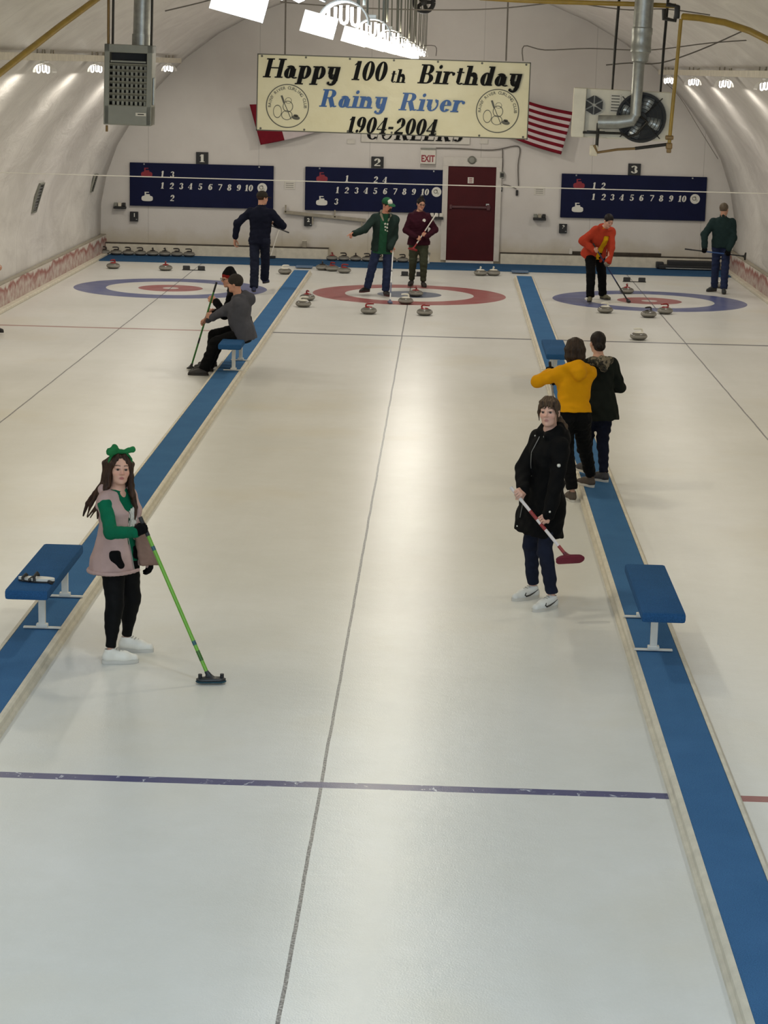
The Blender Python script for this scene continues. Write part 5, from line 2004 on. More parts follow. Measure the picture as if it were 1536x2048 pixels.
    def top(s, name, mat, grow=0.018, bottom=-0.12, flare=0.0, sleeves=(1.0, 1.0), sr=(0.058, 0.050, 0.040), neck=0.075, collar=0.0, open_=None, wr=0.006, seed=1, hood=None,
            split=None, belly=0.0, bust=0.0, arm_cut=None, h=None, label=None, wl=0.09, topt=1.02, extra=None):
        S = Solid()
        k = s.k
        S.loft(s.P, s.B, s.LT, s.torso_tab(grow, bottom, flare, topt, neck, belly, bust), 0.04)
        for i, sd in enumerate('RL'):
            if sleeves[i] <= 0:
                S.cap(s.Nk * 0.6 + s.Sh[sd] * 0.4 - s.B[2] * 0.02, s.Nk * 0.08 + s.Sh[sd] * 0.92 + s.B[2] * 0.008, 0.036 + grow * 0.4, 0.052 * k + grow * 0.45, 0.04)
                continue
            S.cap(s.Nk * 0.6 + s.Sh[sd] * 0.4 - s.B[2] * 0.015, s.Sh[sd], 0.034 + grow * 0.5, sr[0] * 0.9 * k + grow * 0.3, 0.05)
            S.cap(s.Sh[sd], s.El[sd], sr[0] * 0.93 * k + grow * 0.3, sr[1] * k + grow * 0.3, 0.03)
            e = s.El[sd] + (s.Wr[sd] - s.El[sd]) * sleeves[i]
            S.cap(s.El[sd], e, sr[1] * k + grow * 0.3, sr[2] * k + grow * 0.2, 0.02)
            S.cap(e - unit(s.Wr[sd] - s.El[sd]) * 0.03, e, sr[2] * k + grow * 0.2, sr[2] * k + grow * 0.2, 0.008)
        if collar:
            S.cap(s.Nk - s.B[2] * 0.01, s.Nk + s.B[2] * collar + s.B[1] * 0.01, 0.068 * k, 0.066 * k, 0.02)
        if hood:
            w_, d_, u_ = hood
            S.cap(s.tp(-w_, -0.075, 0.95), s.tp(0, -0.105 - d_, 0.90), 0.045, 0.055, 0.04)
            S.cap(s.tp(w_, -0.075, 0.95), s.tp(0, -0.105 - d_, 0.90), 0.045, 0.055, 0.04)
            S.cap(s.tp(-w_, -0.06, 0.97), s.tp(-w_ * 0.75, 0.06, 0.97), 0.034, 0.026, 0.03)
            S.cap(s.tp(w_, -0.06, 0.97), s.tp(w_ * 0.75, 0.06, 0.97), 0.034, 0.026, 0.03)
            S.cap(s.tp(0, -0.09, 1.0), s.tp(0, -0.12 - d_, 0.80), 0.06, 0.045, 0.05)
        if extra:
            extra(S)
        S.func(wrinkle(seed, wr, wl))
        # hem line around the waist (small rib)
        if open_:
            for (x0, x1, t0, t1) in open_:
                c = s.tp((x0 + x1) / 2, 0.20, (t0 + t1) / 2)
                S.box(c, (abs(x1 - x0) / 2, 0.20, (t1 - t0) / 2 * s.LT), s.B, 0.02, 0.02, 's')
        # clear the neck opening
        S.cap(s.Nk + s.B[2] * 0.0, s.Nk + s.B[2] * 0.15 + s.B[1] * 0.03, 0.052 * k, 0.056 * k, 0.008, None, 1, 's')
        return s.part(S, name, mat, h, label, split)

    def legs(s, name, mat, r=(0.092, 0.064, 0.048), grow=0.0, wr=0.005, seed=5, end=0.0, top=0.12, hipw=0.0, h=None, calf=0.0, label=None, cuff=None):
        S = Solid()
        k = s.k * s.thick
        Bp = frame(s.face, 0, 0)
        hw, hd = ((0.166, 0.118) if s.sex == 'f' else (0.158, 0.112))
        S.loft(s.P, s.B, s.LT, [(-0.10, (hw + hipw) * k, hd * k, -0.012), (0.0, (hw + hipw) * k, hd * k, -0.012), (top, (hw - 0.02) * k, (hd - 0.012) * k, 0)], 0.06)
        for sd in 'RL':
            S.cap(s.Hp[sd] + np.array([0, 0, 0.0]), s.Kn[sd], r[0] * k, r[1] * k, 0.05)
            e = s.An[sd] + np.array([0, 0, 0.03 + end])
            S.cap(s.Kn[sd], e, r[1] * k, r[2] * k, 0.02)
            if calf:
                bk = unit(-s.Toe[sd] * 0.5 - s.Bf[1] * 0.5)
                S.cap(s.Kn[sd] * 0.8 + e * 0.2 + bk * 0.014, s.Kn[sd] * 0.5 + e * 0.5 + bk * 0.012, calf * k, calf * 0.85 * k, 0.03)
            # seat
            S.ell(s.Hp[sd] - s.Bf[1] * 0.030 - np.array([0, 0, 0.02]), np.array([0.075, 0.078, 0.085]) * k, Bp, 0.05)
        S.func(wrinkle(seed, wr, 0.08, (0.6, 0.6, 1.6)))
        for sd in 'RL':
            ax_ = unit(s.An[sd] - s.Kn[sd])
            e = s.An[sd] + np.array([0, 0, 0.03 + end])
            fa = unit(s.Toe[sd] - ax_ * (s.Toe[sd] @ ax_))
            S.box(e + ax_ * 0.10, (0.13, 0.13, 0.10), np.array([np.cross(fa, ax_), fa, ax_]), 0.004, 0.004, 's')
        return s.part(S, name, mat, h, label)

    def shoes(s, mat, solemat, L=None, name='shoe', label=None, h=0.006, tall=0.0, width=1.0, details=None, lift=None):
        L = L or 0.155 * s.H
        for sd in 'RL':
            td = s.Toe[sd]
            rt = np.cross(td, [0, 0, 1.0])
            tilt = (lift or {}).get(sd, 0.0)
            up = np.array([0, 0, 1.0])
            t2 = td * math.cos(tilt) - up * math.sin(tilt)
            u2 = up * math.cos(tilt) + td * math.sin(tilt)
            B = np.array([rt, t2, u2])
            base = s.An[sd] - u2 * 0.075 * s.k - t2 * 0.0
            heel = base - t2 * L * 0.24
            q = lambda x, y, z: heel + B[0] * x * width + B[1] * y * L + B[2] * z
            S = Solid()
            S.cap(q(0, 0.14, 0.045), q(0, 0.62, 0.038), 0.034 * width, 0.042 * width, 0.02)
            S.cap(q(0, 0.60, 0.036), q(-0.004, 0.87, 0.030), 0.043 * width, 0.032 * width, 0.02)
            S.cap(q(0, 0.17, 0.05), q(0, 0.20, 0.088 + tall), 0.036, 0.036, 0.02)
            S.cap(q(0, 0.30, 0.078), q(0, 0.62, 0.050), 0.030, 0.028, 0.03)
            S.half(q(0, 0, 0.022), -B[2])
            S.cap(q(0, 0.20, 0.085 + tall), q(0, 0.20, 0.15 + tall), 0.026, 0.030, 0.006, None, 1, 's')
            o = s.part(S, name, mat, h, label)
            sole = []
            for i in range(36):
                a = 2 * math.pi * i / 36
                yy = 0.5 + 0.5 * math.sin(a)
                wv = np.interp(yy, [0, 0.1, 0.35, 0.68, 0.9, 1.0], [0.024, 0.035, 0.034, 0.046, 0.038, 0.022]) * width
                xx = (1 if math.cos(a) > 0 else -1) * wv * abs(math.cos(a)) ** 0.5 if abs(math.cos(a)) > 1e-3 else 0
                sole.append((xx, yy))
            mb = MB()
            lo_ = [q(x, y, 0.0) - s.G for x, y in sole]
            hi_ = [q(x * 1.04, y * 1.01 - 0.005, 0.026) - s.G for x, y in sole]
            mb.add(lo_ + hi_, [tuple(range(36))[::-1], tuple(range(36, 72))] + [(i, (i + 1) % 36, 36 + (i + 1) % 36, 36 + i) for i in range(36)])
            mb.build('sole', solemat, o, True)
            if details:
                details(s, sd, q, o)

    def hair(s, kind, mat, h=None, seed=2, name='hair'):
        S = Solid()
        hs, q = s.hs, s.hl
        e3 = lambda a, b, c: np.array([a, b, c]) * hs
        rg = np.random.RandomState(seed)
        S.ell(q(0, -0.018, 0.036), e3(0.084, 0.099, 0.094), s.Bh, 0.02)
        if kind in ('long',):
            for sg in (-1, 1):
                for j in range(5):
                    x0 = sg * (0.050 + 0.006 * j)
                    y0 = 0.045 - 0.026 * j
                    pts = [q(x0 * 0.5, y0 * 0.8, 0.110), q(x0 * 1.45, y0 - 0.012, 0.04), q(sg * (0.085 + 0.004 * j), y0 - 0.025, -0.05),
                           q(sg * (0.092 + 0.006 * j), y0 - 0.030, -0.13), q(sg * (0.108 + 0.010 * math.sin(j * 2.1)), y0 - 0.02 - 0.012 * j, -0.20),
                           q(sg * (0.116 + 0.018 * math.cos(j * 1.7)), y0 - 0.01 - 0.02 * j, -0.29), q(sg * (0.128 + 0.024 * math.sin(j * 1.3)), y0 - 0.02 * j, -0.39)]
                    if sg > 0:
                        pts = pts[:4] + [p_ + s.Bh[0] * d_ - s.Bh[1] * d_ * 0.6 for p_, d_ in zip(pts[4:], (0.012 + 0.006 * j, 0.022 + 0.012 * j, 0.034 + 0.020 * j))]
                    S.chain(pts, [0.016 * hs, 0.020 * hs, 0.022 * hs, 0.022 * hs, 0.020 * hs, 0.015 * hs, 0.006 * hs], 0.012)
            for j in range(6):
                x0 = -0.06 + 0.024 * j
                S.chain([q(x0, -0.08, 0.05), q(x0 * 1.2, -0.10, -0.06), q(x0 * 1.4, -0.10, -0.16), q(x0 * 1.5, -0.105 - 0.01 * math.sin(j), -0.26), q(x0 * 1.6, -0.10, -0.34)],
                        [0.03 * hs, 0.03 * hs, 0.027 * hs, 0.02 * hs, 0.007 * hs], 0.015)
            S.ell(q(0.0, 0.105, -0.040), e3(0.064, 0.080, 0.112), s.Bh, 0.010, 's')
            S.ell(q(0.006, 0.100, 0.040), e3(0.034, 0.060, 0.060), s.Bh, 0.014, 's')
        elif kind == 'bangs':
            for j in range(9):
                x0 = -0.064 + 0.016 * j
                zb = 0.044 - 0.016 * abs(x0) / 0.06 + 0.007 * math.sin(j * 2.3)
                S.chain([q(x0 * 0.5, 0.02, 0.122), q(x0 * 0.9, 0.070, 0.085), q(x0, 0.089 - 0.25 * x0 * x0 / 0.06, zb)], [0.012 * hs, 0.012 * hs, 0.004 * hs], 0.008)
            for sg in (-1, 1):
                S.chain([q(sg * 0.066, 0.055, 0.06), q(sg * 0.080, 0.045, 0.0), q(sg * 0.076, 0.035, -0.07)], [0.012 * hs, 0.010 * hs, 0.004 * hs], 0.008)
            S.ell(q(0, 0.095, -0.060), e3(0.063, 0.078, 0.088), s.Bh, 0.008, 's')
            S.half(q(0, -0.05, -0.075), -s.Bh[2])
            S.chain([q(0.0, -0.095, -0.01), q(-0.045, -0.115, -0.06), q(-0.10, -0.105, -0.12), q(-0.135, -0.08, -0.17)], [0.03 * hs, 0.028 * hs, 0.024 * hs, 0.006 * hs], 0.012)
        elif kind == 'shoulder':
            for j in range(8):
                a = R(-150 + 300 * j / 7 + 180)
                x0, y0 = 0.078 * math.sin(a), -0.018 - 0.090 * -math.cos(a)
                y0 = -0.020 + 0.085 * math.cos(a)
                if y0 > 0.05:
                    continue
                S.chain([q(x0 * 0.8, y0 * 0.8, 0.08), q(x0 * 1.05, y0 * 1.05, 0.0), q(x0 * 1.02, y0 - 0.005, -0.08), q(x0 * 0.8, y0 - 0.01, -0.15)], [0.025 * hs, 0.030 * hs, 0.028 * hs, 0.012 * hs], 0.02)
            S.ell(q(0, 0.10, -0.045), e3(0.062, 0.075, 0.105), s.Bh, 0.01, 's')
        elif kind == 'lowbun':
            S.ell(q(-0.025, -0.105, -0.035), e3(0.040, 0.034, 0.038), s.Bh, 0.02)
            S.ell(q(0, -0.06, -0.04), e3(0.068, 0.05, 0.055), s.Bh, 0.02)
            S.ell(q(0, 0.10, -0.045), e3(0.066, 0.080, 0.105), s.Bh, 0.01, 's')
            S.half(q(0, 0, -0.095), -s.Bh[2])
        elif kind == 'topbun':
            S.ell(q(0, -0.02, 0.135), e3(0.040, 0.040, 0.032), s.Bh, 0.012)
            S.ell(q(0, 0.10, -0.045), e3(0.066, 0.078, 0.108), s.Bh, 0.01, 's')
            S.half(q(0, 0, -0.055), -s.Bh[2] + s.Bh[1] * 0.3)
        elif kind == 'short':
            S.ell(q(0, 0.105, -0.050), e3(0.070, 0.082, 0.108), s.Bh, 0.01, 's')
            S.half(q(0, -0.03, -0.058), -s.Bh[2] + s.Bh[1] * 0.45)
        elif kind == 'crop':
            S.half(q(0, -0.02, -0.050), -s.Bh[2] + s.Bh[1] * 0.55)
            S.ell(q(0, 0.105, -0.055), e3(0.072, 0.082, 0.108), s.Bh, 0.01, 's')

        def strands(X, Y, Z, G):
            lx = (X - s.Hd[0]) * s.Bh[0, 0] + (Y - s.Hd[1]) * s.Bh[0, 1] + (Z - s.Hd[2]) * s.Bh[0, 2]
            ly = (X - s.Hd[0]) * s.Bh[1, 0] + (Y - s.Hd[1]) * s.Bh[1, 1] + (Z - s.Hd[2]) * s.Bh[1, 2]
            lz = (X - s.Hd[0]) * s.Bh[2, 0] + (Y - s.Hd[1]) * s.Bh[2, 1] + (Z - s.Hd[2]) * s.Bh[2, 2]
            ang = np.arctan2(lx, ly + 0.02)
            return G + (0.0025 * np.sin(ang * 26 + 12 * lz + 2 * np.sin(lz * 30))).astype(np.float32)
        S.func(strands)
        return s.part(S, name, mat, h or s.h)

    def cap_(s, mat, brimmat=None, frontmat=None, brim=True, zcut=0.030, name='cap', tilt=0.0):
        S = Solid()
        hs, q = s.hs, s.hl
        S.ell(q(0, -0.014, 0.040), np.array([0.090, 0.108, 0.094]) * hs, s.Bh, 0.01)
        S.half(q(0, 0.0, zcut), -s.Bh[2])
        o = s.part(S, name, mat if frontmat is None else [mat, frontmat], 0.007, None,
                   (lambda c: ((((c - s.Hd) @ s.Bh.T)[:, 1] > 0.045 * hs) & (np.abs(((c - s.Hd) @ s.Bh.T)[:, 0]) < 0.058 * hs)).astype(int)) if frontmat is not None else None)
        if brim:
            S = Solid()
            Bb = np.array([s.Bh[0], unit(s.Bh[1] - s.Bh[2] * 0.22), unit(s.Bh[2] + s.Bh[1] * 0.22)])
            S.ell(q(0, 0.095, zcut + 0.004), np.array([0.078, 0.085, 0.010]) * hs, Bb, 0.01)
            S.half(q(0, 0.055, 0), -s.Bh[1])
            s.part(S, 'brim', brimmat or mat, 0.005, None, None, o)
        return o

    def beanie(s, mat, bandmat=None, zcut=-0.012, peak=0.0, name='knit_hat'):
        S = Solid()
        hs, q = s.hs, s.hl
        S.ell(q(0, -0.016, 0.040), np.array([0.091, 0.108, 0.100]) * hs, s.Bh, 0.02)
        if peak:
            S.ell(q(0, -0.03, 0.125), np.array([0.05, 0.06, 0.04]) * hs, s.Bh, 0.03)
        nrm = -s.Bh[2] + 0.30 * s.Bh[1]
        S.half(q(0, 0, zcut), nrm)
        nn = unit(nrm)
        p0 = q(0, 0, zcut)
        o = s.part(S, name, mat if bandmat is None else [mat, bandmat], 0.007, None, (lambda c: (((p0 - c) @ nn) < 0.045).astype(int)) if bandmat else None)
        return o

    def gloves(s, mat, sides='RL', cuff=0.06, inf=0.0045, h=0.006):
        for sd in sides:
            S = Solid()
            s.add_hand(S, sd, inf, 0.010)
            dv = unit(s.El[sd] - s.Wr[sd])
            S.cap(s.Wr[sd], s.Wr[sd] + dv * cuff, 0.034 * s.k, 0.036 * s.k, 0.012)
            s.part(S, 'glove', mat, h)


# ------------------------------------------------------------------ brooms
def broom(A, Bp, label, shaft_mat, head_mat, w=0.20, dpt=0.065, hdir=None, nrm=None, pad_mat=None, bands=None, r=0.0125, brush=False, grp='curling brooms', grip_mat=None):
    A, Bp = np.asarray(A, float), np.asarray(Bp, float)
    root = empty('curling_broom', Bp, 0, label, 'broom', grp)
    ax = A - Bp
    L = np.linalg.norm(ax)
    u_ = ax / L
    o = MB().tube([u_ * 0.035, ax], r, 14).build('shaft', shaft_mat, root, True)
    for (f0, f1, mt) in (bands or []):
        MB().tube([ax * f0, ax * f1], r * 1.06, 14).build('shaft_band', mt, root, True)
    nrm = np.array([0, 0, 1.0]) if nrm is None else unit(nrm)
    hd = np.array([1.0, 0, 0]) if hdir is None else np.asarray(hdir, float)
    hd = unit(hd - nrm * (hd @ nrm))
    sd_ = np.cross(nrm, hd)
    Bm = np.array([hd, sd_, nrm])
    S = Solid()
    S.ell(nrm * 0.022, np.array([w / 2, dpt / 2, 0.016]), Bm, 0.01)
    S.cap(-hd * (w / 2 - dpt / 2) * 0.9 + nrm * 0.018, hd * (w / 2 - dpt / 2) * 0.9 + nrm * 0.018, dpt / 2, dpt / 2, 0.01, nrm, 2.6)
    S.cap(nrm * 0.028, u_ * 0.075, 0.022, 0.016, 0.02)
    S.half(nrm * 0.012, -nrm)
    hb = S.build('broom_head', 0.005, head_mat, root)
    S = Solid()
    S.cap(-hd * (w / 2 - dpt / 2) + nrm * 0.006, hd * (w / 2 - dpt / 2) + nrm * 0.006, dpt / 2 + 0.003, dpt / 2 + 0.003, 0.005, nrm, 4.5)
    S.build('pad', 0.004, pad_mat or head_mat, hb)
    if brush:
        k_ = MB()
        for sg in (-1, 1):
            k_.tube([hd * sg * w * 0.36 + nrm * 0.03, hd * sg * w * 0.36 + nrm * 0.058], 0.014, 10)
        k_.build('pad_screw', m_black, hb)
    MB().tube([ax - u_ * 0.14, ax + u_ * 0.004], r * 1.12, 12).build('grip_end', grip_mat or m_black, root, True)
    return root


# ------------------------------------------------------------------ people
def foot(heel, toe, z=0.0, off=0.065):
    a, b = at(*heel, z=z), at(*toe, z=z)
    d = unit(b - a)
    return (a + d * off, math.degrees(math.atan2(d[0], -d[1])))


def footat(px, py, ang, z=0.0, lift=0.0):
    return (at(px, py, z=z), ang, lift)


m_blackcloth = cloth('black_cloth', (9, 9, 10), 0.1)
m_leggings = cloth('black_leggings', (9, 9, 10), 0.08, 0.7)
m_knit = cloth('black_knit', (9, 9, 10), 0.15)
m_shoewhite = M('white_leather', (222, 218, 208), 0.45, var=0.04)
m_solewhite = M('white_rubber', (196, 192, 184), 0.6, var=0.04)
m_lace = M('lace', (168, 164, 156), 0.7, var=0.03)
m_solegrey = M('grey_rubber', (120, 118, 112), 0.7, var=0.06)
m_darkshoe = M('dark_shoe', (34, 30, 28), 0.6)
m_brownshoe = M('brown_shoe', (70, 58, 48), 0.7)
m_greyshoe = M('grey_shoe', (120, 122, 122), 0.7)
m_denim = cloth('dark_denim', (27, 31, 46), 0.2)
m_denim2 = cloth('blue_denim', (42, 52, 80), 0.25)
m_navycloth = cloth('navy_cloth', (18, 21, 36), 0.12)
m_zip = M('zip_metal', (150, 148, 142), 0.35, 0.6)

# 1 --- woman in the pink vest
G1 = at(243, 1313, z=0)
f1R = foot((203, 1327), (268, 1325))
f1L = foot((236, 1300), (291, 1303))
b1top, b1bot = at(284, 1043, Y=-26.05), at(422, 1364, z=0.012)
ax1 = unit(b1top - b1bot)
p1 = Person('person in pink fleece vest with green bow headband, holding a bright green broom', 1.465, G1, 60, 'f',
            pelvis=(0.0, -0.02, 0.0), lean=(-2, 1), head=(20, -7, -4), feet={'R': f1R, 'L': f1L},
            arms={'R': dict(grip=b1top - ax1 * 0.05, axis=ax1, d=frame(64)[1] + np.array([0, 0, 0.1]), pole=np.array([-0.5, -0.2, -0.9])),
                  'L': dict(wrist=at(299, 1116, Y=-25.56), d=(0.02, -0.1, -1), thumb=frame(42)[1], curl=0.35, pole=np.array([-0.8, 0.5, 0.0]))},
            skin=(206, 160, 138), lip=(158, 86, 82), brow=(50, 34, 26), h=0.0047, hc=0.0065)
p1.make_body()
m_pink = cloth('pink_fleece', (178, 150, 143), 0.08)
m_pinkpile = cloth('brown_fleece_lining', (128, 102, 90), 0.15)
m_greenshirt = cloth('green_shirt', (12, 98, 68), 0.10)
m_brownhair = hair_mat('brown_hair', (32, 21, 15), (66, 44, 30))
p1.legs('leggings', m_leggings, (0.112, 0.072, 0.041), wr=0.002, calf=0.060, end=0.02, hipw=0.026)
p1.top('shirt', m_greenshirt, 0.010, -0.16, 0.0, (1.0, 1.0), (0.060, 0.051, 0.042), seed=11, wr=0.003, wl=0.07, bust=0.02, neck=0.07)


def vest_collar(S):
    S.cap(p1.tp(-0.075, 0.055, 0.93), p1.tp(-0.070, -0.055, 1.03), 0.030, 0.034, 0.02)
    S.cap(p1.tp(0.075, 0.055, 0.93), p1.tp(0.070, -0.055, 1.03), 0.030, 0.034, 0.02)
    S.cap(p1.tp(-0.07, -0.06, 1.03), p1.tp(0.07, -0.06, 1.03), 0.034, 0.034, 0.02)


v1 = p1.top('vest', m_pink, 0.042, -0.26, 0.042, (0, 0), seed=12, wr=0.004, bust=0.02, wl=0.12, neck=0.10, extra=vest_collar,
            open_=[(-0.055, 0.045, 0.15, 1.2), (-0.095, 0.03, -0.35, 0.18), (-0.075, 0.070, 0.72, 1.25)])
k_ = MB()
tbv = np.array(p1.torso_tab(0.042, -0.26, 0.042, 1.02, 0.10, 0, 0.02))


def vf(x_, t_, ex):
    rx, ry, oy = (np.interp(t_, tbv[:, 0], tbv[:, j]) for j in (1, 2, 3))
    return p1.tp(x_, ry * max(0.0, 1 - abs(x_ / rx) ** 2.4) ** (1 / 2.4) + oy + ex, t_) - p1.G


pts = [vf(0.048 + 0.02 * max(0, t - 0.55), t, 0.004) for t in np.linspace(-0.25, 0.72, 18)]
k_.tube(pts, 0.0035, 6)
k_.build('zip', m_zip, v1)
S = Solid()
for yy in np.linspace(-0.15, 0.15, 13):
    a = yy / 0.15
for sgx in (-1, 1):
    pass
S2 = Solid()
for i in range(8):
    t_ = 0.42 - 0.085 * i
    S2.cap(vf(-0.055, t_, 0.0) + p1.G, vf(-0.060 - 0.004 * i, t_, 0.0) + p1.G + p1.B[1] * (0.010 + 0.011 * i) + p1.B[0] * -0.05, 0.020, 0.022, 0.03)
S2.func(wrinkle(15, 0.003, 0.05))
p1.part(S2, 'fleece_lining', m_pinkpile, 0.006, 'brown fleece lining of the open front', None, v1)
tb = p1.torso_tab(0.042, -0.26, 0.042, 1.02, 0.10, 0, 0.02)
for i in range(40):
    a0, a1 = 2 * math.pi * i / 40, 2 * math.pi * (i + 1) / 40
    cs = lambda a: (math.copysign(abs(math.cos(a)) ** (2 / 2.4), math.cos(a)) * tb[0][1], math.copysign(abs(math.sin(a)) ** (2 / 2.4), math.sin(a)) * tb[0][2] + tb[0][3])
    (xa, ya_), (xb, yb_) = cs(a0), cs(a1)
    if ya_ > 0.09 and -0.11 < xa < 0.045:
        continue
    S.cap(p1.tp(xa, ya_, -0.26), p1.tp(xb, yb_, -0.26), 0.013, 0.013, 0.012)
p1.part(S, 'fleece_hem', m_pink, 0.006, None, None, v1)
S = Solid()
S.box(p1.tp(0.150, 0.085, 0.00), (0.040, 0.035, 0.045), np.array([unit(p1.B[1] + p1.B[0] * -0.5), unit(p1.B[0] + p1.B[1] * 0.5), p1.B[2]]), 0.02, 0.01)
S.cap(p1.tp(0.155, 0.09, 0.0), p1.tp(0.145, 0.13, -0.13), 0.034, 0.026, 0.02)
p1.part(S, 'spare_glove', m_knit, 0.006, 'black glove sticking out of the vest pocket')
# white print on the shirt
S = Solid()
rg = np.random.RandomState(5)
k_ = MB()
for i in range(26):
    x_, t_ = rg.uniform(-0.052, 0.026), rg.uniform(0.46, 0.74)
    r_ = rg.uniform(0.008, 0.020)
    tabs = np.array(p1.torso_tab(0.010, -0.16, 0, 1.02, 0.07, 0, 0.02))
    rx, ry, oy = (np.interp(t_, tabs[:, 0], tabs[:, j]) for j in (1, 2, 3))
    yy = ry * (1 - abs(x_ / rx) ** 2.4) ** (1 / 2.4) + oy + 0.006
    c = p1.tp(x_, yy, t_) - p1.G
    ph = rg.uniform(0, 6)
    pts = [c + p1.B[0] * r_ * (1 + 0.35 * math.sin(3 * a + ph)) * math.cos(a) + p1.B[2] * r_ * 1.25 * (1 + 0.3 * math.cos(2 * a + ph)) * math.sin(a) for a in np.linspace(0, 2 * math.pi, 15)[:-1]]
    k_.prism(pts, tuple(p1.B[1] * 0.004))
k_.build('shirt_print', m_chalk, p1.body)
p1.hair('long', m_brownhair, 0.0045, 3)
p1.gloves(m_knit)
# bow headband
m_bow = cloth('green_bow', (34, 104, 58), 0.3)
S = Solid()
ring_ = [p1.hl(0.090 * math.cos(a), 0.012 - 0.004, 0.045 + 0.090 * math.sin(a)) for a in np.linspace(R(-20), R(200), 20)]
S.chain(ring_, [0.009] * 20, 0.006, p1.Bh[1], 0.55)
S.chain([p1.hl(0.01, 0.02, 0.138), p1.hl(0.055, 0.025, 0.150), p1.hl(0.085, 0.02, 0.135)], [0.014, 0.026, 0.030], 0.012, p1.Bh[1], 1.4)
S.chain([p1.hl(0.02, 0.02, 0.14), p1.hl(0.055, 0.02, 0.180)], [0.016, 0.018], 0.012)
S.chain([p1.hl(-0.01, 0.02, 0.138), p1.hl(-0.055, 0.025, 0.150), p1.hl(-0.092, 0.02, 0.160)], [0.014, 0.018, 0.022], 0.012, p1.Bh[1], 1.3)
S.ell(p1.hl(0, 0.022, 0.140), (0.016, 0.018, 0.016), p1.Bh, 0.008)
S.func(wrinkle(8, 0.002, 0.03))
p1.part(S, 'bow_headband', m_bow, 0.0045)


def laces(s, sd, q, o):
    k_ = MB()
    for i in range(5):
        y_ = 0.33 + 0.075 * i
        zz = 0.122 - 0.0095 * i
        k_.tube([q(-0.020, y_, zz - 0.010) - s.G, q(0.0, y_ + 0.02, zz) - s.G, q(0.020, y_ - 0.01, zz - 0.010) - s.G], 0.0034, 6)
    k_.build('lace', m_lace, o)


p1.shoes(m_shoewhite, m_solewhite, 0.265, h=0.0045, details=laces)
broom(b1top + ax1 * 0.03, b1bot, 'bright green broom with black oval head held by the woman in pink vest', M('lime_shaft', (104, 162, 44), 0.35, var=0.05), M('black_broom_head', (24, 30, 36), 0.4), 0.21, 0.085,
      hdir=(1, 0.15, 0), pad_mat=M('teal_pad', (24, 62, 74), 0.8), brush=True, r=0.0135,
      bands=[(0.90, 0.955, m_black), (0.80, 0.825, M('blue_band', (30, 80, 90), 0.4)), (0.225, 0.25, M('blue_band', (30, 80, 90), 0.4)), (0.13, 0.19, M('dark_green_print', (50, 96, 22), 0.4))])

# 2 --- woman in the black coat
G2 = at(1068, 1207, z=0)
f2R = foot((1077, 1194), (1014, 1204))
f2L = foot((1114, 1214), (1061, 1225))
b2a, b2b = at(1022, 975, Y=-24.02), at(1141, 1121, Y=-24.22)
ax2 = unit(b2a - b2b)
g2R, g2L = b2a + (b2b - b2a) * 0.10, b2a + (b2b - b2a) * 0.50
p2 = Person('person with ponytail in long black coat and white sneakers, holding a red and white broom', 1.69, G2, -56, 'f',
            pelvis=(-0.02, -0.03, 0), lean=(-3, -5), head=(-20, -5, 3), feet={'R': f2R, 'L': f2L},
            arms={'R': dict(grip=g2R, axis=-ax2, d=np.array([0.0, -1.0, -0.45]), pole=np.array([-0.7, 0.5, -0.6]), curl=0.9),
                  'L': dict(grip=g2L, axis=-ax2, d=np.array([-0.6, -0.5, -0.75]), pole=np.array([0.9, 0.1, -0.3]), curl=0.9)},
            skin=(206, 164, 146), lip=(166, 108, 100), brow=(92, 70, 54), h=0.0047, hc=0.0065)
p2.make_body()
m_coat = cloth('black_coat', (9, 9, 10), 0.1)
m_snap = M('silver_snap', (200, 198, 190), 0.3, 0.3)
p2.legs('jeans', m_denim, (0.086, 0.060, 0.050), wr=0.005, seed=21, end=0.02, calf=0.046)


def coat_collar(S):
    k = p2.k
    S.chain([p2.tp(-0.06, 0.07, 0.98), p2.tp(-0.085, -0.01, 1.07), p2.tp(0, -0.075, 1.09), p2.tp(0.085, -0.01, 1.07), p2.tp(0.06, 0.07, 0.98)], [0.024, 0.034, 0.036, 0.034, 0.024], 0.03)


c2 = p2.top('coat', m_coat, 0.026, -0.60, 0.022, (0.97, 0.97), (0.058, 0.053, 0.048), seed=22, wr=0.006, neck=0.085, hood=(0.08, 0.01, 0), extra=coat_collar, wl=0.12, bust=0.01)
tb2 = np.array(p2.torso_tab(0.026, -0.60, 0.022, 1.02, 0.085, 0, 0.01))


def on_front(tb, p, x_, t_, ex=0.004):
    rx, ry, oy = (np.interp(t_, tb[:, 0], tb[:, j]) for j in (1, 2, 3))
    return p.tp(x_, ry * max(0.0, 1 - abs(x_ / rx) ** 2.4) ** (1 / 2.4) + oy + ex, t_) - p.G


k_ = MB()
k_.tube([on_front(tb2, p2, 0.02, t, 0.004) for t in np.linspace(0.30, 0.93, 14)], 0.0035, 6)
k_.build('zip', m_zip, c2)
k_ = MB()
k_.tube([on_front(tb2, p2, 0.055, t, 0.002) for t in np.linspace(-0.02, -0.38, 8)], 0.003, 6)
k_.build('drawcord', m_zip, c2)


def stud(p, c, nrm, r=0.009, name='snap'):
    S = Solid()
    S.ell(c, (r, r, r * 0.6), np.array([unit(np.cross(nrm, (0.1, 0.2, 1))), unit(np.cross(np.cross(nrm, (0.1, 0.2, 1)), nrm)), unit(nrm)]), 0.0)
    return p.part(S, name, m_snap, 0.004, None, None, c2)


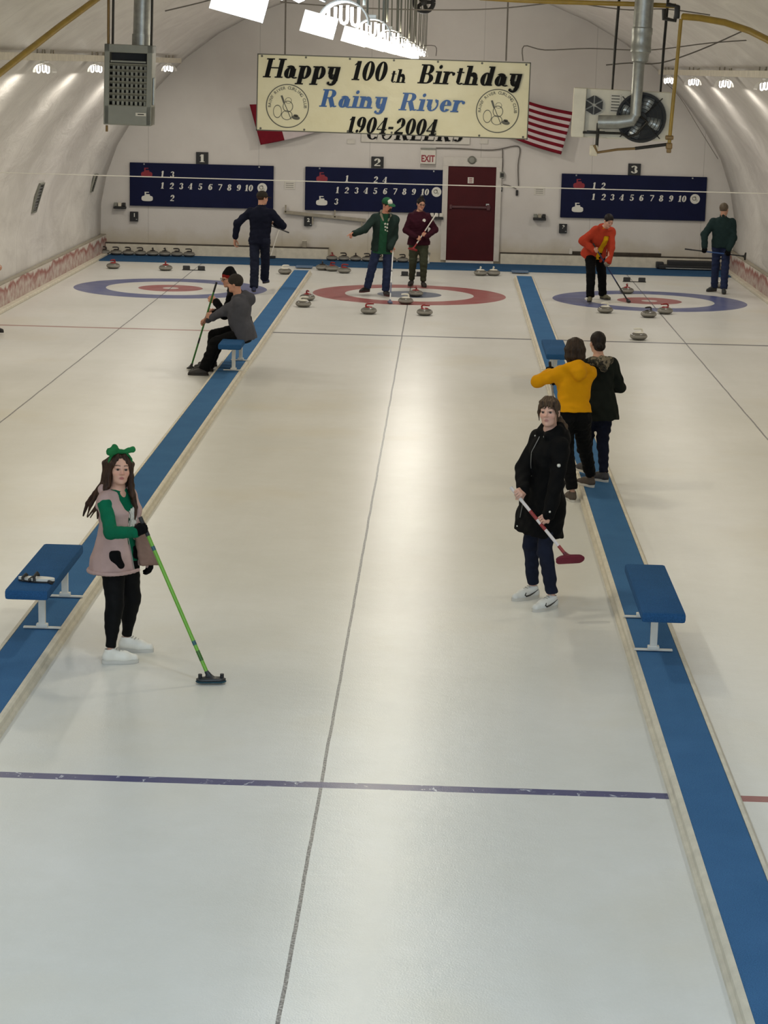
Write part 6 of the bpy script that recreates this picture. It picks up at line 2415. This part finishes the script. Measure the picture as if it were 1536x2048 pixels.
for x_, t_ in ((0.06, 0.07), (0.11, -0.03), (0.075, -0.53), (-0.03, 0.95), (0.105, 0.90)):
    stud(p2, on_front(tb2, p2, x_, t_, 0.003) + p2.G, p2.B[1])
fL = p2.Wr['L'] + (p2.El['L'] - p2.Wr['L']) * 0.16
stud(p2, fL - np.array([0, 0.058, 0]), np.array([0, -1, 0.2]), 0.010)
uL = p2.Sh['L'] * 0.50 + p2.El['L'] * 0.5
sl2 = stud(p2, uL + unit(np.array([-0.1, -1, 0.1])) * 0.072, np.array([-0.1, -1, 0.1]), 0.016, 'sleeve_badge')
m_lighthair = hair_mat('ash_brown_hair', (46, 35, 27), (92, 72, 54))
p2.hair('bangs', m_lighthair, 0.0045, 4)


def runner(s, sd, q, o):
    laces(s, sd, q, o)
    # curved tick on both sides
    sgs = (-1, 1)
    k_ = MB()
    for sg in sgs:
        pts = [q(sg * w_ * 1.03, y_, zz) - s.G for w_, y_, zz in ((0.040, 0.60, 0.066), (0.045, 0.645, 0.048), (0.046, 0.60, 0.037), (0.044, 0.46, 0.042), (0.041, 0.31, 0.055), (0.036, 0.14, 0.076))]
        k_.tube(pts, [0.003, 0.0065, 0.0075, 0.0065, 0.0045, 0.002], 6)
    k_.build('side_mark', m_darkshoe, o)


p2.shoes(M('pale_sneaker', (206, 206, 202), 0.5, var=0.05), m_solewhite, 0.285, h=0.0045, details=runner)
broom(b2a, b2b, 'white and red broom with flat red oval pad held by the woman in black coat', M('white_shaft', (214, 206, 204), 0.35, var=0.04), M('maroon_broom_head', (96, 22, 36), 0.45), 0.235, 0.085,
      hdir=(1, 0.1, -0.16), nrm=(-0.25, 0.72, 0.55), pad_mat=M('crimson_pad', (110, 26, 44), 0.85), r=0.013, bands=[(0.42, 0.50, m_redh), (0.56, 0.68, m_redh), (0.04, 0.20, m_redh)], grip_mat=M('white_grip', (206, 200, 196), 0.5))

# 3 --- woman in the mustard hoodie
G3 = at(1163, 1000, z=0)
f3L = footat(1144, 1003, 192)
f3R = footat(1180, 974, 215, 0.073)
b3a, b3b = at(1100, 728, Y=-18.98), at(1122, 968, z=0.012)
ax3 = unit(b3a - b3b)
p3 = Person('person seen from behind in mustard yellow hoodie and black trousers, leaning on a broom', 1.64, at(1139, 1001, z=0), 192, 'f',
            pelvis=(0.0, 0.0, -0.01), lean=(7, 2), head=(186, 6, 0), feet={'L': f3L, 'R': f3R},
            arms={'L': dict(grip=b3a - ax3 * 0.07, axis=ax3, d=np.array([-0.1, 1.0, 0.2]), pole=np.array([-1.0, -0.45, -0.5])),
                  'R': dict(grip=b3a - ax3 * 0.20, axis=ax3, d=np.array([-0.9, 0.4, 0.1]), pole=np.array([0.7, 0.2, -0.7]))},
            skin=(190, 145, 122), hc=0.008, thick=1.04)
p3.make_body()
p3.legs('trousers', m_blackcloth, (0.094, 0.074, 0.056), seed=31, end=0.02, calf=0.05, hipw=-0.008, top=0.2)
m_mustard = cloth('mustard_fleece', (204, 142, 8), 0.06)
p3.top('hoodie', m_mustard, 0.026, 0.08, 0.004, (1.0, 1.0), (0.068, 0.060, 0.046), seed=32, wr=0.006, hood=(0.10, 0.05, 0), wl=0.12)
p3.hair('shoulder', hair_mat('dark_brown_hair', (30, 22, 18), (58, 44, 34)), 0.006, 5)
p3.gloves(m_knit)
p3.shoes(m_brownshoe, m_solewhite, 0.26, h=0.006)
broom(b3a + ax3 * 0.02, b3b, 'pale patterned broom held upright in front of the woman in mustard hoodie', M('speckled_shaft', (170, 166, 160), 0.4, var=0.3, scale=60), m_black, 0.20, 0.07)

# 4 --- woman in the dark jacket
G4 = at(1192, 962, z=0.073)
G4[2] = 0.073
p4 = Person('person seen from behind in dark jacket with camouflage hood, beside the mustard hoodie', 1.53, G4, 196, 'f',
            pelvis=(0.0, 0.0, 0.0), lean=(5, -2), head=(200, 4, 0), feet={'L': footat(1170, 952, 205, 0.073), 'R': footat(1207, 963, 225, 0.073)},
            arms={'L': dict(wrist=G4 + frame(196)[1] * 0.30 + np.array([-0.05, 0, 0.98]), d=unit(frame(196)[1] * 0.4 + np.array([0.5, 0, -0.2])), curl=0.5),
                  'R': dict(wrist=G4 + frame(196)[1] * 0.28 + np.array([0.10, 0, 0.96]), d=unit(frame(196)[1] * 0.4 + np.array([-0.6, 0, -0.1])), curl=0.5, pole=np.array([0.8, -0.4, -0.4]))},
            skin=(190, 145, 122), hc=0.008, thick=1.02)
p4.make_body()
m_dj = cloth('dark_jacket', (22, 26, 22), 0.15)
n = N('camouflage_lining')
o_ = n.obj()
f_ = n.noise(o_, 22.0, 2.0, 0.5, 0.5)
n.done(n.mix(n.ramp(f_, 0.48, 0.52), n.mix(n.ramp(n.noise(o_, 35.0, 2.0), 0.5, 0.54), lin((52, 48, 36)), lin((28, 26, 22))), lin((112, 102, 84))), 0.9)
m_camo = n.m
p4.legs('jeans', m_navycloth, (0.098, 0.068, 0.050), seed=41, end=0.0, calf=0.05)
p4.top('jacket', m_dj, 0.028, -0.36, 0.006, (1.0, 1.0), (0.066, 0.058, 0.046), seed=42, wr=0.006, wl=0.12)
S = Solid()
S.chain([p4.tp(-0.09, 0.03, 0.97), p4.tp(-0.095, -0.07, 0.95), p4.tp(0.0, -0.135, 0.90), p4.tp(0.095, -0.07, 0.95), p4.tp(0.09, 0.03, 0.97)], [0.026, 0.036, 0.046, 0.036, 0.026], 0.03)
S.cap(p4.tp(0, -0.12, 0.95), p4.tp(0, -0.15, 0.78), 0.055, 0.035, 0.04)
S.func(wrinkle(43, 0.005, 0.05))
p4.part(S, 'hood', m_camo, 0.007)
p4.hair('lowbun', hair_mat('near_black_hair', (18, 14, 13), (38, 29, 25)), 0.006, 6)
p4.shoes(M('charcoal_sneaker', (52, 48, 50), 0.7, var=0.3, scale=30), m_solewhite, 0.255, h=0.006, details=lambda s, sd, q, o: laces(s, sd, q, o))

# 5 --- seated man in the grey hoodie
SEAT = 0.073 + 0.445
G5 = np.array([-2.16, -11.25, 0.0])
b5a, b5b = at(433, 565, Y=-10.95), at(381, 738, z=0.012)
ax5 = unit(b5a - b5b)
g5 = at(414, 632, Y=-11.03)
p5 = Person('person sitting on bench in grey hoodie and dark knit hat, holding a green broom', 1.68, G5, -92, 'm',
            pelvis=(0, -0.08, 0), sit=SEAT + 0.07, lean=(10, 0), head=(-100, 4, 0),
            feet={'L': (np.array([-2.62, -11.42, 0.0]), -92), 'R': (np.array([-2.60, -11.00, 0.0]), -80)},
            arms={'L': dict(grip=g5, axis=ax5, d=np.array([-1.0, 0.2, 0.1]), pole=np.array([0.3, -0.7, -0.9])),
                  'R': dict(wrist=np.array([-2.62, -10.98, 0.72]), d=(-0.8, -0.3, -0.4), thumb=(0, -0.5, 1), curl=0.5, pole=np.array([0.2, 0.9, -0.6]))},
            skin=(190, 140, 116), thick=1.16)
p5.make_body()
p5.legs('trousers', m_blackcloth, (0.092, 0.074, 0.068), seed=51, end=-0.03, top=0.06, hipw=-0.012)
m_greyhood = cloth('grey_hoodie', (74, 74, 80), 0.10)
p5.top('hoodie', m_greyhood, 0.024, -0.20, 0.004, (1.0, 1.0), (0.066, 0.058, 0.046), seed=52, wr=0.006, hood=(0.10, 0.05, 0), belly=0.03, wl=0.12)
p5.hair('crop', m_brownhair)
p5.beanie(cloth('charcoal_knit', (52, 48, 44), 0.15))
p5.shoes(m_darkshoe, m_darkshoe, 0.29)
broom(b5a, b5b, 'dark green broom held by the seated man in grey hoodie', M('green_shaft', (44, 104, 34), 0.4, var=0.15), m_darkmetal, 0.19, 0.07, hdir=(0.3, 1, 0), pad_mat=m_solewhite, bands=[(0.30, 0.36, m_black), (0.55, 0.62, m_black)])

# 6 --- seated person behind him
G6 = np.array([-2.18, -10.72, 0.0])
p6 = Person('person in glasses and black and red hat sitting behind the man in grey hoodie', 1.74, G6, -95, 'm', pelvis=(0, -0.04, 0), sit=SEAT + 0.09, lean=(17, 0), head=(-60, 8, 0),
            feet={'L': (np.array([-2.62, -10.80, 0.0]), -95), 'R': (np.array([-2.60, -10.48, 0.0]), -88)},
            arms={'L': dict(wrist=at(432, 603, Y=-10.66), d=(-0.75, -0.1, 0.25), thumb=(0.1, -0.2, 1), curl=0.75, pole=np.array([0.2, -0.3, -1.0])),
                  'R': dict(wrist=at(430, 625, Y=-10.5), d=(-0.8, -0.2, 0.2), thumb=(0.1, -0.2, 1), curl=0.8, pole=np.array([0.2, 0.5, -1.0]))},
            skin=(200, 150, 126))
p6.make_body(glasses=True)
p6.legs('trousers', m_blackcloth, (0.088, 0.070, 0.060), seed=61, end=-0.03, top=0.10)
p6.top('jacket', m_blackcloth, 0.022, -0.18, 0.0, (1.0, 1.0), (0.066, 0.056, 0.044), seed=62, collar=0.05)
p6.hair('crop', m_brownhair)
p6.beanie(m_knit, cloth('red_band', (128, 34, 30), 0.15), -0.002, 1)
p6.shoes(m_darkshoe, m_darkshoe, 0.28)

# 7 --- walking man in navy
G7 = at(515, 586, z=0)
p7 = Person('person walking away in navy shirt, jeans and dark cap, carrying a black broom', 1.90, G7, 170, 'm', pelvis=(0.02, 0.04, 0.0), lean=(3, 1), head=(128, 4, 0),
            feet={'L': footat(508, 589, 188), 'R': footat(529, 580, 165, 0.0, 0.03)},
            arms={'L': dict(wrist=at(470, 478, Y=G7[1] + 0.05), d=(-0.05, 0.05, -1), thumb=(0.3, 1, 0), curl=0.4, pole=np.array([-0.7, -0.4, 0])),
                  'R': dict(wrist=at(541, 445, Y=G7[1] + 0.26), d=(-0.9, 0.3, 0.25), thumb=(-0.2, 0.2, 1), curl=0.9, pole=np.array([1.0, -0.1, -0.7]))},
            skin=(180, 134, 110))
p7.make_body()
p7.legs('jeans', m_denim, (0.092, 0.076, 0.072), seed=71, end=-0.035)
p7.top('shirt', m_navycloth, 0.020, -0.16, 0.0, (0.55, 0.85), (0.068, 0.058, 0.046), seed=72, collar=0.03, belly=0.02)
p7.hair('short', m_brownhair)
p7.cap_(cloth('dark_cap', (48, 44, 38), 0.15), zcut=0.022)
p7.shoes(M('blue_shoe', (32, 42, 78), 0.6), m_darkshoe, 0.30)
a7, b7 = at(536, 428, Y=G7[1] + 0.42), at(577, 465, Y=G7[1] + 0.30)
a7 = at(519, 442, Y=G7[1] + 1.35)
broom(b7, b7 + unit(a7 - b7) * 1.05, 'black broom carried across the front of the walking man in navy', m_black, m_darkmetal, 0.18, 0.06, nrm=unit(b7 - a7) * -1 + np.array([0, 0.4, 0]), hdir=(0, 1, 0.2))

# 8 --- man in the green jacket pointing
G8 = at(757, 593, z=0)
b8a, b8b = at(786, 497, Y=G8[1] - 0.10), at(780, 606, z=0.012)
ax8 = unit(b8a - b8b)
p8 = Person('person in green jacket and green and white cap pointing left with arm stretched out', 1.86, G8, 10, 'm', pelvis=(-0.06, 0, -0.01), lean=(2, -3), head=(48, 14, 4),
            feet={'R': footat(733, 589, -38), 'L': footat(771, 591, 20)},
            arms={'R': dict(wrist=at(709, 467, Y=G8[1] - 0.44), d=(-0.8, -0.35, -0.38), thumb=(-0.1, -0.5, 0.8), curl=0.5, point=True, pole=np.array([0.1, 0.3, -1.0])),
                  'L': dict(grip=b8a - ax8 * 0.05, axis=ax8, d=np.array([0.1, -0.3, -1.0]), pole=np.array([0.25, 1.0, 0]))},
            skin=(194, 136, 112))
# a straight-down arm holds the broom by its top end
p8.make_body()
m_gj = cloth('dark_green_jacket', (32, 46, 42), 0.10)
m_kelly = cloth('kelly_green_shirt', (36, 78, 56), 0.10)
p8.legs('jeans', m_denim2, (0.090, 0.072, 0.066), seed=81, end=-0.02)
p8.top('shirt', m_kelly, 0.012, -0.30, 0.0, (0, 0), seed=82, neck=0.075)
p8.top('jacket', m_gj, 0.032, -0.22, 0.012, (1.0, 1.0), (0.062, 0.056, 0.048), seed=83, neck=0.09, open_=[(-0.045, 0.10, -0.4, 1.2)], wl=0.13)
S = Solid()
S.chain([p8.tp(0.05, 0.125, 0.80), p8.tp(0.085, 0.06, 0.96), p8.tp(0.06, -0.08, 1.05), p8.tp(-0.06, -0.08, 1.05), p8.tp(-0.085, 0.06, 0.96), p8.tp(-0.05, 0.125, 0.80)], [0.018, 0.026, 0.03, 0.03, 0.026, 0.018], 0.02)
p8.part(S, 'hood_collar', cloth('grey_fleece', (136, 132, 116), 0.1), 0.009)
tb8 = np.array(p8.torso_tab(0.012, -0.30, 0, 1.02, 0.075))
k_ = MB()
rg = np.random.RandomState(9)
for (x_, t_, w_, h_) in ((0.012, 0.70, 0.035, 0.030), (-0.035, 0.69, 0.028, 0.035), (0.005, 0.60, 0.030, 0.030), (-0.03, 0.58, 0.030, 0.034), (0.0, 0.50, 0.022, 0.030), (-0.04, 0.47, 0.026, 0.020)):
    c = on_front(tb8, p8, x_, t_, 0.006)
    k_.box(tuple(c), (w_, 0.008, h_), Matrix.Rotation(rg.uniform(-0.5, 0.5), 3, 'Y') @ Matrix.Rotation(R(10), 3, 'Z'), bev=0.006)
k_.build('shirt_print', m_chalk, p8.body)
p8.hair('crop', m_brownhair)
p8.cap_(cloth('green_cap', (34, 82, 54), 0.1), frontmat=cloth('white_cap_front', (206, 202, 192), 0.05))
S = Solid()
S.ell(p8.hl(0, 0.086, -0.050), np.array([0.028, 0.018, 0.009]) * p8.hs, p8.Bh, 0.01)
S.ell(p8.hl(0, 0.075, -0.088), np.array([0.040, 0.024, 0.026]) * p8.hs, p8.Bh, 0.02)
p8.part(S, 'beard', m_brownhair, 0.006)
p8.shoes(m_darkshoe, M('maroon_rubber', (74, 34, 34), 0.6), 0.30)
broom(b8a + ax8 * 0.02, b8b, 'white broom with blue-grey head standing under the hand of the pointing man', M('white_blue_shaft', (206, 206, 204), 0.35), M('blue_grey_head', (84, 92, 120), 0.6), 0.22, 0.07, hdir=(0.25, -1, 0),
      bands=[(0.17, 0.36, M('slate_band', (88, 94, 118), 0.4)), (0.56, 0.575, m_black)], grip_mat=m_white_paint)

# 9 --- woman in the maroon hoodie
G9 = at(835, 573, z=0)
b9a, b9b = at(873, 427, Y=G9[1] - 0.16), at(825, 500, Y=G9[1] - 0.27)
ax9 = unit(b9a - b9b)
g9R, g9L = b9b + (b9a - b9b) * 0.36, b9b + (b9a - b9b) * 0.44
p9 = Person('person in maroon hoodie and olive trousers with hair in a top bun, holding a broom', 1.74, G9, 8, 'f', pelvis=(0, 0, 0), lean=(0, 0), head=(22, 10, -4),
            feet={'R': footat(823, 571, -14), 'L': footat(846, 573, 14)},
            arms={'R': dict(grip=b9b + (b9a - b9b) * 0.30, axis=ax9, d=np.array([1.0, -0.3, -0.1]), pole=np.array([-0.9, 0.3, -0.5])),
                  'L': dict(grip=b9b + (b9a - b9b) * 0.44, axis=ax9, d=np.array([-1.0, -0.3, -0.3]), pole=np.array([0.9, 0.3, -0.5]))},
            skin=(196, 146, 122), thick=1.1)
p9.make_body(glasses=True)
m_maroon = cloth('maroon_hoodie', (52, 18, 30), 0.10)
p9.legs('trousers', cloth('olive_cloth', (60, 64, 50), 0.1), (0.098, 0.068, 0.050), seed=91, end=0.0, calf=0.05)
p9.top('hoodie', m_maroon, 0.026, -0.20, 0.004, (1.0, 1.0), (0.060, 0.055, 0.045), seed=92, hood=(0.08, 0.0, 0), bust=0.02)
tb9 = np.array(p9.torso_tab(0.026, -0.20, 0.004, 1.02, 0.075, 0, 0.02))
c = on_front(tb9, p9, -0.075, 0.72, 0.004)
k_ = MB()
k_.prism([c + p9.B[0] * 0.032 * math.cos(a) + p9.B[2] * 0.032 * math.sin(a) for a in np.linspace(0, 2 * math.pi, 19)[:-1]], tuple(p9.B[1] * 0.006))
o_ = k_.build('chest_badge', m_chalk, p9.body)
p9.hair('topbun', hair_mat('black_hair', (16, 13, 12), (32, 26, 24)), 0.007, 7)
p9.shoes(m_darkshoe, m_darkshoe, 0.27, tall=0.05)
broom(b9a, b9b, 'white and red broom held across the body by the woman in maroon', m_white_paint, m_redh, 0.19, 0.06, hdir=(1, 0.1, 0.0), nrm=(0.2, 0.5, 0.9), bands=[(0.02, 0.18, m_redh), (0.46, 0.52, m_redh)], grip_mat=m_white_paint)

# 10 --- woman in orange sweeping
G10 = at(1192, 603, z=0)
b10a, b10b = at(1188, 490, Y=G10[1] - 0.30), at(1257, 604, z=0.012)
ax10 = unit(b10a - b10b)
g10R, g10L = at(1194, 500, Y=G10[1] - 0.315), at(1213, 531, Y=G10[1] - 0.37)
p10 = Person('person in orange jacket over yellow shirt bending forward to sweep', 1.80, G10, 22, 'f', pelvis=(0.02, -0.10, -0.03), lean=(30, -6), head=(26, 30, 0),
             feet={'R': footat(1180, 606, -10), 'L': footat(1205, 599, 40)},
             arms={'R': dict(grip=g10R, axis=ax10, d=np.array([0.5, -0.4, -0.6]), pole=np.array([-1.0, 0.3, -0.1])),
                   'L': dict(grip=g10L, axis=-ax10, d=np.array([-0.3, -0.5, -0.8]), pole=np.array([1.0, 0.2, -0.1]))},
             skin=(196, 150, 130), thick=1.08)
p10.make_body()
m_orange = cloth('orange_jacket', (166, 58, 38), 0.08)
p10.legs('trousers', m_blackcloth, (0.096, 0.074, 0.066), seed=101, end=-0.03)
p10.top('shirt', cloth('yellow_shirt', (206, 160, 20), 0.08), 0.012, -0.16, 0.0, (0, 0), seed=102, bust=0.02)
p10.top('jacket', m_orange, 0.036, -0.22, 0.010, (0.97, 0.97), (0.070, 0.064, 0.052), seed=103, neck=0.09, open_=[(-0.08, 0.035, -0.4, 0.80)], wl=0.13, bust=0.02)
p10.hair('short', hair_mat('black_short_hair', (16, 13, 13), (34, 28, 28)), 0.007, 8)
p10.gloves(cloth('grey_glove', (120, 112, 100), 0.1), 'L', 0.05)
p10.shoes(M('olive_shoe', (92, 88, 66), 0.7), m_darkshoe, 0.28)
broom(b10a + ax10 * 0.03, b10b, 'dark blue broom of the woman in orange, its head on the red ring', M('navy_shaft', (34, 42, 84), 0.4), m_black, 0.18, 0.07, hdir=(0.1, -1, 0), bands=[(0.0, 0.35, m_black)])

# 11 --- man in dark green at far right
G11 = at(1438, 585, z=0)
b11a, b11b = at(1370, 498, Y=G11[1] - 0.24), at(1492, 513, Y=G11[1] - 0.24)
ax11 = unit(b11a - b11b)
p11 = Person('person in dark green jacket and black gloves holding a broom level across the thighs', 1.75, G11, -2, 'm', pelvis=(0, 0, 0), lean=(0, 0), head=(152, 2, 0),
             feet={'R': footat(1428, 583, -50), 'L': footat(1447, 587, -4)},
             arms={'R': dict(grip=at(1408, 502, Y=G11[1] - 0.24), axis=-ax11, d=np.array([0.1, -0.5, -1.0]), pole=np.array([-0.9, 0.5, 0.0])),
                   'L': dict(grip=at(1456, 508, Y=G11[1] - 0.24), axis=ax11, d=np.array([-0.1, -0.5, -1.0]), pole=np.array([0.9, 0.5, 0.0]))},
             skin=(186, 140, 116))
p11.make_body()
p11.legs('trousers', cloth('navy_trousers', (36, 44, 70), 0.15), (0.090, 0.074, 0.068), seed=111, end=-0.03)
p11.top('jacket', cloth('bottle_green_jacket', (30, 46, 46), 0.10), 0.032, -0.08, 0.0, (0.98, 0.98), (0.070, 0.064, 0.052), seed=112, collar=0.05, wl=0.13)
p11.hair('short', hair_mat('grey_brown_hair', (74, 64, 52), (110, 98, 82)), 0.007, 9)
p11.gloves(m_knit, 'RL', 0.07, 0.006)
p11.shoes(M('grey_boot', (44, 46, 46), 0.7), m_darkshoe, 0.29, tall=0.03)
broom(b11a, b11b, 'black and blue broom held level by the man in dark green jacket', m_black, m_darkmetal, 0.16, 0.06, hdir=(0.1, 0.3, 1), nrm=ax11 * 1.0, bands=[(0.36, 0.72, M('blue_shaft', (40, 76, 130), 0.4))])

# 12 --- person at the left edge, mostly outside the picture
G12 = np.array([-6.55, -7.42, 0.0])
p12 = Person('person at the left edge of the hall, only a hand and dark shoe in view', 1.72, G12, 62, 'm', pelvis=(0, -0.03, 0), lean=(-2, 0), head=(62, 10, 0),
             feet={'R': (np.array([-6.36, -7.56, 0.0]), 72), 'L': (np.array([-6.52, -7.28, 0.0]), 66)},
             arms={'R': dict(wrist=at(-14, 534, Y=-7.6), d=(0.85, -0.1, -0.25), thumb=(0.1, -0.4, 1), curl=0.5),
                   'L': dict(wrist=np.array([-6.55, -7.15, 0.86]), d=(0.5, 0, -0.8), curl=0.4)}, skin=(190, 142, 118))
p12.make_body()
p12.legs('trousers', m_blackcloth, (0.088, 0.070, 0.062), seed=121, end=-0.03)
p12.top('jacket', m_blackcloth, 0.024, -0.14, 0.0, (1.0, 1.0), seed=122)
p12.hair('short', m_brownhair)
p12.shoes(m_darkshoe, m_darkshoe, 0.28)
